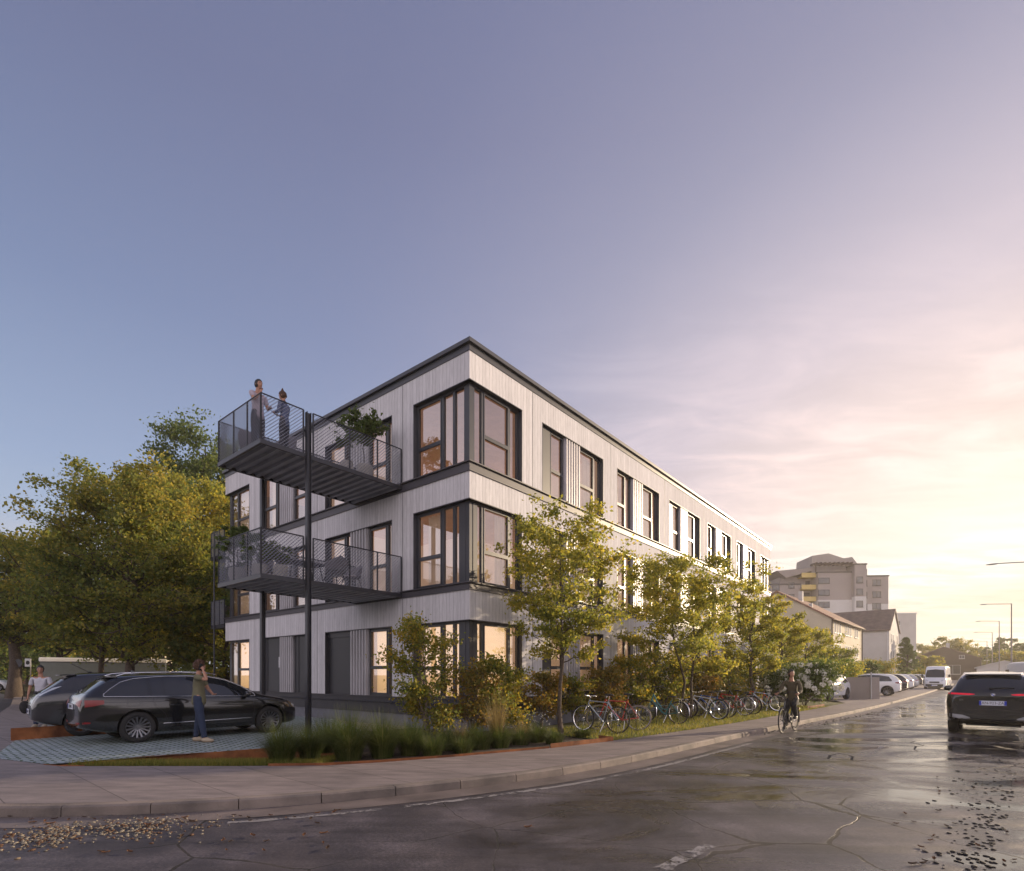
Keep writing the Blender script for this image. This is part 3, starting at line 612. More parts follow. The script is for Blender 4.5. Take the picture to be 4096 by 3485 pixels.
# windows
def window(side, s0, s1, z0, z1, splits, transom=None, d=.17, fw=.055, glassm=None, trpane=0, post=False, cover=None):
    """splits: list of widths fractions; transom index pane"""
    fr = MB(); D0, D1 = d - .045, d + .035
    fbox(fr, side, s0, s1, D0, D1, z0, z0 + fw); fbox(fr, side, s0, s1, D0, D1, z1 - fw, z1)
    edges = [s0]; tot = sum(splits)
    for w in splits: edges.append(edges[-1] + (s1 - s0) * w / tot)
    for i, e in enumerate(edges):
        if i == 0: a, b = e, e + fw
        elif i == len(edges) - 1: a, b = e - fw, e
        else: a, b = e - fw * .75, e + fw * .75
        fbox(fr, side, a, b, D0 - .002, D1 + .002, z0 + fw, z1 - fw)
    g = MB(); q0, q1, q2, q3 = s0 + fw * .6, s1 - fw * .6, z0 + fw * .6, z1 - fw * .6; g.quad(*[FP(side, a_, d, b_) for a_, b_ in (((q0, q2), (q1, q2), (q1, q3), (q0, q3)) if side in (0, 3) else ((q0, q2), (q0, q3), (q1, q3), (q1, q2)))])
    for pi in (trpane if isinstance(trpane, (list, tuple)) else [trpane]):
        a, b = edges[pi], edges[pi + 1]
        # casement inner frame with a transom
        q = fw * .75; w2 = .035
        fbox(fr, side, a + q, a + q + w2, D0 - .014, D0 + .03, z0 + fw, z1 - fw); fbox(fr, side, b - q - w2, b - q, D0 - .014, D0 + .03, z0 + fw, z1 - fw)
        fbox(fr, side, a + q + w2, b - q - w2, D0 - .014, D0 + .03, z1 - fw - w2, z1 - fw + .0004); fbox(fr, side, a + q + w2, b - q - w2, D0 - .014, D0 + .03, z0 + fw - .0004, z0 + fw + w2)
        if transom: zt = z0 + (z1 - z0) * transom; fbox(fr, side, a + q + w2, b - q - w2, D0 - .014, D0 + .034, zt - .05, zt + .05)
    w = fr.build('window', M['frame'], B)
    g.build('glass_pane', glassm or M['glass'], w)
    return w
def reveal(side, s0, s1, z0, z1, corner=False):
    r = MB(); t = .022
    if not corner or corner == 'r': fbox(r, side, s0, s0 + t, -.006, .20, z0, z1)
    if not corner or corner == 'l': fbox(r, side, s1 - t, s1, -.006, .20, z0, z1)
    fbox(r, side, s0 + (t if corner != 'l' else 0), s1 - t, -.006, .20, z1 - t, z1 - .0005)
    r.build('window_reveal', M['dark'], B)
def curtain(side, s0, s1, z0, z1, m=None, d=.42, amp=.035, wl_=.16, name='curtain'):
    n = max(8, int((s1 - s0) / .02)); mb = MB(); vs = []
    for i in range(n + 1):
        s = s0 + (s1 - s0) * i / n; dd = d + amp * math.sin(s * 2 * math.pi / wl_) + amp * .5 * math.sin(s * 5.1)
        vs += [FP(side, s, dd, z0), FP(side, s, dd, z1)]
    mb.add(vs, [(2 * i, 2 * i + 2, 2 * i + 3, 2 * i + 1) for i in range(n)]); mb.build(name, m or M['curtain'], B, smooth=True)
def blind(side, s0, s1, z0, z1, d=.36):
    mb = MB(); fbox(mb, side, s0, s1, d, d + .01, z0, z1); mb.build('blind', M['litroom'], B)
def corr(side, s0, s1, z0, z1):
    n = 6; mb = MB(); vs = []; P = []
    w = (s1 - s0) / n
    for k in range(n):
        a = s0 + k * w; P += [(a, .07), (a + w * .30, .07), (a + w * .42, .02), (a + w * .88, .02)]
    P.append((s1, .07))
    for s, d in P: vs += [FP(side, s, d, z0), FP(side, s, d, z1)]
    mb.add(vs, [(2 * i, 2 * i + 2, 2 * i + 3, 2 * i + 1) for i in range(len(P) - 1)]); fbox(mb, side, s0, s1, .08, .20, z0, z1)
    mb.build('corrugated_panel', M['corr'], B)
rnd = random.Random(7)
for side, OP, CW, EW, LN in ((0, open0, C0, E0, LEN), (1, open1, C1, E1, DEP)):
    for fl in range(3):
        z0, z1 = LV[fl], HD[fl]
        # near corner glazing
        reveal(side, 0, CW, z0, z1, corner='l')
        if side == 0: window(side, .26, CW - .022, z0, z1 - .022, [.34, 1.02, .38], .42, trpane=1)
        else: window(side, .26, CW - .022, z0, z1 - .022, [.42, .42, 1.0], .40, trpane=2)
        for oi, (a, b, c, d_) in enumerate(OP):
            reveal(side, a, d_, z0, z1)
            corr(side, b, c, z0, z1 - .022)
            isdoor = side == 1 and fl == 0
            if isdoor and oi == 0:
                dm = MB(); fbox(dm, 1, c, d_ - .022, .13, .16, z0, z1 - .022); fbox(dm, 1, c, d_ - .022, .10, .13, z1 - .2, z1 - .022); dm.build('door', M['door'], B)
                window(side, a + .022, b, z0, z1 - .022, [.34, 1.0], .42, trpane=1)
                blind(side, a + .05, b - .06, z0 + .02, z1 - .1)
            elif isdoor:
                for (u, v) in ((a + .022, b), (c, d_ - .022)):
                    dm = MB(); fbox(dm, 1, u, v, .13, .16, z0, z1 - .022); fbox(dm, 1, v - .3, v - .27, .11, .13, z0, z1 - .03); dd = dm.build('door', M['door'], B)
                    hm = MB(); fbox(hm, 1, u + .1, u + .13, .07, .13, z0 + .9, z0 + 1.3); hm.build('door_handle', M['chrome'], dd)
            elif side == 0:
                if (oi * 3 + fl) % 2 == 0 and oi in (0, 2):     # dark vent shutter plus casement
                    vm = MB(); fbox(vm, 0, a + .022, a + .55, .10, .15, z0, z1 - .022); vm.build('vent_shutter', M['door'], B)
                    window(side, a + .55, b, z0, z1 - .022, [1.0], .42)
                else: window(side, a + .022, b, z0, z1 - .022, [1, .55], .42)
                window(side, c, d_ - .022, z0, z1 - .022, [1.0, .42], .42)
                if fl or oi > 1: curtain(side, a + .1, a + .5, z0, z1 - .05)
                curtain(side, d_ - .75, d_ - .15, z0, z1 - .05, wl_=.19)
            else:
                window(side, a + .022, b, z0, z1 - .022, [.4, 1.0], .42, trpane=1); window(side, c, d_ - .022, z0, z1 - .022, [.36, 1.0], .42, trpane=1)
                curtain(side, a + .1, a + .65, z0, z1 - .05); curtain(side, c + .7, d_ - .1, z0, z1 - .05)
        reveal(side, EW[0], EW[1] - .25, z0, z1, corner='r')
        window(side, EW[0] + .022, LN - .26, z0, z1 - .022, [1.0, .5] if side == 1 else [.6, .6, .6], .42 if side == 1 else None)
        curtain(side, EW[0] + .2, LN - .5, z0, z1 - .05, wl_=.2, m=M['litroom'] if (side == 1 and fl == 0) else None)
# recessed corner posts and soffits over the glazed corners
for fl in range(3):
    z0, z1 = LV[fl], HD[fl]; ps = MB()
    if fl < 2: ps.box((.13, .13, z0), (.262, .262, z1)); ps.box((.12, .262, z0), (.20, .50, z1)); ps.box((.262, .12, z0), (.42, .20, z1))
    else: ps.box((.12, .12, z0), (.262, .262, z1))
    ps.build('corner_post', M['frame'], B)
    ps = MB(); ps.box((.13, DEP - .262, z0), (.262, DEP - .13, z1)); ps.box((LEN - .262, .13, z0), (LEN - .13, .262, z1)); ps.build('corner_post', M['frame'], B)
    for (x0, y0, x1, y1) in ((.0, .0, C0, .2), (0, .2, .2, C1), (.0, E1[0], .2, DEP - .002), (E0[0], 0, LEN - .002, .2)):
        q = MB(); q.box((x0 + .001, y0 + .001, z1 - .016), (x1 - .001, y1 - .001, z1 - .002)); q.build('soffit', M['dark'], B)
# level 1 corner curtains, lit ground floor
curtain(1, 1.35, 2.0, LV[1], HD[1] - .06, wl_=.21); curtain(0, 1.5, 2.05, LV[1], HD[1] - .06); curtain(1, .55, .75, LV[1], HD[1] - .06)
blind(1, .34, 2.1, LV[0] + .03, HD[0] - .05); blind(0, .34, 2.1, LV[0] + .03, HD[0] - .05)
# ---------------------------------------------------------------- expanded metal railings
def exmesh(name, a, b, z0, z1, parent, cell=.085, row=.042, strand=.013):
    """a,b: local (x,y) ends; strands zig-zag along the run"""
    a = Vector((*a, 0)); b = Vector((*b, 0)); Ln = (b - a).length; t = (b - a) / Ln; nn = Vector((-t.y, t.x, 0))
    nc = max(2, round(Ln / cell)); nr = int((z1 - z0) / row); V = []; Fc = []
    cw = Ln / nc; rh = (z1 - z0) / nr
    for r in range(nr):
        for k in range(nc * 2 + 1):
            s = k * cw / 2; up = (k + r) % 2; zc = z0 + rh * (r + .5) + (rh * .40 if up else -rh * .40)
            p = a + t * s
            V.append(p + nn * .007 + Vector((0, 0, zc - strand * .75))); V.append(p - nn * .007 + Vector((0, 0, zc + strand * .75)))
        o = r * (nc * 2 + 1) * 2
        for k in range(nc * 2): Fc.append((o + 2 * k, o + 2 * k + 2, o + 2 * k + 3, o + 2 * k + 1))
    return npmesh(name, [tuple(v) for v in V], Fc, M['mesh'], parent)
def rail(parent, pts, z0, z1, posts, nm='railing'):
    """pts polyline in local xy; posts list of spacing counts per side"""
    mb = MB()
    for i, (p, q) in enumerate(zip(pts[:-1], pts[1:])):
        P, Q = Vector((*p, 0)), Vector((*q, 0))
        for z in (z1, z0 + .015): mb.tube([P + Vector((0, 0, z)), Q + Vector((0, 0, z))], .016, 6)
        fr = posts[i] if isinstance(posts[i], (list, tuple)) else [k / posts[i] for k in range(posts[i] + 1)]
        for k in fr: c = P.lerp(Q, k); mb.box((c.x - .016, c.y - .016, z0), (c.x + .016, c.y + .016, z1))
    r = mb.build(nm, M['steel'], parent)
    for p, q in zip(pts[:-1], pts[1:]): exmesh('mesh_panel', p, q, z0 + .03, z1 - .015, r)
    return r
V0, V1, WB = 2.67, 4.955, 4.12
XC = -2.95     # column position along the balcony
for lev, zf in ((1, 3.83), (2, 6.93)):
    fr = MB(); h = .10
    fr.box((-WB, V0, zf), (0, V0 + .06, zf + h)); fr.box((-WB, V1 - .06, zf), (0, V1, zf + h)); fr.box((-WB, V0 + .06, zf), (-WB + .06, V1 - .06, zf + h)); fr.box((-.06, V0 + .06, zf), (-.002, V1 - .06, zf + h))
    bl = fr.build('balcony', M['steel'], B)
    # trapezoidal decking, ribs parallel to the facade
    dk = MB(); n = 16; w = (WB - .14) / n; P = []
    for k in range(n):
        x = -WB + .07 + k * w; P += [(x, zf + .07), (x + w * .38, zf + .07), (x + w * .5, zf + .008), (x + w * .88, zf + .008)]
    P.append((-.07, zf + .07)); vs = []
    for x, z in P: vs += [(x, V0 + .061, z), (x, V1 - .061, z)]
    dk.add(vs, [(2 * i, 2 * i + 1, 2 * i + 3, 2 * i + 2) for i in range(len(P) - 1)]); dk.box((-WB + .061, V0 + .061, zf + .074), (-.061, V1 - .061, zf + h - .004)); dk.build('decking', M['galv'], bl)
    zr = zf + h - .02; zt = zf + 1.16
    rail(bl, [(-.03, V0 + .02), (XC + .16, V0 + .02)], zr, zt, [[0, .3, .62, 1]])
    rail(bl, [(XC - .10, V0 + .02), (-WB + .02, V0 + .02), (-WB + .02, V1 - .02)], zr, zt, [[0, 1], [0, .30, .62, 1]])
    rail(bl, [(-WB + .02, V1 - .02), (-.03, V1 - .02)], zr, zt, [5])
for y, nm in ((V0 - .01, 'column'), (V1 + .01, 'column')):
    c = MB(); zt = 8.04 if y < 4 else 6.93; s = -1 if y < 4 else 1
    y0 = y - .075 if y < 4 else y - .05
    c.box((XC - .055, y0, -.02), (XC - .045, y0 + .11, zt)); c.box((XC + .045, y0, -.02), (XC + .055, y0 + .11, zt)); c.box((XC - .045, y0 + .05, -.02), (XC + .045, y0 + .06, zt - .01))
    c.build('balcony_column', M['steel'], B)
# far side balconies on the back corner
for lev, zf in ((1, 3.62), (2, 6.62)):
    fr = MB(); fr.box((-.0, DEP + .10, zf), (3.2, DEP + 1.45, zf + .13)); fr.box((.2, DEP, zf + .02), (.3, DEP + .10, zf + .1)); fr.box((2.9, DEP, zf + .02), (3.0, DEP + .10, zf + .1)); b2 = fr.build('balcony', M['steel'], B)
    rail(b2, [(.0, DEP + .1), (0, DEP + 1.43), (3.2, DEP + 1.43)], zf + .12, zf + 1.20, [[0, .36, 1], 4])
c = MB(); c.tube([(-.03, DEP + 1.05, 0), (-.03, DEP + 1.05, 7.85)], .035, 8); c.build('balcony_post', M['steel'], B)
def BW(x, y, z): return A0 + Matrix.Rotation(ang, 3, 'Z') @ Vector((x, y, 0)) + Vector((0, 0, z))
# ================================================================ vegetation
def norm(a): return a / np.maximum(np.linalg.norm(a, axis=-1, keepdims=True), 1e-6)
def leaf_cards(C, size, rs, droop=.3, aspect=.62, updir=None):
    n = len(C); a = rs.normal(size=(n, 3)); a[:, 2] -= droop; a = norm(a); b = rs.normal(size=(n, 3)); b = norm(b - a * (a * b).sum(1, keepdims=True)); c = np.cross(a, b)
    sz = (size * rs.uniform(.65, 1.3, (n, 1)))
    p0 = C - a * sz * .5; p2 = C + a * sz * .5; p1 = C + b * sz * .5 * aspect + c * sz * .12 - a * sz * .08; p3 = C - b * sz * .5 * aspect + c * sz * .12 - a * sz * .08
    V = np.stack([p0, p1, p2, p3], 1).reshape(-1, 3); F = np.arange(n * 4).reshape(-1, 4); return V, F
def tubes_np(paths, nside=5):
    V = []; F = []; o = 0; ang_ = np.arange(nside) * 2 * np.pi / nside
    for P, r in paths:
        P = np.asarray(P, float); r = np.asarray(r, float); m = len(P)
        d = norm(np.gradient(P, axis=0)); ref = np.array([.31, .17, .93]) if abs(d[0][2]) < .8 else np.array([1., .1, 0.])
        u = norm(np.cross(d, ref)); w = np.cross(d, u)
        ring = P[:, None] + (u[:, None] * np.cos(ang_)[None, :, None] + w[:, None] * np.sin(ang_)[None, :, None]) * r[:, None, None]
        V.append(ring.reshape(-1, 3)); i = np.arange(m - 1)[:, None] * nside + o; k = np.arange(nside)[None]
        F.append(np.stack([i + k, i + (k + 1) % nside, i + nside + (k + 1) % nside, i + nside + k], -1).reshape(-1, 4)); o += m * nside
    return np.concatenate(V), np.concatenate(F)
def tree(name, label, base, h, cr, z0, nleaf, lsize, lm, tr=.08, seed=1, group=None, cat='tree', bark='bark', prof=None, multi=1, nlimb=26, lean=(0, 0), spread=.09, up=.55, ell=(1, 1), limbl=1.0, clump=34):
    rs = np.random.RandomState(seed); T = thing(name, label, cat, base, 0, group)
    if cat == 'shrub': nleaf = int(nleaf * 1.7); clump = 9; cr = cr * 1.08
    prof = prof or (lambda t: math.sin(math.pi * min(1, max(0, t)) ** .8) ** .6)
    paths = []; tips = []
    for mi in range(multi):
        n = 9; P = np.zeros((n, 3)); q = rs.uniform(0, 6.28); off = .16 * cr * (multi > 1)
        for i in range(n):
            t = i / (n - 1); P[i] = (off * math.cos(q) * (t * 3 + .15) + lean[0] * t + rs.normal() * .012 * h * (t > 0), off * math.sin(q) * (t * 3 + .15) + lean[1] * t + rs.normal() * .012 * h * (t > 0), h * .93 * t)
        rr = tr * (1 - np.linspace(0, 1, n) * .88) * (1 if multi == 1 else .6); rr[0] *= 1.35
        paths.append((P, rr))
        for li in range(nlimb // multi):
            t = (li + rs.uniform(0, 1)) / (nlimb / multi); z = z0 + (h * .9 - z0) * t ** 1.05; zi = z / (h * .93) * (n - 1); i0 = min(n - 2, int(zi)); s = P[i0] + (P[i0 + 1] - P[i0]) * (zi - i0)
            az = li * 2.4 + rs.uniform(-.5, .5); tc_ = (z - z0) / (h - z0); R_ = cr * prof(tc_ * .86 + .1) * rs.uniform(.72, 1.08) * limbl
            m = 7; Q = np.zeros((m, 3)); upk = up * rs.uniform(.5, 1.3)
            for k in range(m):
                f = k / (m - 1); Q[k] = s + np.array([math.cos(az) * R_ * f * ell[0], math.sin(az) * R_ * f * ell[1], R_ * upk * (f - .25 * f * f)]) + rs.normal(size=3) * .03 * R_ * (f > 0)
            r0 = max(.35 * rr[i0], .006); paths.append((Q, r0 * (1 - np.linspace(0, .85, m)))); tips.append((Q, 1.0))
            for sb in range(5):
                f = rs.uniform(.25, .95); kk = f * (m - 1); k0 = min(m - 2, int(kk)); b = Q[k0] + (Q[k0 + 1] - Q[k0]) * (kk - k0); a2 = az + rs.choice([-1, 1]) * rs.uniform(.4, 1.2); l2 = R_ * rs.uniform(.22, .5)
                S = np.stack([b + np.array([math.cos(a2), math.sin(a2), rs.uniform(-.1, .8)]) * l2 * g for g in (0, .33, .66, 1)]) + rs.normal(size=(4, 3)) * .02 * R_ * np.array([[0], [1], [1], [1]])
                paths.append((S, r0 * .4 * np.array([1, .8, .55, .3]))); tips.append((S, .8))
    V, F = tubes_np(paths, 6); npmesh('trunk', V, F, M[bark], T, smooth=True)
    w = np.array([x[1] for x in tips]); pick = rs.choice(len(tips), nleaf, p=w / w.sum()); f = rs.beta(2.2, 1.1, nleaf); C = np.zeros((nleaf, 3))
    for i, (Q, _) in enumerate(tips):
        sel = pick == i; ff = f[sel] * (len(Q) - 1); k0 = np.minimum(len(Q) - 2, ff.astype(int)); C[sel] = Q[k0] + (Q[k0 + 1] - Q[k0]) * (ff - k0)[:, None]
    # foliage in flattened clumps around points of the twigs, with a few loose leaves between
    nc = max(30, nleaf // clump); ci = rs.randint(0, nleaf, nc); cen = C[ci] + rs.normal(size=(nc, 3)) * spread * cr * .35
    which = rs.randint(0, nc, nleaf); rad = spread * cr * rs.uniform(.45, 1.0, nc); off = rs.normal(size=(nleaf, 3)) * np.array([1, 1, .55]) * rad[which][:, None]
    loose = rs.rand(nleaf) < .16; C = np.where(loose[:, None], C + rs.normal(size=(nleaf, 3)) * spread * cr * .4, cen[which] + off * .8)
    C = C[C[:, 2] > z0 * .5]
    V, F = leaf_cards(C, lsize, rs); npmesh('crown', V, F, M[lm], T); return T
SG = 'young street trees in front of the street facade'
tree('street_tree', 'nearest young yellow-green street tree, standing left of the silver bicycle', atY(2244, 13.5, .1), 5.4, 1.55, 1.75, 17000, .085, 'lf_street', .062, 11, SG, nlimb=40, spread=.115, up=.75, clump=30, prof=lambda t: max(.15, math.sin(math.pi * min(1, t * .92 + .04)) ** .75 * (1.15 - .3 * t)))
tree('street_tree', 'forked street tree behind the teal bicycle, second from the left', atY(2756, 18.6, .1), 5.45, 2.0, 1.5, 21000, .095, 'lf_street', .085, 23, SG, multi=2, nlimb=40, spread=.11, up=.65)
tree('street_tree', 'third street tree, standing behind the bicycle with silver mudguards', atY(3009, 23.8, .1), 5.5, 1.6, 1.4, 13000, .105, 'lf_street', .09, 37, SG, nlimb=30, spread=.12, up=.65)
tree('street_tree', 'fourth street tree, at the far end of the clad building', atY(3125, 30.0, .1), 4.9, 1.6, 1.3, 11000, .11, 'lf_street', .10, 41, SG, nlimb=28, spread=.12, up=.6)
tree('street_tree', 'hazy street tree behind the cyclist, left of the white flowering bush', atY(3225, 34.0, .1), 4.6, 1.9, .8, 12000, .12, 'lf_street', .10, 53, SG, nlimb=30, spread=.12, up=.5)
tree('street_tree', 'rightmost and farthest street tree, darker green in front of the cream gabled house', atY(3335, 46, .1), 3.7, 1.8, .7, 11000, .12, 'lf_big', .12, 59, SG, nlimb=26, spread=.14, up=.45)
# large trees on the left
BG = 'tall trees beyond the parking on the left'
CON = lambda t: min(1, max(.02, t) / .25) ** .7 * max(.02, 1 - t) ** .5 * 1.2
tree('tall_tree', 'big dark green tree directly behind the parked estate car', atY(520, 27, 0), 11.9, 4.6, 2.0, 48000, .165, 'lf_big', .24, 101, BG, prof=CON, nlimb=70, spread=.10, up=.62)
tree('tall_tree', 'golden-topped tree beside the far balconies of the clad building', atY(800, 34, 0), 14.0, 5.0, 2.4, 42000, .19, 'lf_street', .28, 103, BG, prof=CON, nlimb=64, spread=.10, up=.55)
tree('tall_tree', 'tallest olive-green tree rising behind the rooftop balcony', atY(830, 43, 0), 21.3, 7.0, 4, 46000, .24, 'lf_dark', .36, 107, BG, prof=CON, nlimb=60, spread=.10, up=.5)
tree('tall_tree', 'tree with forked trunk and golden upper crown at the left edge of the picture', atY(60, 37, 0), 11.0, 4.4, 3.4, 30000, .19, 'lf_big', .42, 109, BG, nlimb=52, spread=.10, up=.5, multi=1)
tree('tall_tree', 'slim-trunked tree left of the big dark green tree', atY(395, 31, 0), 8.2, 3.6, 2.2, 17000, .18, 'lf_big', .18, 113, BG, nlimb=46, spread=.11, up=.5)
tree('tall_tree', 'rounder tree filling the gap between the left edge tree and the parked cars', atY(232, 48, 0), 10.6, 5.2, 3.2, 16000, .27, 'lf_dark', .35, 127, BG, nlimb=44, spread=.11, up=.5)
tree('tall_tree', 'dark tree close to the building corner behind the far column', atY(905, 29.5, 0), 7.5, 3.2, .9, 11000, .24, 'lf_big', .17, 131, BG, nlimb=46, spread=.11, up=.5)
tree('tall_tree', 'far bulky tree behind the grey trailer', atY(640, 58, 0), 12, 8.5, 1.0, 11000, .45, 'lf_dark', .4, 137, BG, nlimb=44, spread=.12, up=.3)
tree('tall_tree', 'far tree seen under the left edge crowns, low and golden', atY(120, 78, 0), 9, 8.5, .5, 7000, .6, 'lf_street', .4, 139, BG, nlimb=40, spread=.13, up=.2)
tree('tall_tree', 'far low tree lit yellow beside the pale street sign', atY(300, 88, 0), 8, 8, .5, 6000, .65, 'lf_autumn', .4, 149, BG, nlimb=36, spread=.13, up=.2)
tree('tall_tree', 'far dark tree between two trunks at the left edge', atY(-80, 62, 0), 13, 8, .6, 9000, .5, 'lf_dark', .4, 151, BG, nlimb=40, spread=.13, up=.3)
# trees in the distance on the right
FG = 'trees at the far end of the street'
tree('conifer', 'tall grey-green pine in front of the far pale block', atY(3628, 96, 0), 9.0, 2.7, 1.0, 9000, .30, 'lf_dark', .22, 201, FG, cat='conifer', nlimb=60, spread=.08, up=.05, clump=60, prof=lambda t: max(.08, 1.0 - t))
for i, (x, Y, h, cr, lab, lm) in enumerate([(3719, 128, 6.0, 2.7, 'round golden-green tree left of the oncoming white van', 'lf_street'), (3792, 165, 13.4, 5.2, 'tallest hazy tree behind the oncoming white van', 'lf_big'), (3856, 160, 11.6, 4.8, 'broad hazy tree right of the oncoming van', 'lf_street'), (3696, 190, 12.8, 4.5, 'pale hazy tree beside the far pale block', 'lf_big'), (3742, 200, 11.5, 5.2, 'lower hazy tree between the pale one and the tallest one', 'lf_big'), (4018, 150, 12.6, 3.0, 'thin tall tree between the street lamps', 'lf_dark'), (3975, 160, 9.6, 4.2, 'dark tree below the second street lamp', 'lf_dark'), (4062, 130, 7.0, 3.8, 'yellow tree behind the nearest lamp post', 'lf_street'), (4105, 140, 10.0, 4.0, 'tree at the right edge of the picture beyond the lamps', 'lf_dark'), (3925, 195, 10.5, 6, 'far tree behind the dark gabled house', 'lf_dark'), (3590, 118, 3.6, 3, 'low bush-like tree below the pine', 'lf_hedge')]):
    tree('far_tree', lab, atY(x, Y, 0), h, cr, h * .12, 6500, .42, lm, .25, 211 + i, FG, nlimb=44, spread=.13, up=.4, clump=50)
# woodland mass added unseen behind the viewpoint so glass and paint reflect something dark
rs = np.random.RandomState(777); cc_ = np.stack([rs.uniform(-46, 30, 420), np.zeros(420), rs.uniform(1.0, 6.0, 420)], 1); cc_[:, 1] = -24 - rs.uniform(0, 7, 420) + np.abs(cc_[:, 0] + 8) * .22
wl_ = cc_[rs.randint(0, 420, 15000)] + rs.normal(size=(15000, 3)) * np.array([1.3, 1.3, .9]); V, F = leaf_cards(wl_, .75, rs); tag(npmesh('woodland', V, F, M['lf_dark']), 'band of woodland added behind the viewpoint to be mirrored in glass', 'woodland', kind='stuff')
# shrubs
def shrub(label, base, h, r, nleaf, ls, lm, seed, group=None, name='shrub', multi=6, z0=.25):
    return tree(name, label, base, h, r, z0, nleaf, ls, lm, .022 + .006 * h, seed, group, cat='shrub', multi=multi, nlimb=multi * 8, spread=.24, up=.9, bark='barklight')
HG = 'autumn shrubs along the building'
shrub('tallest autumn shrub, green and orange, left of the glazed building corner', atY(1712, 11.7, .08), 2.75, .72, 4000, .072, 'lf_autumn', 301, HG)
shrub('orange-brown shrub right of the glazed building corner', atY(2010, 12.9, .08), 1.85, .62, 2900, .08, 'lf_autumn', 302, HG)
shrub('small reddish shrub just right of the building corner post', atY(1890, 12.4, .08), 1.7, .5, 1400, .075, 'lf_red', 303, HG)
for i, (x, Y, h, r, n, lm, lab) in enumerate([(2165, 15.2, 1.6, .55, 1500, 'lf_red', 'red shrub behind the nearest street tree'), (2300, 16.4, 1.4, .5, 1300, 'lf_autumn', 'shrub behind the silver bicycle'), (2420, 17.6, 1.7, .6, 1600, 'lf_red', 'shrub behind the red bicycle'), (2540, 18.8, 2.1, .75, 2200, 'lf_autumn', 'tall orange shrub left of the teal bicycle'), (2650, 20.2, 2.1, .85, 2000, 'lf_autumn', 'shrub behind the teal bicycle saddle'), (2780, 22.2, 2.0, .9, 1900, 'lf_red', 'shrub behind the white mountain bicycle'), (2890, 24.6, 2.1, 1.0, 1900, 'lf_autumn', 'shrub left of the third street tree'), (2975, 27.0, 2.0, 1.0, 1700, 'lf_autumn', 'farthest autumn shrub, behind the far bicycles')]):
    shrub(lab, atY(x, Y, .08), h, r, n, .085 + i * .006, lm, 310 + i, HG)
for i, (x, Y, h, r, n, lab, lm) in enumerate([(3512, 71, 2.7, 1.75, 3600, 'rounded golden bush in front of the second gabled house', 'lf_autumn'), (3474, 66, 2.9, 1.3, 2600, 'darker bush behind the rounded golden bush', 'lf_hedge'), (3362, 40, 2.3, 1.1, 2400, 'light green shrub with pale blossoms beside the concrete wall', 'lf_street'), (3538, 42, .95, .5, 700, 'small yellow bush at the right end of the concrete wall', 'lf_hedge'), (3698, 84, 1.7, 1.3, 1300, 'brownish bush by the far parked cars', 'lf_autumn')]):
    shrub(lab, atY(x, Y, .1), h, r, n, .07 + .0022 * Y, lm, 340 + i, name='bush', multi=5)
def hedge(label, c, size, rz, n, ls, lm, seed, name='hedge', cone=False):
    rs = np.random.RandomState(seed); T = thing(name, label, 'hedge', c, rz)
    u = rs.uniform(-1, 1, (n, 3)); k = np.argmax(np.abs(u), 1); s = rs.rand(n) < .75
    u[np.arange(n)[s], k[s]] = np.sign(u[np.arange(n)[s], k[s]]) * rs.uniform(.85, 1.05, s.sum()); u[:, 2] = (u[:, 2] + 1) / 2
    if cone: u[:, :2] *= (1.05 - u[:, 2:3]) ** .45
    V, F = leaf_cards(u * np.array([size[0] / 2, size[1] / 2, size[2]]), ls, rs); npmesh('foliage', V, F, M[lm], T)
    mb = MB(); mb.tube([(0, 0, 0), (0, 0, size[2] * .8)], [size[1] * .3, .05], 7) if cone else mb.box((-size[0] * .44, -size[1] * .4, 0), (size[0] * .44, size[1] * .4, size[2] * .9)); mb.build('stem', M['bark'] if cone else M['lawn'], T)
hedge('left dark pointed conifer hedge plant beside the cream gabled house', atY(3393, 46, .1), (.95, .95, 2.2), 0, 2400, .11, 'lf_dark', 401, 'columnar_conifer', True)
hedge('right dark pointed conifer hedge plant beside the cream gabled house', atY(3424, 46, .1), (.95, .95, 2.1), 0, 2400, .11, 'lf_dark', 402, 'columnar_conifer', True)
hedge('clipped low hedge below the pine', atY(3618, 88, .1), (2.6, 1.6, 1.9), R(50), 2200, .2, 'lf_hedge', 403)
# ornamental grasses
def tuft(name, label, base, h, r, n, m, seed, group=None, w=.007, arch=.9, kind=None, cat='ornamental grass', flowers=0, up=0):
    rs = np.random.RandomState(seed); az = rs.uniform(0, 2 * np.pi, n); L_ = h * rs.uniform(.55, 1.25, n); b0 = rs.uniform(0, .3, n) * r; out = rs.beta(1.7, 1.1, n) * arch * 1.25 * (1 - up)
    S = 5; V = np.zeros((n, S, 2, 3))
    for k in range(S):
        t = k / (S - 1); rad = b0 + L_ * out * (t ** 1.5) * .72; z = L_ * (t - .50 * out * t ** 2.2 * 1.1)
        ww = w * (1 - t * .9); x = np.cos(az) * rad; y = np.sin(az) * rad
        V[:, k, 0] = np.stack([x - np.sin(az) * ww, y + np.cos(az) * ww, z], 1); V[:, k, 1] = np.stack([x + np.sin(az) * ww, y - np.cos(az) * ww, z], 1)
    o = (np.arange(n) * S * 2)[:, None] + (np.arange(S - 1) * 2)[None]; F = np.stack([o, o + 1, o + 3, o + 2], -1).reshape(-1, 4)
    ob = npmesh(name, V.reshape(-1, 3), F, M[m]); ob.location = base; tag(ob, label, cat, group); 
    return ob
TG = 'clumps of ornamental grass along the pavement edge'
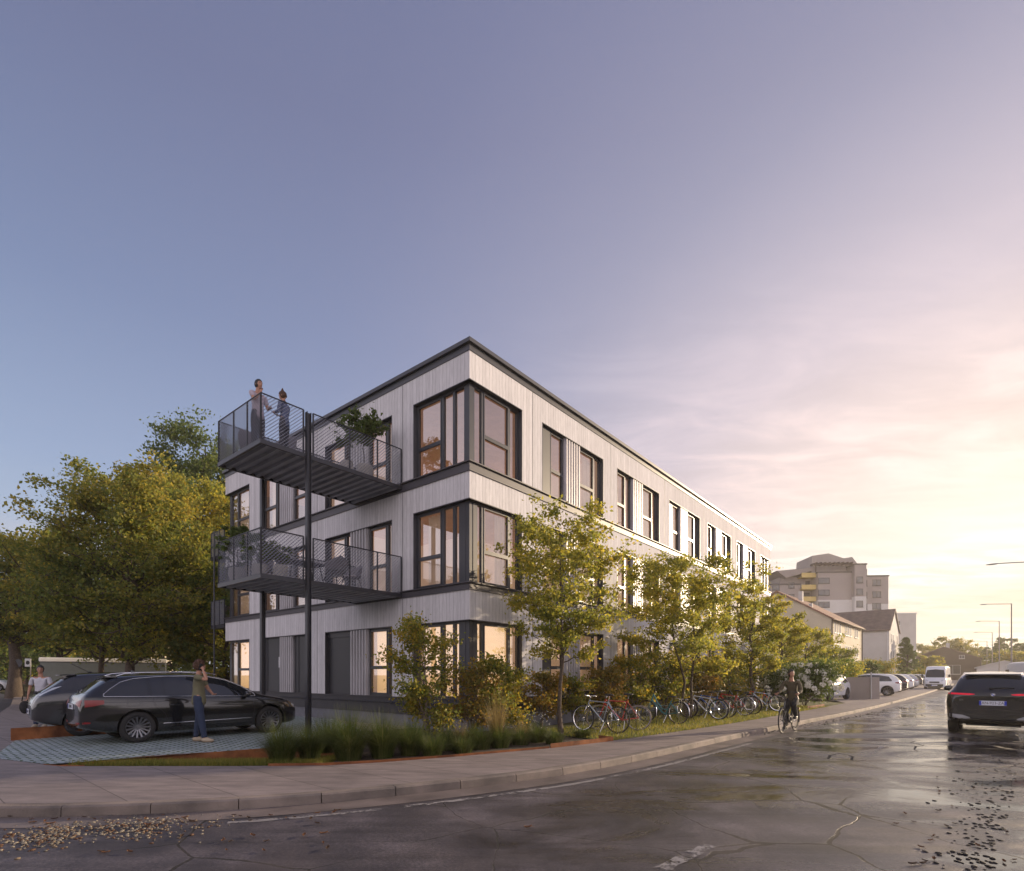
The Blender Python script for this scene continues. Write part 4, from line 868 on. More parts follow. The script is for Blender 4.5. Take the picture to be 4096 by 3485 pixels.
for i, (x, y, h, r, n, a, lab) in enumerate([(1130, 3046, .78, .55, 620, .95, 'leftmost fountain grass clump, beside the strip of turf'), (1240, 3032, .72, .5, 480, .9, 'fountain grass clump in front of the slim steel column'), (1395, 3040, .98, .6, 800, .95, 'largest fountain grass clump, tall and arching in the middle of the left group'), (1530, 3030, .90, .55, 600, .85, 'tall fountain grass clump just right of the largest one'), (1640, 3020, .74, .5, 520, .9, 'fountain grass clump left of the tallest autumn shrub'), (1310, 3010, .80, .45, 420, .9, 'fountain grass clump half hidden behind the largest one')]):
    tuft('ornamental_grass', lab, px(x, y, .1), h * .98, r * 1.2, int(n * 2.4), 'blade', 420 + i, TG, arch=a, w=.0045)
for i, (x, y, h, lab) in enumerate([(1730, 3024, .42, 'low grass cushion below the tallest autumn shrub'), (1790, 3000, .5, 'flowering grass cushion right of the tallest shrub stem'), (1850, 3012, .34, 'small round grass cushion at the steel edging'), (1925, 2996, .46, 'grass cushion below the building corner'), (2000, 2990, .5, 'wide grass cushion below the dry reed clump'), (2080, 2978, .36, 'grass cushion right of the dry reed clump'), (2150, 2968, .42, 'grass cushion left of the nearest tree trunk'), (2215, 2975, .3, 'small grass cushion at the foot of the nearest tree'), (2330, 2950, .26, 'tiny dark grass tuft on bare soil beside the bike lawn'), (1890, 2978, .44, 'grass cushion behind the edging, centre of the bed'), (2110, 2948, .48, 'grass cushion with pale seed heads behind the bed'), (1660, 2990, .5, 'grass cushion behind the fountain grasses')]):
    tuft('grass_cushion', lab, px(x, y, .1), h * 1.1, .6, 1000, 'blade', 440 + i, 'low grass cushions in the planting bed', w=.005, arch=1.0)
    rs = random.Random(900 + i)
tuft('reed_grass', 'upright dry reed clump in front of the building corner', atY(1985, 11.4, .1), 1.12, .35, 420, 'straw', 470, w=.004, arch=.5, up=.2)
for i, (x, Y, lab) in enumerate([(1830, 11.2, 'wispy seed-head grass below the orange shrub'), (2090, 12.2, 'wispy seed-head grass near the nearest street tree'), (1540, 10.9, 'wispy straw grass against the base wall, behind the fountain grasses')]):
    tuft('seed_grass', lab, atY(x, Y, .1), .62, .6, 260, 'straw', 480 + i, 'wispy seed-head grasses', w=.003, arch=.75)
# small white asters in the bed
rs = np.random.RandomState(5); n = 260; mbf = MB()
for k in range(n):
    t = rs.rand(); p = px(1800 + 420 * t, 2950 - 20 * t + rs.uniform(-25, 25), .1); zf = rs.uniform(.25, .62); mbf.obox((p.x, p.y, .1 + zf), (.018, .018, .006), rs.uniform(0, 3), rs.uniform(-.6, .6), rs.uniform(-.6, .6))
tag(mbf.build('small_asters', M['flower']), 'sprinkling of tiny white asters over the low grass cushions', 'flowers', kind='stuff')
# lawn blades
def blades(name, poly, z, n, h, m, seed, label, w=.006, zf=None):
    rs = np.random.RandomState(seed); P = np.array(poly); x0, y0 = P.min(0); x1, y1 = P.max(0); q = rs.uniform((x0, y0), (x1, y1), (n * 3, 2)); ins = np.zeros(len(q), bool); j = len(P) - 1
    for i in range(len(P)):
        c = ((P[i, 1] > q[:, 1]) != (P[j, 1] > q[:, 1])) & (q[:, 0] < (P[j, 0] - P[i, 0]) * (q[:, 1] - P[i, 1]) / (P[j, 1] - P[i, 1] + 1e-12) + P[i, 0]); ins ^= c; j = i
    q = q[ins]; keep = rs.rand(len(q)) < np.minimum(1, (12.5 / q[:, 1]) ** 1.5); q = q[keep][:n]; n = len(q)
    zz = np.full(n, z) if zf is None else zf(q); a = rs.uniform(0, 6.28, n); hh = h * rs.uniform(.4, 1.25, n); ln = rs.uniform(-.5, .5, (n, 2)) * hh[:, None]; ww = w * (q[:, 1] / 12)
    V = np.stack([np.stack([q[:, 0] - np.cos(a) * ww, q[:, 1] - np.sin(a) * ww, zz], 1), np.stack([q[:, 0] + np.cos(a) * ww, q[:, 1] + np.sin(a) * ww, zz], 1), np.stack([q[:, 0] + ln[:, 0], q[:, 1] + ln[:, 1], zz + hh], 1)], 1)
    return tag(npmesh(name, V.reshape(-1, 3), np.arange(n * 3).reshape(-1, 3), M[m]), label, 'grass', kind='stuff')
blades('lawn_grass', [(2.27, 12.22), (2.6, 12.52), (4.11, 13.97), (6.29, 16.12), (7.8, 17.72), (11.73, 22.02), (15.0, 25.6), (12, 26), (8, 22.5), (.9, 14.6), (1.35, 13.12)], .116, 42000, .075, 'lawnblade', 500, 'sunlit mown grass under the parked bicycles')
def swz(q):
    t = np.clip((q[:, 1] - 8.8) / 2.2, 0, 1); return .115 - .3 * t
blades('swale_grass', [(-7.3, 8.84), (-4.4, 8.83), (-3.1, 8.92), (-3.3, 12.2), (-4.5, 10.9), (-5.56, 10.1), (-6.58, 9.6)], .1, 22000, .12, 'lawnblade', 501, 'strip of grass between the pavement and the rusty steel wall', zf=swz)
# white flowering bush at the roadside (after the bikes) with its steel edging
def flower_bush(label, base, h, r, seed):
    T = shrub(label, base, h, r, 4200, .11, 'lf_hedge', seed, name='flowering_bush', multi=7); rs = random.Random(seed)
    for k in range(60):
        a = rs.uniform(0, 6.28); e = rs.uniform(-.1, 1.3); rr = r * 1.22
        c = Vector((math.cos(a) * math.cos(e) * rr * 1.0, math.sin(a) * math.cos(e) * rr, .50 * h + math.sin(e) * h * .66)); fb = MB()
        for q in range(26):
            d = Vector((rs.gauss(0, 1), rs.gauss(0, 1), rs.gauss(0, 1))).normalized() * .10; fb.obox(c + d, (.07, .07, .012), rs.uniform(0, 3), rs.uniform(-1.2, 1.2), rs.uniform(-1.2, 1.2))
        fb.build('flower_head', M['flower'], T)
flower_bush('white flowering hydrangea bush left of the small white car', atY(3218, 25.8, .1), 1.75, 1.25, 601)
flower_bush('second white flowering bush, half behind the cyclist', atY(3150, 25.6, .1), 1.35, 1.0, 602)
wall_strip('steel_edging', [(12.9, 23.7), (13.35, 24.1), (14.6, 25.4)], .1, .24, .012, M['corten'], 'red-brown steel edging at the foot of the white flowering bush', 'edging')
# ================================================================ vehicles
def paint(name, c, metal=.3, rough=.22):
    return mat(name, c, rough, metal, var=.02, scale=1, coat=1.0)
M['pblack'] = paint('black_car_paint', (.010, .011, .014), .2, .18)
M['pgrey'] = paint('dark_grey_car_paint', (.035, .037, .045), .45, .25)
M['psilver'] = paint('silver_car_paint', (.42, .43, .46), .5, .25)
M['pnavy'] = paint('dark_blue_car_paint', (.02, .026, .04), .3, .2)
def interp(tab, x):
    """smooth monotone-ish interpolation of a table [(x, v)...]"""
    if x <= tab[0][0]: return tab[0][1]
    if x >= tab[-1][0]: return tab[-1][1]
    for i in range(len(tab) - 1):
        if tab[i][0] <= x <= tab[i + 1][0]:
            x0, v0 = tab[i]; x1, v1 = tab[i + 1]; h = x1 - x0
            def sl(j):
                if j <= 0: return (tab[1][1] - tab[0][1]) / (tab[1][0] - tab[0][0])
                if j >= len(tab) - 1: return (tab[-1][1] - tab[-2][1]) / (tab[-1][0] - tab[-2][0])
                a = (tab[j][1] - tab[j - 1][1]) / (tab[j][0] - tab[j - 1][0]); b = (tab[j + 1][1] - tab[j][1]) / (tab[j + 1][0] - tab[j][0])
                return 0 if a * b <= 0 else 2 * a * b / (a + b)
            t = (x - x0) / h; m0, m1_ = sl(i) * h, sl(i + 1) * h
            return (2 * t ** 3 - 3 * t * t + 1) * v0 + (t ** 3 - 2 * t * t + t) * m0 + (-2 * t ** 3 + 3 * t * t) * v1 + (t ** 3 - t * t) * m1_
def wheel(parent, x, y, r, w, side, spokes=15, twin=False, rim=.70, rimmat='alloy'):
    """axle along y, side=+1/-1 outer face direction"""
    W_ = empty('wheel', (x, y, r)); W_.parent = parent
    rr = r * rim; t = MB(); h = w / 2
    t.lathe([(rr, -h * .9), (rr + .02, -h), (r - .02, -h * .95), (r, -h * .7), (r + .001, 0), (r, h * .7), (r - .02, h * .95), (rr + .02, h), (rr, h * .9)], axis='y', n=40, close=True)
    t.build('tyre', M['rubber'], W_, smooth=True, sharp=50)
    q = MB(); o = side * h
    q.lathe([(rr, o * .9), (rr, -o * .8), (rr - .02, -o * .8), (rr - .018, o * .78), (rr - .004, o * .93)], axis='y', n=40, close=True)
    q.lathe([(0.001, o * .62), (.055, o * .62), (.075, o * .45), (.075, o * .1), (.001, o * .1)], axis='y', n=20)
    q.lathe([(.001, o * .66), (.028, o * .66), (.03, o * .60)], axis='y', n=14)
    for k in range(spokes):
        a = 2 * math.pi * k / spokes; m_ = Matrix.Rotation(a, 4, 'Y'); w0, w1 = (.011, .017) if spokes > 10 else (.03, .022)
        vs = [m_ @ Vector(v) for v in ((.045, o * .60, -w0), (.045, o * .60, w0), (rr - .008, o * .86, w1), (rr - .008, o * .86, -w1), (.045, o * .42, -w0), (.045, o * .42, w0), (rr - .008, o * .6, w1), (rr - .008, o * .6, -w1))]
        q.add(vs, [(0, 1, 2, 3), (4, 7, 6, 5), (0, 4, 5, 1), (1, 5, 6, 2), (2, 6, 7, 3), (3, 7, 4, 0)])
    q.build('rim', M[rimmat], W_, smooth=False)
    d = MB(); d.lathe([(.001, o * .0), (rr * .62, 0), (rr * .62, -o * .15), (.001, -o * .15)], axis='y', n=30); d.build('brake_disc', M['steel'], W_)
    return W_
class Car:
    def __init__(s, name, label, pos, rz, S, group=None, paintm='pblack', roofm=None, cat='car'):
        s.T = thing(name, label, cat, pos, rz, group); s.S = S; mb = MB()
        xs = S['xs']; ring = []
        for i, x in enumerate(xs):
            zb, zs, zt, wb, wt = (interp(S[k], x) for k in ('zb', 'zs', 'zt', 'wb', 'wt')); zm = zb + (zs - zb) * .5; g = zt - zs
            e = S.get('crown', .05) * min(1, g / .3) + .006
            R_ = [(0, zb), (wb * .68, zb), (wb * .92, zb + .015), (wb * .975, zb + .09), (wb * .985, zb + (zs - zb) * .33), (wb, zb + (zs - zb) * .62), (wb * .992, zs - (zs - zb) * .16), (wb * .955, zs - .018)]
            wg = min(wb * .925, wt + (wb * .925 - wt))
            R_ += [(wg, zs + min(.012, g * .2)), (wg + (wt - wg) * .5, zs + g * .46), (wt + (wg - wt) * .08, zt - e - g * .04), (wt - .035, zt - e * .75), (wt * .82, zt - e * .38), (wt * .45, zt - e * .08), (0, zt)]
            ring.append([(x, y, z) for y, z in R_])
        n = len(ring[0]); vs = []; fs = []
        full = [r + [(p[0], -p[1], p[2]) for p in r[-2:0:-1]] for r in ring]; m = len(full[0])
        for r in full: vs += r
        for i in range(len(full) - 1):
            for k in range(m): fs.append((i * m + k, i * m + (k + 1) % m, (i + 1) * m + (k + 1) % m, (i + 1) * m + k))
        # caps: shrunken ring
        for e, i, dx in ((0, 0, -S.get('capr', .03)), (1, len(full) - 1, S.get('capf', .03))):
            o = len(vs); cz = sum(p[2] for p in full[i]) / m
            vs += [(p[0] + dx, p[1] * .9, cz + (p[2] - cz) * .82) for p in full[i]]
            for k in range(m):
                q = (i * m + k, i * m + (k + 1) % m, o + (k + 1) % m, o + k); fs.append(q if e else q[::-1])
            # quads across the cap
            for k in range(1, n - 2): fs.append((o + k, o + k + 1, o + m - k - 1, o + m - k)[::(1 if e else -1)])
            fs.append((o, o + 1, o + m - 1)[::(1 if e else -1)]); fs.append((o + n - 1, o + n, o + n - 2)[::(1 if e else -1)])
        mb.add(vs, fs); mats = [M[paintm], M[roofm or paintm], M['blackpl']]
        o = mb.build('body', mats, s.T, smooth=True)
        sb = o.modifiers.new('s', 'SUBSURF'); sb.levels = sb.render_levels = S.get('sub', 2)
        bpy.context.view_layer.update(); bake(o)
        bm = bmesh.new(); bm.from_mesh(o.data); bmesh.ops.recalc_face_normals(bm, faces=bm.faces); bm.to_mesh(o.data)
        s.bvh = BVHTree.FromBMesh(bm); bm.free()
        # wheel arches
        for wx in S['wheels']:
            for sd_ in (-1, 1):
                cb = bmesh.new(); bmesh.ops.create_cone(cb, cap_ends=True, cap_tris=False, segments=44, radius1=S['wr'] + .045, radius2=S['wr'] + .045, depth=.56); cm = bpy.data.meshes.new('cut'); cb.to_mesh(cm); cb.free(); cm.materials.append(M['blackpl'])
                co = bpy.data.objects.new('cut', cm); col.objects.link(co); co.parent = s.T; co.rotation_euler = (R(90), 0, 0); co.location = (wx, sd_ * (S['ww'] + .02), S['wr'] + .012)
                b = o.modifiers.new('b', 'BOOLEAN'); b.object = co; b.operation = 'DIFFERENCE'; b.solver = 'EXACT'; b.material_mode = 'TRANSFER'
                bpy.context.view_layer.update(); bake(o); bpy.data.objects.remove(co)
        o.data.set_sharp_from_angle(angle=R(38)); s.body = o
        if roofm:
            for p in o.data.polygons:
                if p.center.z > interp(S['zt'], p.center.x) - .10 and interp(S['zt'], p.center.x) > S['roofz']: p.material_index = 1
        sh = MB(); y_ = S['ww'] - .30; sh.box((xs[0] + .5, -y_, .22), (xs[-1] - .45, y_, .5)); sh.build('underbody', M['blackpl'], s.T)
        for wx in S['wheels']:
            for sd_ in (-1, 1): wheel(s.T, wx, sd_ * (S['ww'] - .02), S['wr'], .23, sd_, S.get('spokes', 15), rimmat=S.get('rim', 'alloy'))
    def cast(s, o, d):
        h = s.bvh.ray_cast(Vector(o), Vector(d)); return h[0], h[1]
    def side(s, x, z, sd_=-1, off=.004):
        p, n = s.cast((x, sd_ * 3, z), (0, -sd_, 0))
        if p is None: return Vector((x, sd_ * .8, z))
        return p + n * (off if n.y * sd_ > 0 else -off)
    def end(s, y, z, e=-1, off=.004):
        p, n = s.cast((e * 6, y, z), (-e, 0, 0))
        if p is None: return Vector((e * 2, y, z))
        return p + n * (off if n.x * e > 0 else -off)
    def patch(s, name, tab, m, where, nx=16, nz=6, off=.004, parent=None, both=False):
        """tab: [(u, lo, hi)...]; where 'side' +-1 or 'rear'/'front'"""
        obs = []
        for sg in ((-1, 1) if both else (1,)):
            mb = MB(); vs = []
            us = []; 
            for (a, b) in zip(tab[:-1], tab[1:]):
                k = max(1, int(round(nx * (b[0] - a[0]) / (tab[-1][0] - tab[0][0])))); us += [(a[0] + (b[0] - a[0]) * i / k, a[1] + (b[1] - a[1]) * i / k, a[2] + (b[2] - a[2]) * i / k) for i in range(k)]
            us.append(tab[-1])
            for u, lo, hi in us:
                for j in range(nz + 1):
                    z = lo + (hi - lo) * j / nz
                    if where == 'side': vs.append(s.side(u, z, sg, off))
                    elif where == 'rear': vs.append(s.end(u * sg, z, -1, off))
                    else: vs.append(s.end(u * sg, z, 1, off))
            n = nz + 1; fs = [(i * n + j, (i + 1) * n + j, (i + 1) * n + j + 1, i * n + j + 1) for i in range(len(us) - 1) for j in range(nz)]
            mb.add(vs, fs); obs.append(mb.build(name, m, parent or s.T, smooth=True))
        return obs
    def line(s, name, pts, r, m, where='side', both=True, off=.002, closed=False, n=5, sub=6):
        P = []
        for a, b in zip(pts[:-1], pts[1:]): P += [(a[0] + (b[0] - a[0]) * i / sub, a[1] + (b[1] - a[1]) * i / sub) for i in range(sub)]
        P.append(pts[-1]); mb = MB()
        for sg in ((-1, 1) if both and where == 'side' else (1,)):
            Q = [s.side(u, z, sg, off) if where == 'side' else s.end(u, z, -1 if where == 'rear' else 1, off) for u, z in P]
            mb.tube(Q, r, n)
        return mb.build(name, m, s.T, smooth=True)
    def mirror(s, x, y, z, m='pblack', size=(.10, .12, .07)):
        for sg in (-1, 1):
            mb = MB(); mb.ell((x, sg * (y + .13), z), (size[0], size[1], size[2]), 12, 8, fn=lambda v: Vector((v.x * (1.0 if v.x > 0 else .45), v.y, v.z))); mb.tube([(x + .03, sg * (y - .03), z - .05), (x, sg * (y + .08), z - .03)], .02, 6); mb.build('wing_mirror', M[m], s.T, smooth=True)
    def handles(s, xs_, z, m='pblack'):
        for sg in (-1, 1):
            for x in xs_:
                mb = MB(); p = s.side(x, z, sg, .0); mb.ell((x, p.y + sg * .022, z), (.11, .014, .016), 10, 6); mb.tube([(x - .09, p.y - sg * .01, z), (x - .09, p.y + sg * .02, z)], .012, 5); mb.tube([(x + .09, p.y - sg * .01, z), (x + .09, p.y + sg * .02, z)], .012, 5); mb.build('door_handle', M[m], s.T, smooth=True)
    def platebox(s, z, txt, e=-1, w=.52, h=.11, fr=False, y=0):
        p = s.end(y, z, e, .0); x = p.x + e * .012; mb = MB(); mb.box((x - .006, y - w / 2, z - h / 2), (x + .006, y + w / 2, z + h / 2)); pl_ = mb.build('number_plate', M['plate'], s.T)
        q = MB(); q.box((x + e * .0062, y - w / 2 * (1 if True else 1), z - h / 2 + .004), (x + e * .0075, y - w / 2 + .045, z + h / 2 - .004)) if e > 0 else q.box((x - .0075, y + w / 2 - .045, z - h / 2 + .004), (x - .0062, y + w / 2, z + h / 2 - .004))
        q.box((x - .0075, y - w / 2, z - h / 2 + .004), (x - .0062, y - w / 2 + .045, z + h / 2 - .004)) if fr else None
        q.build('country_band', M['blue'], pl_)
        if txt:
            # text readable from behind the car: looking along +x
            mt = Matrix.Translation((x + e * .0075, y, z)) @ (Matrix.Rotation(R(-90), 4, 'Z') if e < 0 else Matrix.Rotation(R(90), 4, 'Z')) @ Matrix.Rotation(R(90), 4, 'X')
            text_mesh(txt, .098, M['ink'], pl_, mt, xs=.92)
# ---- estate car (rear at -x)
xs_est = [-2.40, -2.375, -2.33, -2.26, -2.15, -2.0, -1.85, -1.68, -1.45, -1.1, -.7, -.3, .1, .45, .75, 1.0, 1.2, 1.4, 1.65, 1.88, 2.04, 2.148, 2.204, 2.228]
EST = dict(xs=xs_est,
    zb=[(-2.4, .36), (-2.2, .30), (-1.9, .24), (-1.0, .19), (1, .19), (1.884, .20), (2.228, .25)],
    zs=[(-2.4, .82), (-2.33, .98), (-2.2, 1.02), (-1.5, 1.0), (0, .965), (1.000, .94), (1.300, .92), (1.804, .83), (2.084, .72), (2.228, .58)],
    zt=[(-2.4, .90), (-2.375, .99), (-2.33, 1.05), (-2.26, 1.12), (-2.0, 1.335), (-1.85, 1.44), (-1.68, 1.475), (-1.1, 1.505), (-.3, 1.51), (.1, 1.49), (.45, 1.415), (.75, 1.28), (1.000, 1.13), (1.200, 1.005), (1.400, .965), (1.884, .87), (2.124, .74), (2.228, .62)],
    wb=[(-2.4, .74), (-2.33, .82), (-2.1, .90), (-1.4, .93), (0, .93), (1.200, .93), (1.724, .915), (2.044, .84), (2.188, .70), (2.228, .62)],
    wt=[(-2.4, .66), (-2.2, .66), (-1.9, .62), (-1.5, .60), (0, .62), (.5, .64), (1.000, .74), (1.300, .82), (1.804, .80), (2.124, .66), (2.228, .5)],
    wheels=(-1.42, 1.42), wr=.335, ww=.82, roofz=1.3, crown=.07, spokes=15)
def detail_estate(c, plate):
    dl = [(-2.02, 1.03, 1.045), (-1.9, 1.028, 1.155), (-1.70, 1.022, 1.30), (-1.45, 1.016, 1.375), (-1.0, 1.008, 1.415), (-.4, .998, 1.43), (.1, .985, 1.405), (.45, .977, 1.325), (.8, .967, 1.17), (1.06, .96, .985)]
    def seg(x0, x1):
        out = []
        for x in [x0] + [t[0] for t in dl if x0 < t[0] < x1] + [x1]:
            for a, b in zip(dl[:-1], dl[1:]):
                if a[0] <= x <= b[0]: f = (x - a[0]) / (b[0] - a[0]); out.append((x, a[1] + (b[1] - a[1]) * f, a[2] + (b[2] - a[2]) * f)); break
        return out
    for x0, x1 in ((-1.97, -1.22), (-1.16, -.93), (-.89, -.17), (-.09, 1.02)): c.patch('side_window', seg(x0, x1), M['carglass'], 'side', nx=12, nz=5, both=True, off=.005)
    top = [(t[0], t[2] + .014) for t in dl]; bot = [(t[0], t[1] - .014) for t in dl[::-1]]
    c.line('window_trim', top + bot[:1] + bot + [top[0]], .0085, M['chrome'], off=.004)
    c.patch('rear_window', [(-.62, 1.10, 1.36), (-.55, 1.085, 1.41), (0, 1.08, 1.43), (.55, 1.085, 1.41), (.62, 1.10, 1.36)], M['carglass'], 'rear', nx=12, nz=6)
    c.patch('windscreen', [(-.72, 1.06, 1.12), (-.60, 1.04, 1.36), (0, 1.03, 1.45), (.60, 1.04, 1.36), (.72, 1.06, 1.12)], M['carglass'], 'front', nx=12, nz=8)
    c.patch('tail_lamp', [(.42, .865, .89), (.55, .835, .935), (.72, .80, .95)], M['red'], 'rear', nx=6, nz=4, both=True)
    c.patch('tail_lamp', [(-2.33, .80, .945), (-2.2, .82, .945), (-2.02, .86, .94)], M['red'], 'side', nx=6, nz=4, both=True)
    c.patch('reflector', [(.45, .44, .475), (.78, .45, .49)], M['red'], 'rear', nx=4, nz=2, both=True); c.patch('reflector', [(-2.34, .455, .495), (-2.24, .46, .49)], M['red'], 'side', nx=4, nz=2, both=True)
    c.patch('headlamp', [(2.02, .70, .735), (2.10, .63, .715), (2.17, .60, .68)], M['lampglass'], 'side', nx=6, nz=4, both=True); c.patch('headlamp', [(.45, .62, .68), (.66, .62, .69)], M['lampglass'], 'front', nx=6, nz=4, both=True)
    c.patch('grille', [(-.40, .48, .66), (.40, .48, .66)], M['blackpl'], 'front', nx=8, nz=4); c.patch('air_intake', [(-.6, .28, .38), (.6, .28, .38)], M['blackpl'], 'front', nx=8, nz=3)
    # seams
    for pts in ([(-.13, .98), (-.13, .60), (-.10, .34)], [(1.0, .95), (1.02, .6), (.98, .36)], [(-1.16, 1.0), (-1.10, .80), (-.92, .62), (-.82, .36)], [(-.82, .33), (.98, .33)]): c.line('door_seam', pts, .0035, M['ink'], off=-.001)
    c.line('sill_trim', [(-.95, .395), (0, .405), (.98, .415)], .010, M['chrome'], off=.004)
    c.line('body_crease', [(-2.2, .895), (-1, .885), (0, .875), (1.2, .86), (1.88, .80)], .004, M['ink'], off=-.001)
    c.line('fuel_flap', [(-1.62, .935), (-1.38, .935), (-1.38, .80), (-1.62, .80), (-1.62, .935)], .003, M['ink'], off=-.001)
    c.handles((-.72, .30), .80); c.mirror(.80, .88, 1.0)
    for sg in (-1, 1):
        P = [(-1.75, sg * .575, 1.44), (-1.6, sg * .575, 1.50), (-1.3, sg * .575, 1.525), (-.4, sg * .58, 1.54), (.0, sg * .58, 1.525), (.25, sg * .59, 1.475)]
        mb = MB(); mb.tube(P, .013, 6); mb.build('roof_rail', M['chrome'], c.T, smooth=True)
    mb = MB(); mb.add([(-1.72, -.56, 1.455), (-1.72, .56, 1.455), (-1.98, .50, 1.43), (-1.98, -.50, 1.43), (-1.75, -.56, 1.42), (-1.75, .56, 1.42), (-1.97, .50, 1.415), (-1.97, -.50, 1.415)], [(0, 1, 2, 3), (4, 7, 6, 5), (0, 3, 7, 4), (1, 5, 6, 2), (2, 6, 7, 3)]); mb.build('roof_spoiler', M['pblack'], c.T)
    mb = MB(); mb.add([(-1.35, -.012, 1.5), (-1.35, .012, 1.5), (-1.2, 0, 1.51), (-1.36, 0, 1.585)], [(0, 1, 3), (1, 2, 3), (2, 0, 3)]); mb.build('roof_antenna', M['pblack'], c.T)
    w = MB(); w.tube([c.end(0, 1.075, -1, .015), c.end(.32, 1.12, -1, .012)], .012, 5); w.build('rear_wiper', M['blackpl'], c.T)
    t_ = MB(); t_.tube([(-2.3, .1, .30), (-2.47, .1, .30), (-2.50, .1, .36)], .02, 6); t_.build('tow_bar', M['steel'], c.T)
    c.platebox(.80, plate)
ST = 45.0
def cpos(rear, front, wb_r, wb_f):
    r, f_ = Vector(rear), Vector(front); d = (f_ - r).normalized(); return r + d * wb_r * -1 * -1, math.atan2(d.y, d.x)
c = Car('parked_car', 'glossy black estate car with silver roof rails, nearest on the pavers', (-7.80, 13.43, .128), R(47.5), EST, 'cars parked on the grey pavers', 'pblack')
detail_estate(c, 'LEB6W8')
# ---- dark grey hatchback with high rounded tail
HAT = dict(xs=[-2.22, -2.20, -2.15, -2.05, -1.9, -1.75, -1.6, -1.42, -1.2, -.9, -.5, 0, .4, .75, 1.0, 1.2, 1.5, 1.8, 2.0, 2.12, 2.2],
    zb=[(-2.22, .40), (-2.0, .30), (-1.5, .22), (1.8, .2), (2.2, .28)],
    zs=[(-2.22, .74), (-2.15, .90), (-2.0, 1.0), (-1.5, 1.06), (0, 1.02), (1, .99), (1.5, .93), (2.2, .62)],
    zt=[(-2.22, .80), (-2.20, .90), (-2.15, .99), (-2.05, 1.08), (-1.9, 1.19), (-1.75, 1.32), (-1.6, 1.44), (-1.42, 1.505), (-.9, 1.54), (0, 1.55), (.4, 1.50), (.75, 1.38), (1.2, 1.13), (1.5, 1.04), (2.0, .84), (2.2, .68)],
    wb=[(-2.22, .62), (-2.15, .74), (-1.9, .86), (-1.4, .885), (1.2, .885), (1.8, .84), (2.2, .6)], wt=[(-2.22, .50), (-1.9, .55), (-1.4, .58), (0, .60), (.5, .62), (1.2, .74), (2.2, .5)],
    wheels=(-1.35, 1.35), wr=.315, ww=.775, roofz=1.3, crown=.06, spokes=5)
def detail_hatch(c, plate=None, rich=True, col_='pgrey'):
    tab = [(-1.62, 1.10, 1.13), (-1.45, 1.09, 1.30), (-1.2, 1.085, 1.39), (-.6, 1.07, 1.445), (0, 1.055, 1.455), (.45, 1.045, 1.40), (.8, 1.035, 1.27), (1.12, 1.025, 1.08)]
    c.patch('side_window', tab, M['carglass'], 'side', nx=18, nz=5, both=True)
    c.patch('rear_window', [(-.56, 1.06, 1.30), (-.48, 1.03, 1.42), (0, 1.02, 1.45), (.48, 1.03, 1.42), (.56, 1.06, 1.30)], M['carglass'], 'rear', nx=12, nz=6)
    c.patch('windscreen', [(-.66, 1.12, 1.2), (-.56, 1.08, 1.42), (0, 1.07, 1.49), (.56, 1.08, 1.42), (.66, 1.12, 1.2)], M['carglass'], 'front', nx=10, nz=6)
    c.patch('tail_lamp', [(.60, .98, 1.16), (.68, .98, 1.20)], M['lampglass' if rich else 'red'], 'rear', nx=4, nz=5, both=True)
    c.patch('headlamp', [(.42, .66, .76), (.66, .68, .80)], M['lampglass'], 'front', nx=5, nz=3, both=True); c.patch('grille', [(-.4, .42, .56), (.4, .42, .56)], M['blackpl'], 'front', nx=6, nz=3)
    for pts in ([(.0, 1.04), (0, .4)], [(1.05, 1.02), (1.05, .4)], [(-.95, 1.06), (-.85, .6), (-.8, .4)]): c.line('door_seam', pts, .0035, M['ink'], off=-.001)
    c.handles((-.65, .35), .92, col_); c.mirror(.92, .84, 1.08, col_, (.09, .11, .075))
    if rich:
        mb = MB(); mb.add([(-1.40, -.55, 1.50), (-1.40, .55, 1.50), (-1.72, .50, 1.475), (-1.72, -.50, 1.475), (-1.45, -.55, 1.47), (-1.45, .55, 1.47), (-1.70, .49, 1.455), (-1.70, -.49, 1.455)], [(0, 1, 2, 3), (4, 7, 6, 5), (0, 3, 7, 4), (1, 5, 6, 2), (2, 6, 7, 3)]); mb.build('roof_spoiler', M['pgrey'], c.T)
        mb = MB(); mb.tube([(-1.1, 0, 1.54), (-1.45, 0, 1.75)], .008, 5); mb.ell((-1.08, 0, 1.54), (.05, .03, .02)); mb.build('roof_antenna', M['blackpl'], c.T)
        w = MB(); w.tube([c.end(0, 1.03, -1, .02), c.end(-.36, 1.06, -1, .02)], .014, 5); w.ell(c.end(0, 1.03, -1, .02), (.04, .04, .035)); w.build('rear_wiper', M['blackpl'], c.T)
        c.line('boot_seam', [(-.60, .98), (-.52, .76), (.52, .76), (.60, .98)], .004, M['ink'], 'rear', False, off=-.001)
    if plate is not None: c.platebox(.60, plate)
c = Car('parked_car', 'dark grey hatchback with a roof antenna, half hidden behind the black estate car', (-10.0, 14.62, .128), R(44.8), HAT, 'cars parked on the grey pavers', 'pgrey')
detail_hatch(c, 'LE 8275')
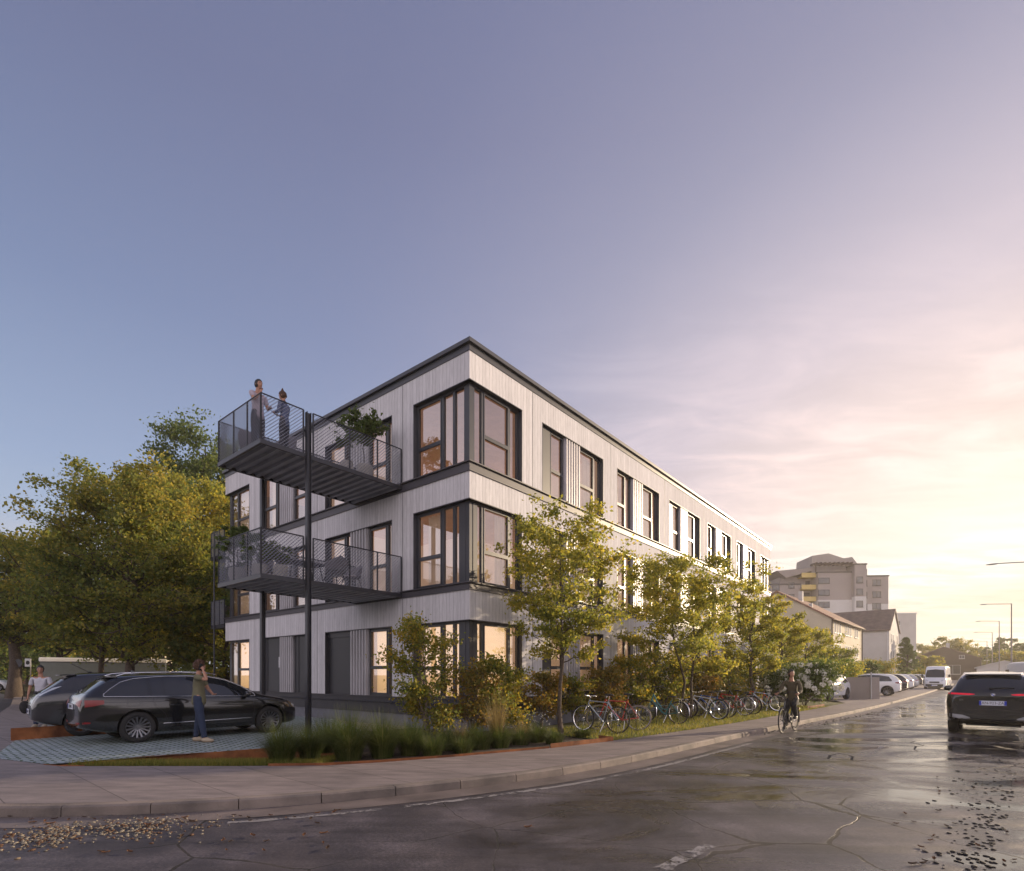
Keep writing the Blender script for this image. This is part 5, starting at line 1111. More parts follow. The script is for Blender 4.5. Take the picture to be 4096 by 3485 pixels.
# ---- SUV seen from behind
SUV = dict(xs=[-2.42, -2.40, -2.36, -2.28, -2.15, -2.0, -1.85, -1.7, -1.5, -1.1, -.6, 0, .5, .85, 1.1, 1.35, 1.7, 2.1, 2.35, 2.45],
    zb=[(-2.42, .38), (-2.2, .34), (-1.8, .24), (2.0, .24), (2.45, .3)],
    zs=[(-2.42, 1.02), (-2.36, 1.10), (-2.2, 1.14), (-1.5, 1.14), (0, 1.10), (1.2, 1.08), (2.0, 1.0), (2.45, .8)],
    zt=[(-2.42, 1.10), (-2.40, 1.14), (-2.36, 1.18), (-2.28, 1.25), (-2.15, 1.40), (-2.0, 1.54), (-1.85, 1.63), (-1.7, 1.665), (-1.1, 1.70), (0, 1.70), (.5, 1.64), (.85, 1.50), (1.35, 1.20), (1.7, 1.10), (2.45, .86)],
    wb=[(-2.42, .86), (-2.36, .93), (-2.2, .965), (-1.4, .985), (1.4, .985), (2.0, .95), (2.45, .7)], wt=[(-2.42, .74), (-2.2, .72), (-1.9, .655), (-1.5, .64), (0, .66), (.6, .70), (1.35, .82), (2.45, .6)],
    wheels=(-1.5, 1.5), wr=.38, ww=.86, roofz=1.45, crown=.06, spokes=9)
sp_ = px(4000, 2932, 0); sdirn = math.atan2(.748, .664)
pz = Vector((13.18, 14.9, 0)) + Vector((math.cos(sdirn), math.sin(sdirn), 0)) * 1.5
c = Car('suv', 'shiny black utility vehicle with sky reflection painted pale on its roof, seen from behind at the right edge', (pz.x, pz.y, 0), sdirn, SUV, None, 'pblack', 'psilver')  # roof and spoiler take silver paint as sky reflection on black bodywork
c.patch('rear_window', [(-.74, 1.235, 1.38), (-.66, 1.225, 1.52), (-.5, 1.22, 1.575), (0, 1.22, 1.595), (.5, 1.22, 1.575), (.66, 1.225, 1.52), (.74, 1.235, 1.38)], M['carglass'], 'rear', nx=18, nz=8, off=.006)
c.patch('side_window', [(-1.95, 1.17, 1.2), (-1.7, 1.17, 1.42), (-1.3, 1.165, 1.545), (0, 1.15, 1.57), (.5, 1.14, 1.50), (.9, 1.13, 1.34), (1.25, 1.12, 1.15)], M['carglass'], 'side', nx=20, nz=5, both=True)
c.patch('tail_lamp', [(.36, 1.075, 1.09), (.46, 1.06, 1.105), (.90, 1.075, 1.12)], M['redlit'], 'rear', nx=8, nz=2, both=True, off=.008)
c.patch('tail_lamp_housing', [(.32, 1.05, 1.12), (.91, 1.045, 1.15)], M['carglass'], 'rear', nx=8, nz=3, both=True, off=.004)
c.line('boot_seam', [(-.86, 1.04), (-.72, .80), (-.70, .68), (.70, .68), (.72, .80), (.86, 1.04)], .005, M['ink'], 'rear', False, off=.0)
c.patch('bumper_insert', [(.46, .44, .47), (.60, .42, .53), (.88, .47, .56)], M['psilver'], 'rear', nx=6, nz=3, both=True, off=.004)
c.patch('diffuser', [(-.8, .40, .44), (.8, .40, .44)], M['blackpl'], 'rear', nx=10, nz=2, off=.004)
c.patch('windscreen', [(-.7, 1.22, 1.3), (-.6, 1.2, 1.58), (0, 1.2, 1.64), (.6, 1.2, 1.58), (.7, 1.22, 1.3)], M['carglass'], 'front', nx=10, nz=6)
mb = MB(); mb.add([(-1.72, -.60, 1.668), (-1.72, .60, 1.668), (-2.04, .56, 1.625), (-2.04, -.56, 1.625), (-1.76, -.62, 1.64), (-1.76, .62, 1.64), (-2.03, .56, 1.60), (-2.03, -.56, 1.60)], [(0, 1, 2, 3), (4, 7, 6, 5), (0, 3, 7, 4), (1, 5, 6, 2), (2, 6, 7, 3)]); mb.build('roof_spoiler', M['psilver'], c.T)
w = MB(); w.tube([c.end(.02, 1.245, -1, .02), c.end(-.42, 1.25, -1, .02)], .012, 5); w.ell(c.end(.02, 1.24, -1, .02), (.03, .06, .02)); w.build('rear_wiper', M['blackpl'], c.T)
p = c.end(0, 1.075, -1, 0); bd = MB(); bd.lathe([(.001, p.x - .014), (.042, p.x - .014), (.05, p.x - .006), (.05, p.x + .01)], c=(0, 0, 1.075), axis='x', n=24); b_ = bd.build('round_badge', M['chrome'], c.T, smooth=True, sharp=40)
for a0, mm in ((0, 'blue'), (1, 'plate'), (2, 'blue'), (3, 'plate')):
    q = MB(); P = [(p.x - .0155, 0, 1.075)] + [(p.x - .0155, .029 * math.cos(math.pi / 2 * (a0 + k / 5)), 1.075 + .029 * math.sin(math.pi / 2 * (a0 + k / 5))) for k in range(6)]; q.add(P, [tuple(range(7))]); q.build('badge_quarter', M[mm], b_)
c.platebox(.86, 'AN-923-ZA', fr=True, w=.54, h=.12)
p = c.end(.63, .93, -1, .004); text_mesh('EX', .07, M['chrome'], c.T, Matrix.Translation(p) @ Matrix.Rotation(R(-90), 4, 'Z') @ Matrix.Rotation(R(90), 4, 'X'), name='model_lettering')
c.mirror(.95, .93, 1.18, 'pblack', (.09, .13, .085))
# ---- small white car with black bonnet
SM = dict(xs=[-2.0, -1.98, -1.92, -1.8, -1.6, -1.4, -1.1, -.6, 0, .4, .75, 1.0, 1.25, 1.5, 1.75, 1.9, 1.98],
    zb=[(-2, .36), (-1.6, .22), (1.5, .2), (1.98, .28)], zs=[(-2, .9), (-1.8, 1.0), (0, .98), (1.0, .98), (1.5, .93), (1.98, .7)],
    zt=[(-2, .98), (-1.95, 1.1), (-1.8, 1.3), (-1.6, 1.47), (-1.1, 1.56), (0, 1.59), (.4, 1.53), (.75, 1.38), (1.0, 1.2), (1.25, 1.07), (1.98, .76)],
    wb=[(-2, .72), (-1.8, .84), (0, .87), (1.4, .86), (1.8, .78), (1.98, .62)], wt=[(-2, .6), (-1.4, .58), (0, .6), (1.0, .70), (1.98, .5)], wheels=(-1.28, 1.28), wr=.34, ww=.77, roofz=1.3, crown=.06, spokes=8, sub=1)
def small(label, pos, rz, pm, group, det=True, S=SM, name='parked_car'):
    c = Car(name, label, pos, rz, S, group, pm)
    c.patch('side_window', [(-1.55, 1.04, 1.1), (-1.35, 1.03, 1.36), (-.8, 1.02, 1.46), (0, 1.01, 1.48), (.4, 1.01, 1.41), (1.0, 1.0, 1.06)], M['carglass'], 'side', nx=12, nz=4, both=True)
    c.patch('windscreen', [(-.62, 1.12, 1.25), (-.54, 1.08, 1.45), (0, 1.07, 1.52), (.54, 1.08, 1.45), (.62, 1.12, 1.25)], M['carglass'], 'front', nx=8, nz=5)
    c.patch('rear_window', [(-.56, 1.08, 1.3), (-.46, 1.06, 1.44), (0, 1.05, 1.47), (.46, 1.06, 1.44), (.56, 1.08, 1.3)], M['carglass'], 'rear', nx=8, nz=5)
    c.patch('headlamp', [(.40, .72, .80), (.66, .74, .86)], M['lampglass'], 'front', nx=4, nz=3, both=True); c.patch('tail_lamp', [(.5, .86, .96), (.72, .84, .98)], M['red'], 'rear', nx=4, nz=3, both=True); c.patch('tail_lamp', [(-1.93, .86, .98), (-1.75, .9, .97)], M['red'], 'side', nx=4, nz=3, both=True)
    if det: c.patch('bonnet_panel', [(-.6, .80, .88), (-.5, .78, 1.0), (0, .78, 1.04), (.5, .78, 1.0), (.6, .80, .88)], M['pblack'], 'front', nx=8, nz=5); c.patch('grille', [(-.35, .45, .68), (.35, .45, .68)], M['blackpl'], 'front', nx=4, nz=3)
    c.mirror(.85, .82, 1.06, pm, (.08, .1, .07)); return c
PG = 'cars parked in the far forecourt'
a = px(3318, 2818, .116); small('small white car with black bonnet facing the road, left of the concrete wall', (atY(3298, 33).x, 33, .116), R(-140), 'vehwhite', None)
for i, (x, y, pm, rz, lab) in enumerate([(3555, 2783, 'vehwhite', 118, 'white hatchback parked tail-out just right of the concrete wall'), (3592, 2769, 'pgrey', 116, 'grey car parked second right of the concrete wall'), (3618, 2762, 'vehwhite', 118, 'white estate in the middle of the far parked row'), (3642, 2756, 'psilver', 118, 'silver car parked beyond the white estate in the far row'), (3662, 2748, 'pnavy', 118, 'dark car near the far end of the parked row'), (3695, 2741, 'vehwhite', 118, 'pale off-roader parked last in the far row')]):
    q = px(x, y, .12); o = Vector((-.6, .55, 0)) * 1.6; small(lab, (q.x + o.x, q.y + o.y, .12), R(rz + 22), pm, PG, det=False)
q = px(-20, 2860, .12); small('small dark car beyond the side road at the left edge of the picture', atY(-55, 52, .05), R(20), 'vehwhite', None, det=False)
# ---- vans
VAN = dict(xs=[-2.9, -2.88, -2.8, -2.5, -2.0, -1.0, 0, 1.0, 1.5, 1.7, 1.95, 2.15, 2.4, 2.65, 2.8, 2.86],
    zb=[(-2.9, .35), (2.4, .25), (2.86, .3)], zs=[(-2.9, 1.2), (2.0, 1.2), (2.4, 1.12), (2.86, .85)],
    zt=[(-2.9, 2.2), (-2.88, 2.42), (-2.8, 2.52), (-2.0, 2.56), (1.0, 2.56), (1.5, 2.46), (1.7, 2.32), (1.95, 1.95), (2.15, 1.6), (2.4, 1.28), (2.86, .95)],
    wb=[(-2.9, .90), (-2.8, .97), (2.0, .99), (2.5, .95), (2.86, .78)], wt=[(-2.9, .84), (1.4, .86), (2.0, .84), (2.4, .86), (2.86, .7)], wheels=(-1.75, 1.85), wr=.34, ww=.88, roofz=2.2, crown=.06, spokes=8, sub=1)
def van(label, pos, rz, front=True):
    c = Car('van', label, pos, rz, VAN, 'white vans on the road', 'vehwhite', cat='van')
    c.patch('windscreen', [(-.80, 1.36, 1.7), (-.72, 1.33, 2.12), (0, 1.32, 2.2), (.72, 1.33, 2.12), (.80, 1.36, 1.7)], M['carglass'], 'front', nx=10, nz=6)
    c.patch('side_window', [(1.05, 1.3, 2.0), (1.6, 1.3, 1.98), (2.05, 1.28, 1.55)], M['carglass'], 'side', nx=8, nz=4, both=True)
    c.patch('headlamp', [(.52, .86, 1.04), (.76, .90, 1.12)], M['lampglass'], 'front', nx=4, nz=3, both=True); c.patch('grille', [(-.42, .74, .90), (.42, .74, .90)], M['blackpl'], 'front', nx=5, nz=3); c.patch('bumper', [(-.74, .34, .62), (.74, .34, .62)], M['blackpl'], 'front', nx=8, nz=3, off=.012)
    c.patch('tail_lamp', [(.80, 1.0, 1.5), (.88, 1.0, 1.5)], M['red'], 'rear', nx=2, nz=3, both=True)
    c.mirror(1.85, 1.02, 1.5, 'blackpl', (.08, .12, .16)); return c
q = px(3775, 2753, 0); c = van('oncoming white van with grey windscreen on the left lane far down the road', (46.6, 59.5, 0), sdirn + R(180 - 2)); c.platebox(.50, '', 1)
c = van('white van carrying grey lettering, right of the road beyond the black utility vehicle', (37.2, 38.9, 0), sdirn + R(20))
p = c.end(.48, 2.22, -1, .004); text_mesh('AN66', .21, M['concrete'], c.T, Matrix.Translation((p.x - .01, .48, 2.27)) @ Matrix.Rotation(R(-90), 4, 'Z') @ Matrix.Rotation(R(90), 4, 'X'), xs=1.25, depth=.006)
mb = MB(); mb.box((-2.2, -.5, 2.56), (-1.4, .15, 2.67)); mb.build('roof_vent', M['concrete'], c.T, bevel=.02)
c.line('rear_door_seam', [(-.02, .6), (-.02, 2.4)], .008, M['ink'], 'rear', False)
# grey box trailer beyond the side road
T = thing('box_trailer', 'long grey box trailer with pale roof edge behind the parked cars', 'trailer', atY(160, 33, .05), R(38))
mb = MB(); mb.box((0, 0, .5), (6.5, 2.2, 2.35)); mb.build('box_body', mat('trailer_panel', '#5d6468', .6, var=.08), T, bevel=.04); mb = MB(); mb.box((-.06, -.06, 2.35), (6.56, 2.26, 2.62)); mb.build('roof_panel', M['white'], T, bevel=.06)
for x in (2.6, 3.6):
    for sg in (0, 2.2): wheel(T, x, sg, .32, .2, -1 if sg == 0 else 1, 6)
# ================================================================ bicycles
M['bsilver'] = mat('silver_frame_paint', '#aab4c0', .25, .6, var=.03); M['bred'] = mat('red_frame_paint', '#a62a1e', .3, .2, var=.03, coat=.5); M['bteal'] = mat('teal_frame_paint', '#3f7d84', .3, .3, var=.03, coat=.5)
M['bwhite'] = mat('white_frame_paint', '#c9ced6', .25, .3, var=.03, coat=.5); M['bblack'] = mat('black_frame_paint', (.015, .02, .03), .3, .3, var=.03, coat=.5); M['bblue'] = mat('blue_frame_paint', '#2f4f8c', .3, .3, var=.03, coat=.5); M['borange'] = mat('orange_frame_paint', '#c2541d', .3, .1, var=.03, coat=.5)
M['cushtan'] = mat('tan_tyre', (.16, .13, .10), .7, var=.1); M['spoke'] = mat('steel_spoke', '#b8bac0', .3, .9, var=0); M['saddle'] = mat('black_saddle', (.02, .02, .022), .5, var=.1)
def bike(label, pos, rz, fm='bsilver', style='road', tyre='rubber', guards=False, rack=False, lean=0, group='parked bicycles along the lawn', basket=False, tw=.017):
    """front at +x, rear wheel contact at x=0"""
    T = thing('bicycle', label, 'bicycle', pos, 0, group, rot=(R(lean), 0, rz)); r = .345; wbx = 1.04 if style != 'city' else 1.10
    for x in (0, wbx):
        W_ = empty('wheel', (x, 0, r)); W_.parent = T; t = MB()
        t.lathe([(r + tw * math.cos(a) - tw, tw * math.sin(a)) for a in [2 * math.pi * k / 8 for k in range(8)]], axis='y', n=44, close=True); t.build('tyre', M[tyre], W_, smooth=True)
        q = MB(); rr = r - 2 * tw; q.lathe([(rr + .006, -.011), (rr + .006, .011), (rr - .012, .009), (rr - .012, -.009)], axis='y', n=44, close=True); q.tube([(0, -.04, 0), (0, .04, 0)], .018, 8); q.build('rim', M['chrome' if fm != 'bblack' else 'blackpl'], W_)
        sp2 = MB()
        for k in range(24):
            a = 2 * math.pi * k / 24; s_ = 1 if k % 2 else -1; sp2.tube([(.016 * math.cos(a + 1.2), s_ * .03, .016 * math.sin(a + 1.2)), (rr * math.cos(a), 0, rr * math.sin(a))], .0016, 3, cap=False)
        sp2.build('spokes', M['spoke'], W_)
    bb = Vector((.43, 0, .28)); rear = Vector((0, 0, r)); st = Vector((.29, 0, .80)); ht = Vector((.86, 0, .83)); hb = Vector((.90, 0, .70)); fa = Vector((wbx, 0, r)); d = (hb - ht).normalized()
    if style == 'mtb': st = Vector((.30, 0, .72)); ht = Vector((.84, 0, .80)); hb = Vector((.89, 0, .68))
    if style == 'city': st = Vector((.27, 0, .66)); ht = Vector((.88, 0, .88)); hb = Vector((.95, 0, .66))
    fr = MB(); w = .0155 if style == 'road' else .019
    if style == 'city':
        fr.tube([hb + Vector((-.01, 0, .06)), (.72, 0, .50), (.56, 0, .34), bb], w * 1.15, 8); fr.tube([ht, (.74, 0, .64), (.55, 0, .44), (.385, 0, .42)], w * .9, 8)
    else: fr.tube([ht + d * .03, st + (bb - st) * .06], w, 8); fr.tube([hb - d * .02, bb], w * 1.15, 8)
    fr.tube([bb, st + (st - bb).normalized() * .04], w, 8); fr.tube([ht, hb], w * 1.2, 8); fr.tube([bb + Vector((0, -.035, 0)), bb + Vector((0, .035, 0))], .026, 8)
    for s_ in (-1, 1):
        fr.tube([bb + Vector((-.03, s_ * .03, 0)), rear + Vector((0, s_ * .055, 0))], .009, 6); fr.tube([st + Vector((0, s_ * .018, -.03)), rear + Vector((0, s_ * .055, 0))], .008, 6)
    fr.build('frame', M[fm], T, smooth=True, sharp=60)
    fk = MB(); fk.tube([ht, hb + d * .02], .014, 6)
    for s_ in (-1, 1): fk.tube([hb + d * .02, hb + Vector((.012, s_ * .045, -.04)), hb.lerp(fa, .6) + Vector((-.01, s_ * .05, 0)), fa + Vector((0, s_ * .05, 0))], [.013, .012, .011, .008], 6)
    fk.build('fork', M['chrome' if style != 'black' and fm in ('bsilver', 'bwhite') else fm], T, smooth=True)
    hs = ht - d * (.09 if style != 'city' else .20); hbm = MB(); hbm.tube([ht, hs, hs + Vector((.05, 0, .01))], .012, 6); c = hs + Vector((.05, 0, .01))
    if style == 'city': P = [(c.x - .22, -.27, c.z + .02), (c.x - .10, -.26, c.z + .05), (c.x + .02, -.12, c.z + .05), (c.x, 0, c.z), (c.x + .02, .12, c.z + .05), (c.x - .10, .26, c.z + .05), (c.x - .22, .27, c.z + .02)]
    else: P = [(c.x - .05, -.28, c.z + .01), (c.x - .01, -.12, c.z + .01), (c.x, 0, c.z), (c.x - .01, .12, c.z + .01), (c.x - .05, .28, c.z + .01)]
    hbm.tube(P, .011, 6)
    for s_ in (-1, 1):
        e = Vector(P[0 if s_ < 0 else -1]); e2 = Vector(P[1 if s_ < 0 else -2]); dd = (e2 - e).normalized(); hbm.tube([e, e + dd * .11], .016, 6); hbm.tube([e + dd * .13, e + dd * .05 + Vector((.06, 0, -.03))], .005, 4)
    hbm.build('handlebar', M['blackpl' if style != 'road' else 'chrome'], T, smooth=True)
    sp3 = st + (st - bb).normalized() * (.14 if style != 'mtb' else .16); pm_ = MB(); pm_.tube([st, sp3], .013, 6); pm_.build('seat_post', M['chrome'], T)
    sa = MB(); sa.ell(sp3 + Vector((.02, 0, .03)), (.135, .085, .035), 14, 8, fn=lambda v: Vector((v.x, v.y * (1.0 if v.x < -.2 else max(.28, 1 - (v.x + .2) * .8)), v.z * (1 if v.z > 0 else .6)))); sa.build('saddle', M['saddle'], T, smooth=True)
    ck = MB(); ck.lathe([(.085, -.05), (.092, -.048), (.092, -.044), (.085, -.042)], c=bb, axis='y', n=28, close=True); ck.lathe([(.001, -.047), (.03, -.047), (.03, -.044), (.001, -.044)], c=bb, axis='y', n=10)
    for k in range(5): a = k * 1.256; ck.tube([bb + Vector((0, -.046, 0)), bb + Vector((.086 * math.cos(a), -.046, .086 * math.sin(a)))], .005, 4)
    for s_ in (-1, 1):
        e = bb + Vector((s_ * .10, s_ * .07, -s_ * .13)); ck.tube([bb + Vector((0, s_ * .055, 0)), e], .010, 5); ck.obox(e + Vector((0, s_ * .05, 0)), (.09, .07, .022))
    for zz2 in (.088, -.088): ck.tube([bb + Vector((0, -.046, zz2)), rear + Vector((0, -.046, zz2 * .45))], .004, 4)
    ck.build('crankset', M['blackpl' if fm == 'bblack' else 'steel'], T)
    if guards:
        for x, a0, a1 in ((0, 20, 200), (wbx, 40, 175)):
            g = MB(); vs = []; n = 20
            for k in range(n + 1):
                a = R(a0 + (a1 - a0) * k / n); 
                for yy, rr2 in ((-.028, r + .012), (0, r + .026), (.028, r + .012)): vs.append((x + rr2 * math.cos(a), yy, r + rr2 * math.sin(a)))
            g.add(vs, [(3 * k + j, 3 * k + 3 + j, 3 * k + 4 + j, 3 * k + 1 + j) for k in range(n) for j in range(2)]); g.build('mudguard', M['chrome' if fm != 'bblack' else 'blackpl'], T, smooth=True)
    if rack:
        k_ = MB(); z = .76
        for s_ in (-1, 1): k_.tube([(.14, s_ * .05, z), (-.26, s_ * .06, z)], .006, 5); k_.tube([(-.05, s_ * .055, z), (0, s_ * .06, r)], .005, 5); k_.tube([(-.18, s_ * .055, z), (0, s_ * .06, r)], .005, 5)
        for x in (-.26, -.12, .0, .12): k_.tube([(x, -.055, z), (x, .055, z)], .005, 5)
        k_.build('luggage_rack', M['chrome' if fm != 'bblack' else 'blackpl'], T)
        l_ = MB(); l_.obox((-.33, 0, .62), (.02, .06, .04)); l_.build('rear_reflector', M['red'], T)
    ks = MB(); ks.tube([bb + Vector((-.06, .04, -.02)), bb + Vector((-.02, .16, -.27))], .007, 5); ks.build('kickstand', M['chrome'], T)
    return T
gz = .118
def bk(label, rear, front, **k):
    r_, f_ = Vector(rear), Vector(front); d = f_ - r_; bike(label, (r_.x, r_.y, gz), math.atan2(d.y, d.x), **k)
bk('silver racing bicycle with white saddle post, nearest of the parked row', (2.66, 13.72), (1.81, 14.46), fm='bsilver', style='road', lean=4)
bk('red racing bicycle with cream tyres, behind the silver one', (3.36, 14.45), (2.36, 14.55), fm='bred', style='road', tyre='cushtan', lean=-3)
bk('teal step-through city bicycle with chrome mudguards and rack', (4.98, 16.3), (4.22, 17.1), fm='bteal', style='city', guards=True, rack=True, lean=5)
bk('white mountain bicycle, next after the teal city bicycle', (6.78, 17.85), (5.98, 18.6), fm='bwhite', style='mtb', tw=.025, lean=4)
bk('black and silver mountain bicycle leaning beside the white one', (7.35, 18.6), (6.5, 19.2), fm='bblue', style='mtb', tw=.024, lean=-5, rack=True)
bk('red-and-white bicycle with chrome mudguards in the middle of the far bicycles', (8.45, 19.75), (7.6, 20.45), fm='bred', style='mtb', guards=True, lean=6)
bk('dark city bicycle with silver mudguards, behind the one with chrome mudguards', (9.0, 20.3), (8.3, 21.1), fm='bblack', style='city', guards=True, lean=-3)
bk('silver mountain bicycle left of the cyclist', (10.75, 22.0), (9.75, 22.5), fm='bsilver', style='mtb', tw=.024, lean=3)
bk('orange bicycle, farthest of the parked row, behind the silver mountain bicycle', (10.9, 22.8), (10.1, 23.5), fm='borange', style='mtb', lean=-4)
for i, (x, y) in enumerate([(2.55, 13.9), (3.38, 14.8), (4.2, 15.8), (5.05, 16.6), (5.8, 17.4), (6.75, 18.1), (7.55, 18.85), (8.3, 19.7), (9.1, 20.6), (9.85, 21.5), (10.6, 22.2)]):
    T = thing('bike_stand', ['first', 'second', 'third', 'fourth', 'fifth', 'sixth', 'seventh', 'eighth', 'ninth', 'tenth', 'last'][i] + ' low galvanised bike hoop of the row, counted from the nearest street tree', 'bike stand', (x, y, .05), math.atan2(.67, -.74), 'galvanised bicycle hoops')
    mb = MB(); mb.tube([(0, 0, 0), (0, 0, .585), (.012, 0, .60), (1.02, 0, .60), (1.035, 0, .585), (1.035, 0, 0)], .011, 6); mb.build('hoop', M['galv'] if False else M['chrome'], T, smooth=True)
    mb = MB(); mb.lathe([(.001, .075), (.035, .075), (.035, .06)], n=10); mb.lathe([(.001, .075), (.035, .075), (.035, .06)], c=(1.035, 0, 0), n=10); mb.build('foot_plate', M['galv'], T)
# ================================================================ people
M['skin'] = mat('skin', (.42, .22, .15), .5, var=.06, scale=6, spec=.4); M['hairb'] = mat('brown_hair', (.07, .03, .015), .6, var=.5, scale=40, bump=.8, bscale=60); M['hairk'] = mat('black_hair', (.012, .01, .01), .5, var=.4, scale=40, bump=.6, bscale=60)
def cloth(name, c): return mat(name, c, .85, var=.14, scale=9, bump=.4, bscale=14)
M['olive'] = cloth('olive_shirt', (.15, .14, .085)); M['denim'] = cloth('denim', (.022, .035, .075)); M['shoe'] = mat('cream_shoe', '#a89a86', .7, var=.08); M['lilac'] = cloth('lilac_shirt', (.42, .36, .42)); M['greyt'] = cloth('dark_trousers', (.045, .045, .06)); M['bluesh'] = cloth('blue_top', (.09, .11, .20)); M['brownj'] = cloth('brown_jacket', (.075, .06, .035)); M['blackt'] = cloth('black_trousers', (.012, .012, .014)); M['whitet'] = cloth('white_tshirt', (.52, .52, .58)); M['sole'] = mat('rubber_sole', '#6b5a48', .8)
def skin(name, chains, m, parent, lv=2, smooth=True, merge=None):
    """chains: list of [(pos, radius)...]; equal positions are welded; first vertex is the root"""
    V = []; Rr = []; E_ = []; idx = {}
    def vid(p, r):
        k = tuple(round(a, 4) for a in p)
        if k not in idx: idx[k] = len(V); V.append(k); Rr.append(r)
        return idx[k]
    for ch in chains:
        prev = None
        for p, r in ch:
            i = vid(p, r)
            if prev is not None and prev != i: E_.append((prev, i))
            prev = i
    me = bpy.data.meshes.new(name); me.from_pydata(V, E_, []); o = bpy.data.objects.new(name, me); col.objects.link(o)
    sk = o.modifiers.new('skin', 'SKIN'); sk.use_smooth_shade = True; sk.branch_smoothing = .6
    ly = me.skin_vertices[0].data if me.skin_vertices else None
    if ly is None:
        bpy.context.view_layer.objects.active = o; bpy.ops.mesh.customdata_skin_add(); ly = me.skin_vertices[0].data
    for i, v in enumerate(ly):
        r = Rr[i]; v.radius = r if isinstance(r, tuple) else (r, r); v.use_root = (i == 0)
    sb = o.modifiers.new('sub', 'SUBSURF'); sb.levels = sb.render_levels = lv
    bpy.context.view_layer.update(); bake(o); o.data.materials.clear(); o.data.materials.append(m); o.parent = parent
    o.data.polygons.foreach_set('use_smooth', [True] * len(o.data.polygons)); return o
def L3(a, b, t): return tuple(a[i] + (b[i] - a[i]) * t for i in range(3))
def person(label, pos, rz, J, top, bottom, hair, sleeve=.45, long_sleeve=False, hairstyle='short', shoes='shoe', height=1.8, group=None, legs=True, headdir=0, headtilt=0, female=False, build=1.0, trouser_len=.93, hand_grip=()):
    """J: joints in metres for a 1.8 m figure, facing +x, left = +y"""
    k = height / 1.8; T = thing('person', label, 'person', pos, rz, group)
    def s(p): return tuple(a * k for a in p)
    J = {a: (s(b) if isinstance(b, tuple) and not a.startswith('palm') else b) for a, b in J.items()}; b_ = build * k
    pel, che, nec, hd = J['pelvis'], J['chest'], J['neck'], J['head']; wa = L3(pel, che, .45)
    ch = [[(pel, .115 * b_), (wa, (.10 if female else .112) * b_), (che, .135 * b_), (nec, .058 * b_), (L3(nec, hd, .45), .052 * b_), (hd, .05 * b_)]]
    for sd_ in ('l', 'r'):
        sh, el, wr = J['sh_' + sd_], J['el_' + sd_], J['wr_' + sd_]; hp, kn, an, toe = J['hip_' + sd_], J['kn_' + sd_], J['an_' + sd_], J['toe_' + sd_]
        ha = J.get('ha_' + sd_) or L3(el, wr, 1.32); cl = L3(che, sh, .45)
        ch.append([(che, .13 * b_), (L3(L3(che, nec, .55), sh, .62), .06 * b_), (sh, .052 * b_), (L3(sh, el, .5), .045 * b_), (el, .038 * b_), (L3(el, wr, .35), .037 * b_), (wr, .025 * b_), (L3(wr, ha, .55), (.036 * b_, .020 * b_))])
        # fingers and thumb
        wv, hv = Vector(wr), Vector(ha); d = (hv - wv).normalized(); up_ = Vector(J.get('palm_' + sd_, (0, 0, 1))); sdv = d.cross(up_).normalized() if abs(d.dot(up_)) < .95 else d.orthogonal().normalized(); nv = sdv.cross(d).normalized(); curl = J.get('curl_' + sd_, .5); pc = wv.lerp(hv, .55)
        for fi in range(4):
            of = (fi - 1.5) * .019 * k; ln = (.072, .082, .078, .06)[fi] * k; a = pc + sdv * of + d * .03 * k; b2 = a + (d * math.cos(curl) + nv * math.sin(curl)) * ln * .5; c2 = b2 + (d * math.cos(curl * 2.3) + nv * math.sin(curl * 2.3)) * ln * .5
            ch.append([(tuple(pc), .02 * b_), (tuple(a), .0095 * k), (tuple(b2), .0085 * k), (tuple(c2), .0065 * k)])
        a = pc + sdv * -.035 * k + d * -.012 * k; b2 = a + (d * .7 - sdv * .5 + nv * .35).normalized() * .04 * k; c2 = b2 + (d * .85 + nv * .5).normalized() * .03 * k; ch.append([(tuple(pc), .02 * b_), (tuple(a), .011 * k), (tuple(b2), .0095 * k), (tuple(c2), .008 * k)])
        ch.append([(pel, .115 * b_), (hp, .088 * b_), (L3(hp, kn, .5), .073 * b_), (kn, .052 * b_), (L3(kn, an, .35), .052 * b_), (an, .034 * b_), (L3(an, toe, .55), .036 * b_), (toe, .028 * b_)])
    body = skin('body', ch, M['skin'], T)
    # head with face
    hz = Matrix.Rotation(headdir, 3, 'Z') @ Matrix.Rotation(headtilt, 3, 'Y'); hc = Vector(hd)
    def hfn(v):
        x, y, z = v; q = Vector((x, y * (1 - .10 * max(0, -z)), z))
        if z < -.1: q.x += .10 * (-z) ; q.y *= 1 - .22 * (-z - .1)
        if x > .5: q.x -= .10 * max(0, .35 - abs(z - .05)) * (1 if abs(y) > .22 else 0)   # eye hollows
        nose = math.exp(-(y / .13) ** 2) * max(0, 1 - abs(z + .18) / .30) * (1 if x > 0 else 0); q.x += .24 * nose
        lip = math.exp(-(y / .25) ** 2) * math.exp(-((z + .55) / .08) ** 2) * (1 if x > 0 else 0); q.x += .05 * lip
        chin = math.exp(-(y / .3) ** 2) * math.exp(-((z + .85) / .15) ** 2) * (1 if x > 0 else 0); q.x += .16 * chin
        return q
    mb = MB(); mb.ell(hc, (.097 * k, .076 * k, .12 * k), 28, 20, rot=hz, fn=hfn)
    for sg in (-1, 1): mb.ell(hc + hz @ Vector((-.005 * k, sg * .077 * k, -.005 * k)), (.017 * k, .008 * k, .03 * k), 8, 6, rot=hz)
    mb.build('head', M['skin'], body, smooth=True)
    ey = MB()
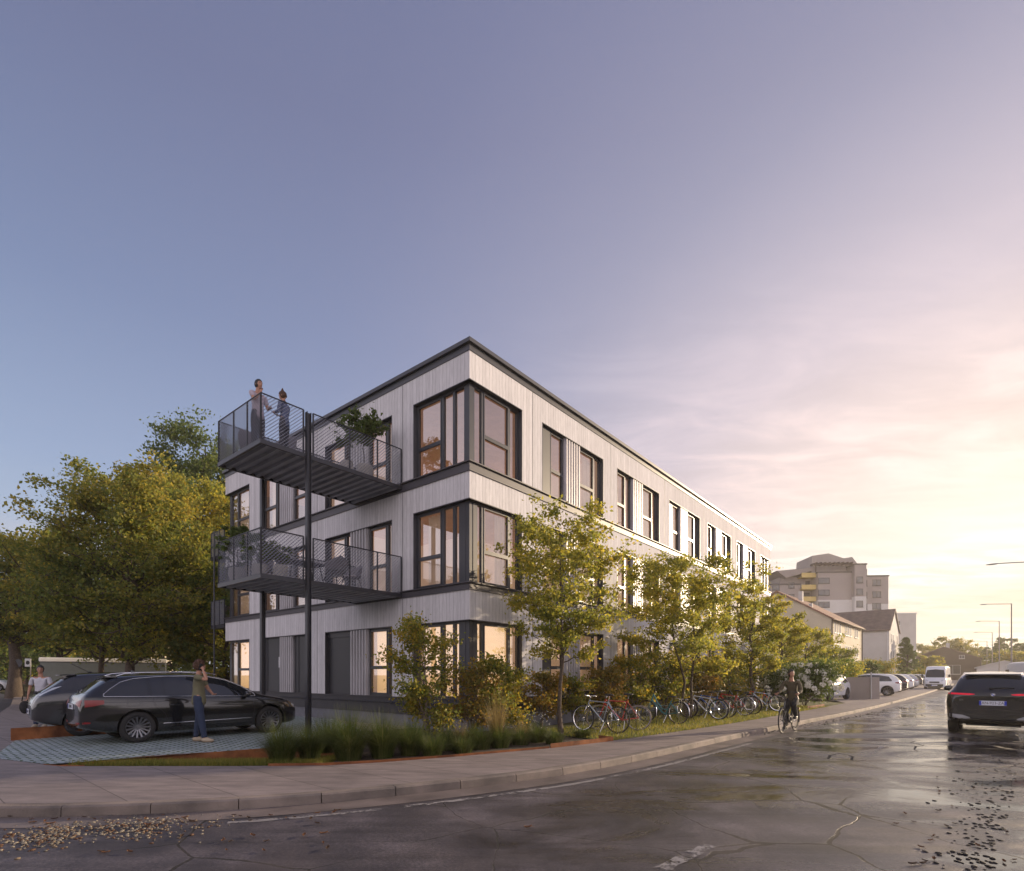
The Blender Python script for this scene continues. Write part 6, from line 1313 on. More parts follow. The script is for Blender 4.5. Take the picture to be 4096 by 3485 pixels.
    for sg in (-1, 1): ey.ell(hc + hz @ Vector((.084 * k, sg * .03 * k, .01 * k)), (.008 * k, .012 * k, .006 * k), 8, 6, rot=hz); ey.ell(hc + hz @ Vector((.091 * k, sg * .031 * k, .030 * k)), (.005 * k, .018 * k, .004 * k), 8, 5, rot=hz)
    ey.build('eyes', M['hairk'], body, smooth=True)
    rs = random.Random(int(abs(pos[0]) * 100)); hm = MB()
    def hair_fn(v):
        q = v.copy(); n_ = 1 + rs.uniform(-.05, .05) * (2 if hairstyle == 'curly' else 1); cut = -.15 if v.x > -.1 else -.62
        if v.x > .25: cut = .42
        if v.z < cut: n_ = .90
        return Vector((q.x * n_ - .05, q.y * n_, q.z * n_ + .05))
    hm.ell(hc, (.105 * k, .088 * k, .125 * k) if hairstyle != 'curly' else (.118 * k, .102 * k, .135 * k), 26, 18, rot=hz, fn=hair_fn)
    if hairstyle == 'curly':
        for q in range(70):
            a = rs.uniform(0, 6.28); e = rs.uniform(-.2, 1.5); v = Vector((math.cos(a) * math.cos(e), math.sin(a) * math.cos(e), math.sin(e)))
            if v.x > .55 and v.z < .45: continue
            if v.z < -.1 and v.x > 0: continue
            hm.ell(hc + hz @ Vector((v.x * .112 * k - .008, v.y * .096 * k, v.z * .128 * k + .008)), (.026 * k, .026 * k, .022 * k), 6, 5)
    if hairstyle == 'bun':
        hm.ell(hc + hz @ Vector((-.045 * k, 0, .135 * k)), (.035 * k, .035 * k, .04 * k), 10, 8); hm.ell(hc + hz @ Vector((-.06 * k, 0, .165 * k)), (.02 * k, .02 * k, .03 * k), 8, 6)
    hm.build('hair', hair, T, smooth=True)
    # clothes: slightly larger skins over the same joints
    g = .014 * k; top_ch = [[(L3(pel, che, -.50), (.15 * b_ + g)), (L3(pel, che, -.05), (.14 * b_ + g)), (wa, (.12 if female else .14) * b_ + g * .5), (che, .145 * b_ + g * .4), (L3(che, nec, .62), .085 * b_), (L3(che, nec, .86), .062 * b_)]]
    for sd_ in ('l', 'r'):
        sh, el, wr = J['sh_' + sd_], J['el_' + sd_], J['wr_' + sd_]; c_ = [(che, .145 * b_), (L3(L3(che, nec, .55), sh, .62), .07 * b_), (sh, .062 * b_ + g * .3), (L3(sh, el, .35), .056 * b_ + g * .4), (L3(sh, el, .75), .052 * b_ + g * .5)]
        if long_sleeve: c_ += [(el, .046 * b_ + g * .5), (L3(el, wr, .45), .044 * b_ + g * .4), (L3(el, wr, .93), .034 * b_ + g * .3)]
        top_ch.append(c_)
    skin('shirt', top_ch, top, T)
    tc2 = [[(L3(pel, che, .40), .128 * b_), (pel, .128 * b_ + g * .5)]]
    for sd_ in ('l', 'r'):
        hp, kn, an = J['hip_' + sd_], J['kn_' + sd_], J['an_' + sd_]; tc2.append([(pel, .128 * b_ + g * .5), (hp, .108 * b_ + g * .5), (L3(hp, kn, .5), .090 * b_ + g * .5), (kn, .072 * b_ + g * .4), (L3(kn, an, .35), .070 * b_ + g * .3), (L3(kn, an, trouser_len), .058 * b_ + g * .2), (L3(kn, an, trouser_len + .03), .058 * b_ + g * .2)])
    skin('trousers', tc2, bottom, T)
    for sd_ in ('l', 'r'):
        an, toe = Vector(J['an_' + sd_]), Vector(J['toe_' + sd_]); d = (toe - an); d.z = 0; d = d.normalized() if d.length > 1e-3 else Vector((1, 0, 0)); q = MB(); rt = Matrix.Rotation(math.atan2(d.y, d.x), 3, 'Z'); pitch = 0
        zt_ = min(an.z - .075 * k, toe.z - .03 * k); c_ = Vector((an.x, an.y, 0)) + d * .065 * k; c_.z = zt_ + .052 * k
        q.ell(c_, (.145 * k, .052 * k, .052 * k), 16, 10, rot=rt, fn=lambda v: Vector((v.x, v.y, max(-.98, v.z * (1 if v.z < 0 else (1.15 if v.x < .1 else max(.45, 1.15 - v.x * .9))))))); so_ = q.build('shoe', M[shoes], T, smooth=True)
        q = MB(); q.ell((c_.x, c_.y, zt_ + .012 * k), (.15 * k, .055 * k, .012 * k), 16, 6, rot=rt); q.build('sole', M['sole'] if shoes == 'shoe' else M['blackpl'], so_, smooth=True)
    return T
STAND = dict(pelvis=(0, 0, .95), chest=(.0, 0, 1.30), neck=(.0, 0, 1.50), head=(.02, 0, 1.665), sh_l=(0, .19, 1.43), sh_r=(0, -.19, 1.43), el_l=(-.02, .25, 1.14), el_r=(-.02, -.25, 1.14), wr_l=(.04, .25, .90), wr_r=(.04, -.25, .90), hip_l=(0, .095, .90), hip_r=(0, -.095, .90), kn_l=(.02, .10, .50), kn_r=(.02, -.10, .50), an_l=(0, .11, .085), an_r=(0, -.11, .085), toe_l=(.15, .12, .03), toe_r=(.15, -.12, .03))
# man on the phone: seen from behind-left, body turned right, weight on the left leg
J = dict(STAND); J.update(sh_r=(.02, -.19, 1.44), el_r=(.27, -.27, 1.36), wr_r=(.15, -.15, 1.585), ha_r=(.10, -.115, 1.64), palm_r=(0, 1, 0), curl_r=.7, sh_l=(-.01, .19, 1.42), el_l=(.10, .25, 1.15), wr_l=(.24, .10, 1.06), kn_r=(.09, -.09, .50), an_r=(.16, -.10, .085), toe_r=(.30, -.12, .03), an_l=(-.10, .10, .085), toe_l=(.05, .11, .03), kn_l=(-.04, .10, .50))
mp_ = px(795, 2968, .128)
P1 = person('man in olive t-shirt and blue jeans talking on the phone beside the black estate car', (mp_.x, mp_.y, .128), R(8), J, M['olive'], M['denim'], M['hairb'], hairstyle='curly', height=1.80, headdir=R(22))
def dressed_phone(T, c, rot, nm='phone', lab=None):
    mb = MB(); mb.obox((0, 0, 0), (.008, .072, .15)); o = mb.build(nm, M['pblack'], None, bevel=.004); o.location = c; o.rotation_euler = rot; return tag(o, lab, 'phone')
rz_ = Matrix.Rotation(R(8), 3, 'Z'); pc = Vector((mp_.x, mp_.y, .128)) + rz_ @ Vector((.085, -.105, 1.645)); dressed_phone(P1, pc, (R(20), R(-25), R(100)), lab='black phone held to the ear of the man in the olive t-shirt')
mb = MB(); mb.lathe([(.034, -.006), (.034, .006), (.028, .006), (.028, -.006)], n=16, close=True); w_ = mb.build('wrist_watch', M['blackpl'], P1); w_.location = (.165, -.165, 1.555); w_.rotation_euler = (R(30), R(-40), 0)
# man in white t-shirt at the far side of the cars
J = dict(STAND); J.update(el_r=(-.04, -.27, 1.14), wr_r=(.0, -.30, .90), el_l=(.05, .27, 1.16), wr_l=(.20, .30, 1.02))
q = atY(163, 15.2, .12)
person('man in white t-shirt carrying a dark bag, standing behind the dark grey hatchback', (q.x, q.y, .12), R(-72), J, M['whitet'], M['denim'], M['hairk'], height=1.76, headdir=R(15))
mb = MB(); mb.ell((0, 0, 0), (.14, .08, .20), 14, 10, fn=lambda v: Vector((v.x, v.y, v.z * (1 if v.z < 0 else .8)))); mb.tube([(-.08, 0, .15), (-.05, 0, .30), (.05, 0, .30), (.08, 0, .15)], .012, 5)
o = mb.build('bag', M['blackt'], None, smooth=True); o.location = (q.x - .36, q.y - .10, .72); tag(o, 'black shoulder bag held in the hand of the man in the white t-shirt', 'bag')
# couple on the roof balcony
fz = 6.91 + .12
J = dict(STAND); J.update(el_r=(.16, -.22, 1.18), wr_r=(.20, -.06, 1.42), ha_r=(.17, -.02, 1.52), curl_r=1.2, el_l=(.06, .24, 1.14), wr_l=(.27, .12, 1.07), kn_l=(.0, .10, .5), head=(.035, 0, 1.665))
q = BW(-3.55, 3.75, fz)
def at_line(xpx, y_loc, z):     # local (x, y_loc) so that it appears at picture column xpx
    r_ = (xpx - 2048) / 2174; u = Vector((.6347, .7727)); v = Vector((-.7727, .6347)); a0 = Vector((-1.09, 13.95)) + v * y_loc
    x_ = -(a0.x - r_ * a0.y) / (u.x - r_ * u.y); return BW(x_, y_loc, z)
q = at_line(1031, 3.55, fz); person('bearded man in lilac t-shirt on the upper balcony, hand at his chin', q, R(-28), J, M['lilac'], M['greyt'], M['hairk'], height=1.80, shoes='blackpl', headdir=R(0))
J = dict(STAND); J.update(el_r=(.05, -.20, 1.14), wr_r=(.22, -.08, 1.17), el_l=(.05, .20, 1.14), wr_l=(.22, .08, 1.17), curl_r=.9, curl_l=.9, head=(.05, 0, 1.65), neck=(.02, 0, 1.49))
q2 = at_line(1138, 3.30, fz); P3 = person('woman with hair bun and blue top on the upper balcony, looking down at a tablet', q2, R(172), J, M['bluesh'], M['greyt'], M['hairb'], long_sleeve=True, hairstyle='bun', height=1.68, shoes='blackpl', female=True, build=.88, headtilt=R(22))
tb = MB(); tb.obox((0, 0, 0), (.17, .24, .008)); o = tb.build('tablet', M['pblack'], None, bevel=.004); o.location = q2 + Matrix.Rotation(R(172), 3, 'Z') @ Vector((.31, 0, 1.15)); o.rotation_euler = (0, R(-48), R(172)); tag(o, 'dark tablet held by the woman on the upper balcony', 'tablet')
# figure on the far lower balcony
J = dict(STAND); person('person in pale blue shirt on the far lower balcony behind the building corner', BW(.75, DEP + .75, 3.75), R(160), J, cloth('pale_blue_shirt', (.16, .2, .27)), M['greyt'], M['hairb'], height=1.72)
# cyclist
M['bike_ready'] = None
F_, R_ = Vector((7.43, 14.9, 0)), Vector((8.15, 15.66, 0)); hd_ = math.atan2((F_ - R_).y, (F_ - R_).x)
T = bike('black city bicycle ridden along the kerb by the cyclist', (R_.x, R_.y, 0), hd_, 'bblack', 'city', guards=True, rack=True, group=None)
for o in list(col.objects):
    if o.parent == T and o.name.startswith('kickstand'): bpy.data.objects.remove(o)
J = dict(pelvis=(.17, 0, .93), chest=(.27, 0, 1.27), neck=(.31, 0, 1.47), head=(.34, 0, 1.635), sh_l=(.29, .19, 1.40), sh_r=(.29, -.19, 1.40), el_l=(.40, .27, 1.15), el_r=(.40, -.27, 1.15), wr_l=(.62, .27, 1.08), wr_r=(.62, -.27, 1.08), ha_l=(.71, .27, 1.085), ha_r=(.71, -.27, 1.085), palm_l=(0, 0, -1), palm_r=(0, 0, -1), curl_l=1.1, curl_r=1.1,
    hip_l=(.18, .10, .89), hip_r=(.18, -.10, .89), kn_l=(.56, .12, .76), kn_r=(.48, -.12, .50), an_l=(.30, .12, .43), an_r=(.44, -.12, .13), toe_l=(.43, .12, .40), toe_r=(.58, -.12, .09))
person('short-haired cyclist in brown jacket and black trousers riding towards the camera, looking right', (R_.x, R_.y, 0), hd_, J, M['brownj'], M['blackt'], M['hairk'], long_sleeve=True, height=1.8, shoes='blackpl', headdir=R(48))
# ================================================================ balcony furniture and plants
fz2, fz1 = 6.91 + .12, 3.80 + .12
M['pot'] = mat('pale_plant_pot', '#b8b2ae', .7, var=.06); M['furn'] = mat('grey_garden_furniture', '#77737b', .7, var=.06); M['cush'] = mat('light_cushion', '#a8a2a6', .9, var=.05)
def pot_plant(label, x, y, z, h, r, pr_=.2, ph=.36, seed=1, lm='lf_dark', n=1400, ls=.085, z0=None):
    T = thing('potted_plant', label, 'potted plant', BW(x, y, z), ang, 'potted plants on the balconies'); mb = MB(); mb.lathe([(.001, 0), (pr_ * .75, 0), (pr_, ph * .6), (pr_ * .92, ph), (pr_ * .82, ph), (pr_ * .8, ph - .04), (.001, ph - .04)], n=20); mb.build('pot', M['pot'], T, smooth=True, sharp=40)
    q = tree('tmp', 'tmp plant in pot here', (0, 0, ph - .05), h - ph, r, z0 if z0 is not None else .12, n, ls, lm, .018, seed, nlimb=18, spread=.14, up=.5)
    for o in [o for o in col.objects if o.parent == q]:
        o.parent = T; o.location = (0, 0, ph - .05); o.name = 'foliage' if o.name.startswith('crown') else 'stem'
    bpy.data.objects.remove(q)
pot_plant('bushy green tree in a pale pot at the building end of the upper balcony', -.95, 3.15, fz2, 1.95, .62, .24, .42, 701, n=2600, z0=.75)
pot_plant('slender small tree in a pot beside the bushy one, upper balcony', -1.55, 3.1, fz2, 1.45, .42, .17, .34, 702, n=900, z0=.45)
pot_plant('leafy shrub in a pot at the outer corner of the lower balcony', -3.8, 4.55, fz1, 1.55, .5, .22, .4, 703, n=1700)
pot_plant('small leafy pot plant along the outer rail of the lower balcony', -3.75, 3.45, fz1, 1.1, .42, .2, .36, 704, n=1000)
pot_plant('round pot plant low by the front rail of the lower balcony', -3.5, 2.95, fz1, .85, .3, .18, .32, 705, n=600)
pot_plant('tall green plant on the far lower balcony', .55, DEP + .45, 3.75, 1.7, .5, .2, .35, 706, n=1200)
def lounge_chair(label, x, y, z, rz, group='garden chairs on the balconies', m='furn'):
    T = thing('garden_chair', label, 'chair', BW(x, y, z), ang + rz, group)
    s_ = MB(); s_.ell((0, 0, .42), (.27, .26, .05), 20, 8); s_.build('seat', M['cush'], T, smooth=True)
    b = MB(); vs = []; n = 14
    for k in range(n + 1):
        a = R(95 + 170 * k / n); hgt = .82 - .22 * abs(k / n - .5) * 2
        for t in range(5):
            zz = .40 + (hgt - .40) * t / 4; rr = .26 + .05 * t / 4; vs.append((math.cos(a) * rr * 1.02, math.sin(a) * rr, zz))
    b.add(vs, [(k * 5 + j, k * 5 + 5 + j, k * 5 + 6 + j, k * 5 + 1 + j) for k in range(n) for j in range(4)]); o = b.build('backrest', M[m], T, smooth=True); sm_ = o.modifiers.new('t', 'SOLIDIFY'); sm_.thickness = .02
    for sx_ in (-1, 1):
        for sy in (-1, 1): l_ = MB(); l_.tube([(sx_ * .14, sy * .14, .40), (sx_ * .24, sy * .24, 0)], [.016, .011], 6); l_.build('leg', M['steel'], T)
lounge_chair('round grey tub chair by the outer rail of the upper balcony', -3.5, 4.45, fz2, R(20)); lounge_chair('dark tub chair right of the slim column on the upper balcony', -2.45, 4.3, fz2, R(200)); lounge_chair('tub chair facing the woman on the upper balcony', -2.85, 4.0, fz2, R(120))
lounge_chair('tall-backed chair left of the table on the lower balcony', -3.1, 4.3, fz1, R(0)); lounge_chair('tub chair right of the table on the lower balcony', -1.15, 3.5, fz1, R(180)); lounge_chair('low tub chair at the front rail of the lower balcony', -1.9, 3.15, fz1, R(90))
T = thing('garden_table', 'slatted grey dining table standing on the lower balcony', 'table', BW(-2.3, 4.1, fz1), ang); mb = MB()
for k in range(6): mb.box((-.6, -.36 + k * .125, .70), (.6, -.36 + k * .125 + .105, .73))
mb.build('tabletop', M['furn'], T)
for sx_ in (-1, 1):
    for sy in (-1, 1): l_ = MB(); l_.tube([(sx_ * .4, sy * .22, .70), (sx_ * .52, sy * .30, 0)], .018, 6); l_.build('leg', M['steel'], T)
# ================================================================ street lamps
M['lamp'] = mat('lamp_post_grey', '#8e8880', .45, .3, var=.06)
def lamp(label, p, h=10.0, arm=2.7):
    T = thing('street_lamp', label, 'street lamp', p, R(131.9), 'street lamps on the right side of the road')
    a = MB(); a.tube([(0, 0, 0), (0, 0, 1.2), (0, 0, h - .1), (0, 0, h)], [.11, .09, .06, .055], 10); a.build('pole', M['lamp'], T, smooth=True)
    a = MB(); a.tube([(0, 0, h - .05), (arm * .5, 0, h + .06), (arm - .55, 0, h + .12)], .035, 8); a.build('arm', M['lamp'], T, smooth=True)
    a = MB(); a.ell((arm - .25, 0, h + .12), (.42, .15, .05), 14, 8); hd = a.build('lamp_head', M['lamp'], T, smooth=True); a = MB(); a.ell((arm - .25, 0, h + .085), (.28, .10, .03), 12, 6); a.build('lens', M['lampglass'], hd)
for i, (x, Y) in enumerate([(4147, 40), (4046, 63.9), (3997, 84.5), (3969, 106.8), (3948, 135), (3932, 168)]):
    lamp(['nearest street lamp, only its arm reaching in at the right edge', 'tallest fully visible street lamp at the right edge', 'third street lamp from the right edge', 'fourth street lamp, in front of the thin tree', 'fifth street lamp, before the dark house', 'farthest and smallest street lamp'][i], atY(x, Y, 0))
# ================================================================ buildings down the street
M['cream'] = mat('cream_render', (.50, .44, .33), .85, var=.08, scale=.5, bump=.1); M['creamd'] = mat('pale_grey_render', (.46, .45, .44), .85, var=.08, scale=.5); M['greyr'] = mat('grey_brown_render', (.31, .275, .265), .85, var=.06, scale=.4); M['whiter'] = mat('white_render', (.55, .54, .53), .85, var=.05, scale=.4); M['yellow'] = mat('yellow_balcony', (.55, .42, .15), .8, var=.06); M['winglass'] = mat('far_window_glass', (.05, .055, .065), .06, var=.1, spec=.9); M['winframe'] = mat('white_window_frame', (.6, .6, .6), .5, var=.03); M['dkframe'] = mat('dark_window_frame', (.05, .045, .045), .5, var=.03); M['darkhouse'] = mat('dark_brown_wall', (.055, .04, .035), .85, var=.15)
def win(T, x, y, z, w, h, axis, sgn, fm='winframe', parts=2, t=.06):
    """axis 'x': window lies in a plane y=const spanning x; 'y': plane x=const"""
    fr = MB()
    if fm == 'dkframe': t = .13
    def bx(a0, a1, z0, z1, d0, d1):
        if axis == 'x': fr.box((a0, y + sgn * d0, z0), (a1, y + sgn * d1, z1))
        else: fr.box((x + sgn * d0, a0, z0), (x + sgn * d1, a1, z1))
    a = x if axis == 'x' else y
    bx(a - w / 2, a + w / 2, z, z + t, -.02, .05); bx(a - w / 2, a + w / 2, z + h - t, z + h, -.02, .05)
    for k in range(parts + 1):
        c = a - w / 2 + w * k / parts; q0, q1 = (c, c + t) if k == 0 else (c - t, c) if k == parts else (c - t / 2, c + t / 2); bx(q0, q1, z + t, z + h - t, -.02, .048)
    bx(a - w / 2 - .06, a + w / 2 + .06, z - .07, z - .002, -.02, .12)
    f = fr.build('window', M[fm], T); g = MB()
    if axis == 'x': g.box((a - w / 2 + .02, y - sgn * .01, z + .02), (a + w / 2 - .02, y + sgn * .02, z + h - .02))
    else: g.box((x - sgn * .01, a - w / 2 + .02, z + .02), (x + sgn * .02, a + w / 2 - .02, z + h - .02))
    g.build('pane', M['winglass'], f)
def gable_house(name, label, p0, rz, Lx, Wy, eave, ridge, ridge_axis, wallm, roofm, ov=.35):
    """local x along the street (away), y away from the street to the left; p0 = near street corner"""
    T = thing(name, label, 'house', p0, rz); w = MB()
    if ridge_axis == 'x':
        for x0 in (0, Lx): w.add([(x0, 0, -.4), (x0, Wy, -.4), (x0, Wy, eave), (x0, Wy / 2, ridge), (x0, 0, eave)], [(0, 1, 2, 3, 4)] if x0 else [(4, 3, 2, 1, 0)])
        w.add([(0, 0, -.4), (Lx, 0, -.4), (Lx, 0, eave), (0, 0, eave), (0, Wy, -.4), (Lx, Wy, -.4), (Lx, Wy, eave), (0, Wy, eave)], [(0, 1, 2, 3), (5, 4, 7, 6)])
    else:
        for y0 in (0, Wy): w.add([(0, y0, -.4), (Lx, y0, -.4), (Lx, y0, eave), (Lx / 2, y0, ridge), (0, y0, eave)], [(0, 1, 2, 3, 4)] if y0 == 0 else [(4, 3, 2, 1, 0)])
        w.add([(0, 0, -.4), (0, Wy, -.4), (0, Wy, eave), (0, 0, eave), (Lx, 0, -.4), (Lx, Wy, -.4), (Lx, Wy, eave), (Lx, 0, eave)], [(1, 0, 3, 2), (4, 5, 6, 7)])
    w.build('wall', M[wallm], T); r = MB(); th = .22
    half = (Wy if ridge_axis == 'x' else Lx) / 2; sl = (ridge - eave) / half; o = ov
    for sg in (-1, 1):
        e0, e1 = -half - o, 0; prof = [(e0, eave - sl * o + .02), (e1, ridge + .02), (e1, ridge + .02 + th), (e0, eave - sl * o + .02 + th)]
        vs = []
        for a in (-o * .6, (Lx if ridge_axis == 'x' else Wy) + o * .6):
            for q, z in prof:
                c = half + q * sg * 1.0 if sg > 0 else half - q
                c = half + (q if sg < 0 else -q)
                vs.append((a, c, z) if ridge_axis == 'x' else (c, a, z))
        r.add(vs, [(0, 1, 2, 3), (7, 6, 5, 4), (0, 4, 5, 1), (1, 5, 6, 2), (2, 6, 7, 3), (3, 7, 4, 0)])
    bmr = r.build('roof', M[roofm], T); return T, bmr
sr = math.atan2(.739, .674)
h1, rf1 = gable_house('gabled_house', 'long cream three-storey house with brown tiled roof, gable towards the camera', (39.4, 67, .1), sr, 18.6, 12.6, 8.4, 12.3, 'x', 'cream', 'tile')
for fl in range(3):
    for x in (1.7, 3.1, 4.6, 7.9, 9.4, 10.9, 14.0, 15.4): win(h1, x, 0, 1.3 + 2.75 * fl, .8, 1.35, 'x', -1, parts=1)
win(h1, 0, 8.6, 7.2, 2.4, 1.9, 'y', -1); win(h1, 0, 3.9, 4.6, 2.2, 1.4, 'y', -1)
mb = MB(); mb.tube([(-.05, -.08, 0), (-.05, -.08, 8.3)], .07, 7); mb.tube([(18.5, -.1, 0), (18.5, -.1, 8.3)], .07, 7); mb.tube([(-.3, -.42, 8.22), (18.9, -.42, 8.22)], .08, 7); mb.build('rain_gutter', M['darkhouse'], h1, smooth=True)
mb = MB(); mb.box((5.2, 4.6, 11.4), (5.7, 5.1, 12.9)); mb.box((2.2, 2.7, 9.7), (2.6, 3.1, 10.8)); mb.build('chimney', M['creamd'], rf1)
h2, rf2 = gable_house('gabled_house', 'pale house with dark roof and blank long wall towards the camera', (63.1, 90.9, .1), sr, 11.0, 26, 9.1, 12.8, 'y', 'creamd', 'tiledark')
for fl in range(3):
    for x in (2.0, 4.1, 8.8): win(h2, x, 0, 1.2 + 2.85 * fl, .9, 1.6, 'x', -1, parts=1)
mb = MB(); mb.tube([(10.9, -.1, 0), (10.9, -.1, 9)], .08, 7); mb.build('rain_pipe', M['winframe'], h2); mb = MB(); mb.tube([(-.1, .2, 0), (-.1, .2, 9)], .08, 7); mb.build('rain_pipe', M['winframe'], h2)
mb = MB(); mb.box((2.4, 16, 11), (3.2, 16.8, 12.4)); mb.build('chimney', M['creamd'], rf2)
# apartment tower
tz = math.atan2(-.19, .98); TW = thing('apartment_tower', 'tall grey-brown apartment tower with white lower floors, yellow balconies and pergola on the roof', 'building', (61.6, 128.5, 0), R(-3))
def blk(x0, x1, y0, y1, z1, split, nm='wall'):
    if split: 
        mb = MB(); mb.box((x0, y0, -.3), (x1, y1, split)); mb.build('lower_wall', M['whiter'], TW); mb = MB(); mb.box((x0, y0, split), (x1, y1, z1)); mb.build(nm, M['greyr'], TW)
    else: mb = MB(); mb.box((x0, y0, -.3), (x1, y1, z1)); mb.build(nm, M['greyr'], TW)
    mb = MB(); mb.box((x0 - .15, y0 - .15, z1), (x1 + .15, y1 + .15, z1 + .3)); mb.build('roof_edge', M['dkframe'], TW)
blk(0, 6.9, 1.0, 16, 23.0, 11.5); blk(6.9, 10.0, 2.2, 16, 24.6, 0); blk(10.0, 17.6, -1.0, 16, 25.4, 19.1); blk(17.6, 20.2, -2.2, 14, 27.0, 19.7); blk(20.2, 27.4, 1.5, 15, 24.9, 18.4)
mb = MB(); mb.add([(.9, 0, 26.2), (9.3, 0, 26.9), (9.3, 12, 26.9), (.9, 12, 26.2), (3.4, .4, 24.6), (9.3, .2, 26.2), (9.3, 12, 26.2), (3.4, 12, 24.6)], [(0, 1, 2, 3), (4, 7, 6, 5), (0, 4, 5, 1), (1, 5, 6, 2), (2, 6, 7, 3), (3, 7, 4, 0)]); mb.add([(9.3, 1, 25.7), (20.2, 1, 25.7), (20.2, 1, 27.6), (18.8, 1, 29.5), (16.9, 1, 29.2), (13.4, 1, 30.4), (9.7, 1, 29.9), (9.3, 9, 25.7), (20.2, 9, 25.7), (20.2, 9, 27.6), (18.8, 9, 29.5), (16.9, 9, 29.2), (13.4, 9, 30.4), (9.7, 9, 29.9)], [(0, 1, 2, 3, 4, 5, 6), (13, 12, 11, 10, 9, 8, 7), (1, 8, 9, 2), (0, 6, 13, 7), (2, 9, 10, 3), (3, 10, 11, 4), (4, 11, 12, 5), (5, 12, 13, 6)]); mb.box((2.5, 2, 23.2), (8.5, 11, 25.0)); mb.box((20.6, 4, 25.2), (24, 10, 27.2)); mb.build('penthouse', M['greyr'], TW)
mb = MB()
for k in range(9): mb.box((9.2 + k * 1.0, -1.9, 27.4), (9.45 + k * 1.0, 1.2, 27.8))
mb.box((9.0, -1.6, 27.1), (18.2, -1.3, 27.4)); mb.box((9.1, -1.6, 25.6), (9.3, -1.35, 27.1)); mb.box((18.0, -1.6, 25.6), (18.2, -1.35, 27.1)); mb.build('pergola', M['darkhouse'], TW)
for fl in range(9):
    z = 3.5 + 2.8 * fl
    mb = MB(); mb.box((6.7, -.1, z - 1.35), (10.0, .1, z - .25)); mb.box((6.7, .1, z - 1.35), (10.0, 2.2, z - 1.15)); mb.build('balcony', M['yellow'], TW)
    if fl < 8: win(TW, 11.3, -1.0, z - .2, 3.0 - .4, 1.4, 'x', -1, 'dkframe'); win(TW, 8.4, 2.2, z - .9, 2.4, 1.9, 'x', -1, 'dkframe'); win(TW, 18.7, -2.2, z - .3, 1.5, 1.5, 'x', -1, 'dkframe', 1)
    if fl < 8: win(TW, 21.6, 1.5, z - .5, 1.9, 1.5, 'x', -1, 'dkframe'); win(TW, 24.7, 1.5, z - .4, 2.0, 1.5, 'x', -1, 'dkframe')
    if fl < 7: win(TW, 4.8, 1.0, z + 1.9, 1.4, 1.4, 'x', -1, 'dkframe', 1); win(TW, 1.2, 1.0, z + 1.4, 1.7, 1.5, 'x', -1, 'dkframe')
T = thing('apartment_block', 'pale five-storey block with one small high window, right of the tower', 'building', (97.5, 139, 0), R(-4)); mb = MB(); mb.box((-2, 0, -.3), (5.6, 13, 17.2)); mb.build('wall', M['creamd'], T); mb = MB(); mb.box((-2.15, -.15, 17.2), (5.75, 13.1, 17.45)); mb.build('roof_edge', M['winframe'], T)
win(T, 0.4, 0, 14.3, 2.6, 1.1, 'x', -1)
for fl in range(5):
    mb = MB(); mb.box((5.6, 2.0, 2.2 + fl * 3.1), (6.4, 6.5, 3.3 + fl * 3.1)); mb.build('balcony', M['whiter'], T)
h3, rf3 = gable_house('dark_house', 'dark brown house with low roof far behind the street lamps', (131, 152, 0), sr, 12, 16, 6.2, 9.6, 'x', 'darkhouse', 'tiledark')
win(h3, 0, 6.0, 1.8, 3.4, 2.6, 'y', -1); win(h3, 0, 4.0, 6.2, 1.2, 1.0, 'y', -1); mb = MB(); mb.box((4, 7, 9), (4.8, 7.8, 11)); mb.build('chimney', M['creamd'], rf3)
h4, rf4 = gable_house('low_shed', 'low pale shed with rounded roof behind the lettered van', (96, 100, 0), sr, 12, 8, 2.9, 4.1, 'x', 'creamd', 'creamd'); 
# concrete garden wall
T = thing('garden_wall', 'smooth grey concrete wall with a slim post, right of the small white car', 'wall', (0, 0, 0)); wa_, wb_ = px(3378, 2812, .118), px(3514, 2808, .118)
a = Vector((18.55, 31.2, .1)); b = Vector((23.0, 33.4, .1)); a = atY(3385, 33.6, .1); b = atY(3483, 33.0, .1); c_ = atY(3518, 33.3, .1)
def slab(a, b, h, th=.18):
    mb = MB(); d = (b - a).normalized(); n_ = Vector((-d.y, d.x, 0)) * th; vs = [a, b, b + n_, a + n_]; mb.add([tuple(v) for v in vs] + [(v.x, v.y, v.z + h) for v in vs], [(3, 2, 1, 0), (4, 5, 6, 7), (0, 1, 5, 4), (1, 2, 6, 5), (2, 3, 7, 6), (3, 0, 4, 7)]); return mb
M['wallc'] = mat('smooth_concrete', (.27, .235, .215), .8, var=.12, scale=.8, bump=.15, bscale=30)
slab(a, b, 1.36).build('wall_panel', M['wallc'], T); slab(b + Vector((.03, .02, 0)), c_, 1.36).build('wall_panel', M['wallc'], T); mb = MB(); mb.tube([b + Vector((0, -.04, 0)), b + Vector((0, -.04, 1.5))], .035, 8); mb.ell(b + Vector((0, -.04, 1.58)), (.045, .045, .10), 8, 6); mb.build('post', M['lampglass'] if False else M['creamd'], T)
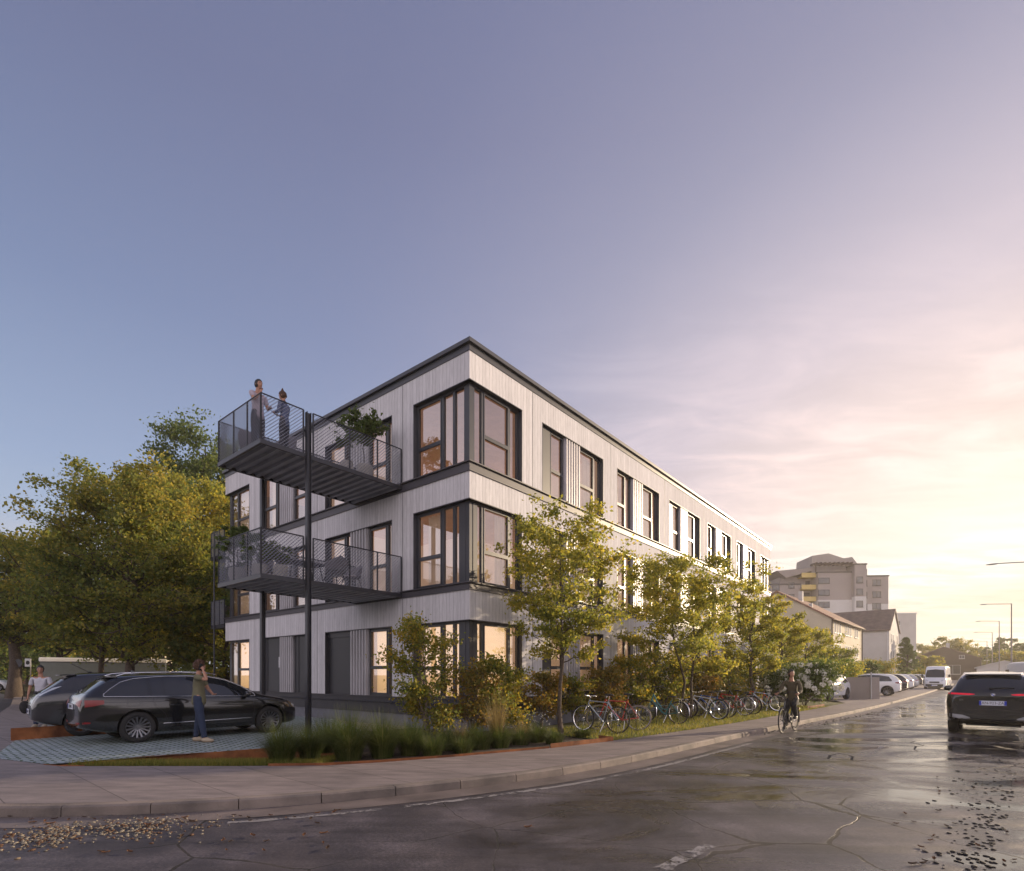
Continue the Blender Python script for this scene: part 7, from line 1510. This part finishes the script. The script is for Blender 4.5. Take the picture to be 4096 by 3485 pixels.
# left background: signs, lamp, houses behind trees
T = thing('street_sign', 'small white square sign on a pole under the left trees', 'sign', atY(122, 60, .0)); mb = MB(); mb.tube([(0, 0, 0), (0, 0, 3.4)], .05, 6); mb.build('pole', M['lamp'], T); mb = MB(); mb.box((-.62, -.03, 2.5), (.05, .03, 3.4)); s_ = mb.build('sign_plate', M['winframe'], T, bevel=.02); mb = MB(); mb.lathe([(.001, -.035), (.22, -.035), (.22, -.02)], c=(-.28, 0, 2.95), axis='y', n=20); mb.build('sign_symbol', M['ink'], s_)
T = thing('street_lamp', 'thin old lamp pole between the two left trees, with a flat head', 'street lamp', atY(63, 52, 0)); mb = MB(); mb.tube([(0, 0, 0), (0, 0, 7.2)], [.07, .04], 8); mb.build('pole', M['lamp'], T); mb = MB(); mb.ell((.4, 0, 7.25), (.5, .13, .07), 12, 6); mb.build('lamp_head', M['lamp'], T)
T = thing('road_sign_post', 'short dark sign post at the far kerb of the side road', 'sign', atY(74, 37.0, .05)); mb = MB(); mb.tube([(0, 0, 0), (0, 0, 2.3)], .035, 6); mb.build('pole', M['steel'], T); mb = MB(); mb.lathe([(.001, -.03), (.28, -.03), (.28, -.01)], c=(0, 0, 2.35), axis='y', n=16); mb.build('sign_plate', M['steel'], T)
h5, _ = gable_house('brick_house', 'low orange-brown house glimpsed beyond the left trees', (-86, 92, 0), R(18), 14, 9, 3.2, 5.6, 'x', 'tile', 'tiledark'); win(h5, 4, 0, 1, 1.6, 1.3, 'x', -1); win(h5, 9, 0, 1, 1.6, 1.3, 'x', -1)
h6, _ = gable_house('cream_house', 'cream house glimpsed above the grey trailer between trunks', (-70, 84, 0), R(8), 13, 9, 4.6, 7.2, 'x', 'cream', 'tile'); win(h6, 4, 0, 1.2, 1.6, 1.4, 'x', -1); win(h6, 9, 0, 1.2, 1.6, 1.4, 'x', -1)
# ================================================================ pebbles, dead leaves, debris
def pebbles(name, fn, n, sz, mats_, label, seed, z=.006, cat='gravel', flat=.6):
    rs = np.random.RandomState(seed); r2 = random.Random(seed); me = bmesh.new(); bmesh.ops.create_icosphere(me, subdivisions=1, radius=1); bv = np.array([v.co[:] for v in me.verts]); bf = np.array([[v.index for v in f.verts] for f in me.faces]); me.free()
    V = []; Fc = []; o = 0; mi = []
    for i in range(n):
        p = fn(r2); s_ = sz * r2.uniform(.45, 1.25); v = bv * (1 + rs.uniform(-.16, .16, (len(bv), 1))) * np.array([s_ * r2.uniform(.9, 1.6), s_, s_ * flat]); a = r2.uniform(0, 6.28); c, s2 = math.cos(a), math.sin(a); v = v @ np.array([[c, s2, 0], [-s2, c, 0], [0, 0, 1]]); V.append(v + np.array([p[0], p[1], (p[2] if len(p) > 2 else z) + s_ * flat * .6])); Fc.append(bf + o); o += len(bv); mi += [r2.randrange(len(mats_))] * len(bf)
    ob = npmesh(name, np.concatenate(V), np.concatenate(Fc), mats_[0], smooth=(name == 'gravel'))
    for m_ in mats_[1:]: ob.data.materials.append(m_)
    ob.data.polygons.foreach_set('material_index', mi); return tag(ob, label, cat, kind='stuff')
PM = [mat('pebble_cream', '#6b5e4e', .7, var=.15, scale=30), mat('pebble_grey', '#5b5853', .7, var=.15, scale=30), mat('pebble_brown', '#553b28', .7, var=.2, scale=30), mat('pebble_white', '#857d70', .7, var=.1, scale=30)]
def pb1(r):
    t = r.random()
    if t < .50: x = r.gauss(190, 85); y = 3345 + (190 - x) * .18 + r.gauss(0, 24)
    elif t < .93: x = r.gauss(560, 130); y = 3312 - (x - 560) * .05 + r.gauss(0, 24)
    else: x = r.uniform(0, 950); y = 3300 + r.gauss(0, 45)
    y = min(3470, max(3262, y)); x = min(930, max(2, x)); return px(x, y, 0)
pebbles('gravel', pb1, 850, .0155, PM, 'washed-up cream and brown pebbles along the kerb at the lower left', 801)
def pb2(r):
    x = 4096 - abs(r.gauss(0, 130)); y = 3000 + r.random() ** .8 * 480; x = max(3560, x - (y - 3000) * .25); return px(x, y, 0)
pebbles('road_debris', pb2, 260, .019, [mat('asphalt_chip', (.012, .012, .014), .85, var=.3), mat('asphalt_lump', (.04, .036, .034), .85, var=.3)], 'dark crumbs of broken asphalt and leaves at the lower right', 802, cat='debris', flat=.35)
def pb3(r): t = r.random(); x = 3100 + 1500 * t * .45; p = px(3060 + 560 * t, 2935 - 105 * t + r.gauss(0, 3), 0); return p
pebbles('road_grit', pb3, 260, .03, [mat('wet_grit', (.06, .05, .04), .6, var=.3)], 'wet grit and dirt lying along the far gutter', 803, cat='grit', flat=.4)
# dead leaves: few, each curled
rs = random.Random(77)
def deadleaf(p, s_, col_, lab, grp='dead leaves scattered along the kerb'):
    mb = MB(); vs = []; n = 5
    for i in range(n):
        t = i / (n - 1); w = math.sin(math.pi * (t * .9 + .05)) * .45
        for j in (-1, 0, 1): vs.append(((t - .5) * s_ * 2, j * w * s_, abs(j) * .3 * s_ + .25 * s_ * (2 * t - 1) ** 2 + .004))
    mb.add(vs, [(3 * i + j, 3 * i + 3 + j, 3 * i + 4 + j, 3 * i + 1 + j) for i in range(n - 1) for j in range(2)]); mb.tube([(-s_, 0, .25 * s_), (-s_ * 1.5, s_ * .15, .1 * s_)], .002, 4)
    o = mb.build('dead_leaf', col_, None, loc=p, rz=rs.uniform(0, 6.28)); tag(o, lab, 'leaf', grp)
LM = [mat('dry_leaf_orange', (.15, .065, .025), .7, var=.25, scale=30), mat('dry_leaf_brown', (.08, .045, .025), .75, var=.25, scale=30)]
for i in range(46):
    x = rs.uniform(20, 1350); y = rs.choice([rs.uniform(3262, 3300), rs.uniform(3300, 3420)]) - max(0, x - 900) * .06; deadleaf(px(x, y, .008), rs.uniform(.022, .042), LM[i % 2], 'curled dry leaf lying among the pebbles in the gutter')
for i in range(26):
    x = rs.uniform(3560, 4090); y = rs.uniform(3060, 3470); deadleaf(px(x, y, .003), rs.uniform(.02, .038), LM[i % 2], 'dry leaf lying among the dark asphalt crumbs at the lower right', 'dead leaves among the asphalt crumbs')
deadleaf(px(2112, 3312, .003), .045, LM[0], 'single orange leaf standing up in the wet road ahead of the camera')
# ================================================================ hazy air over the whole place
hz_ = bpy.data.materials.new('golden_haze'); hz_.use_nodes = True; t = hz_.node_tree; t.nodes.clear()
pv_ = t.nodes.new('ShaderNodeVolumePrincipled'); pv_.inputs['Color'].default_value = (1.0, .93, .84, 1); pv_.inputs['Density'].default_value = .0006; pv_.inputs['Anisotropy'].default_value = .35
ov_ = t.nodes.new('ShaderNodeOutputMaterial'); t.links.new(pv_.outputs[0], ov_.inputs['Volume'])
mb = MB(); mb.box((-260, -40, -1.5), (420, 440, 34)); hzo = mb.build('haze', hz_); hzo['kind'] = 'stuff'; hzo['label'] = 'thin golden haze hanging over the street'; hzo['category'] = 'haze'
for o in list(col.objects):
    if o.type == 'MESH' and o.parent is None and 'kind' not in o and 'label' not in o: o['kind'] = 'structure'
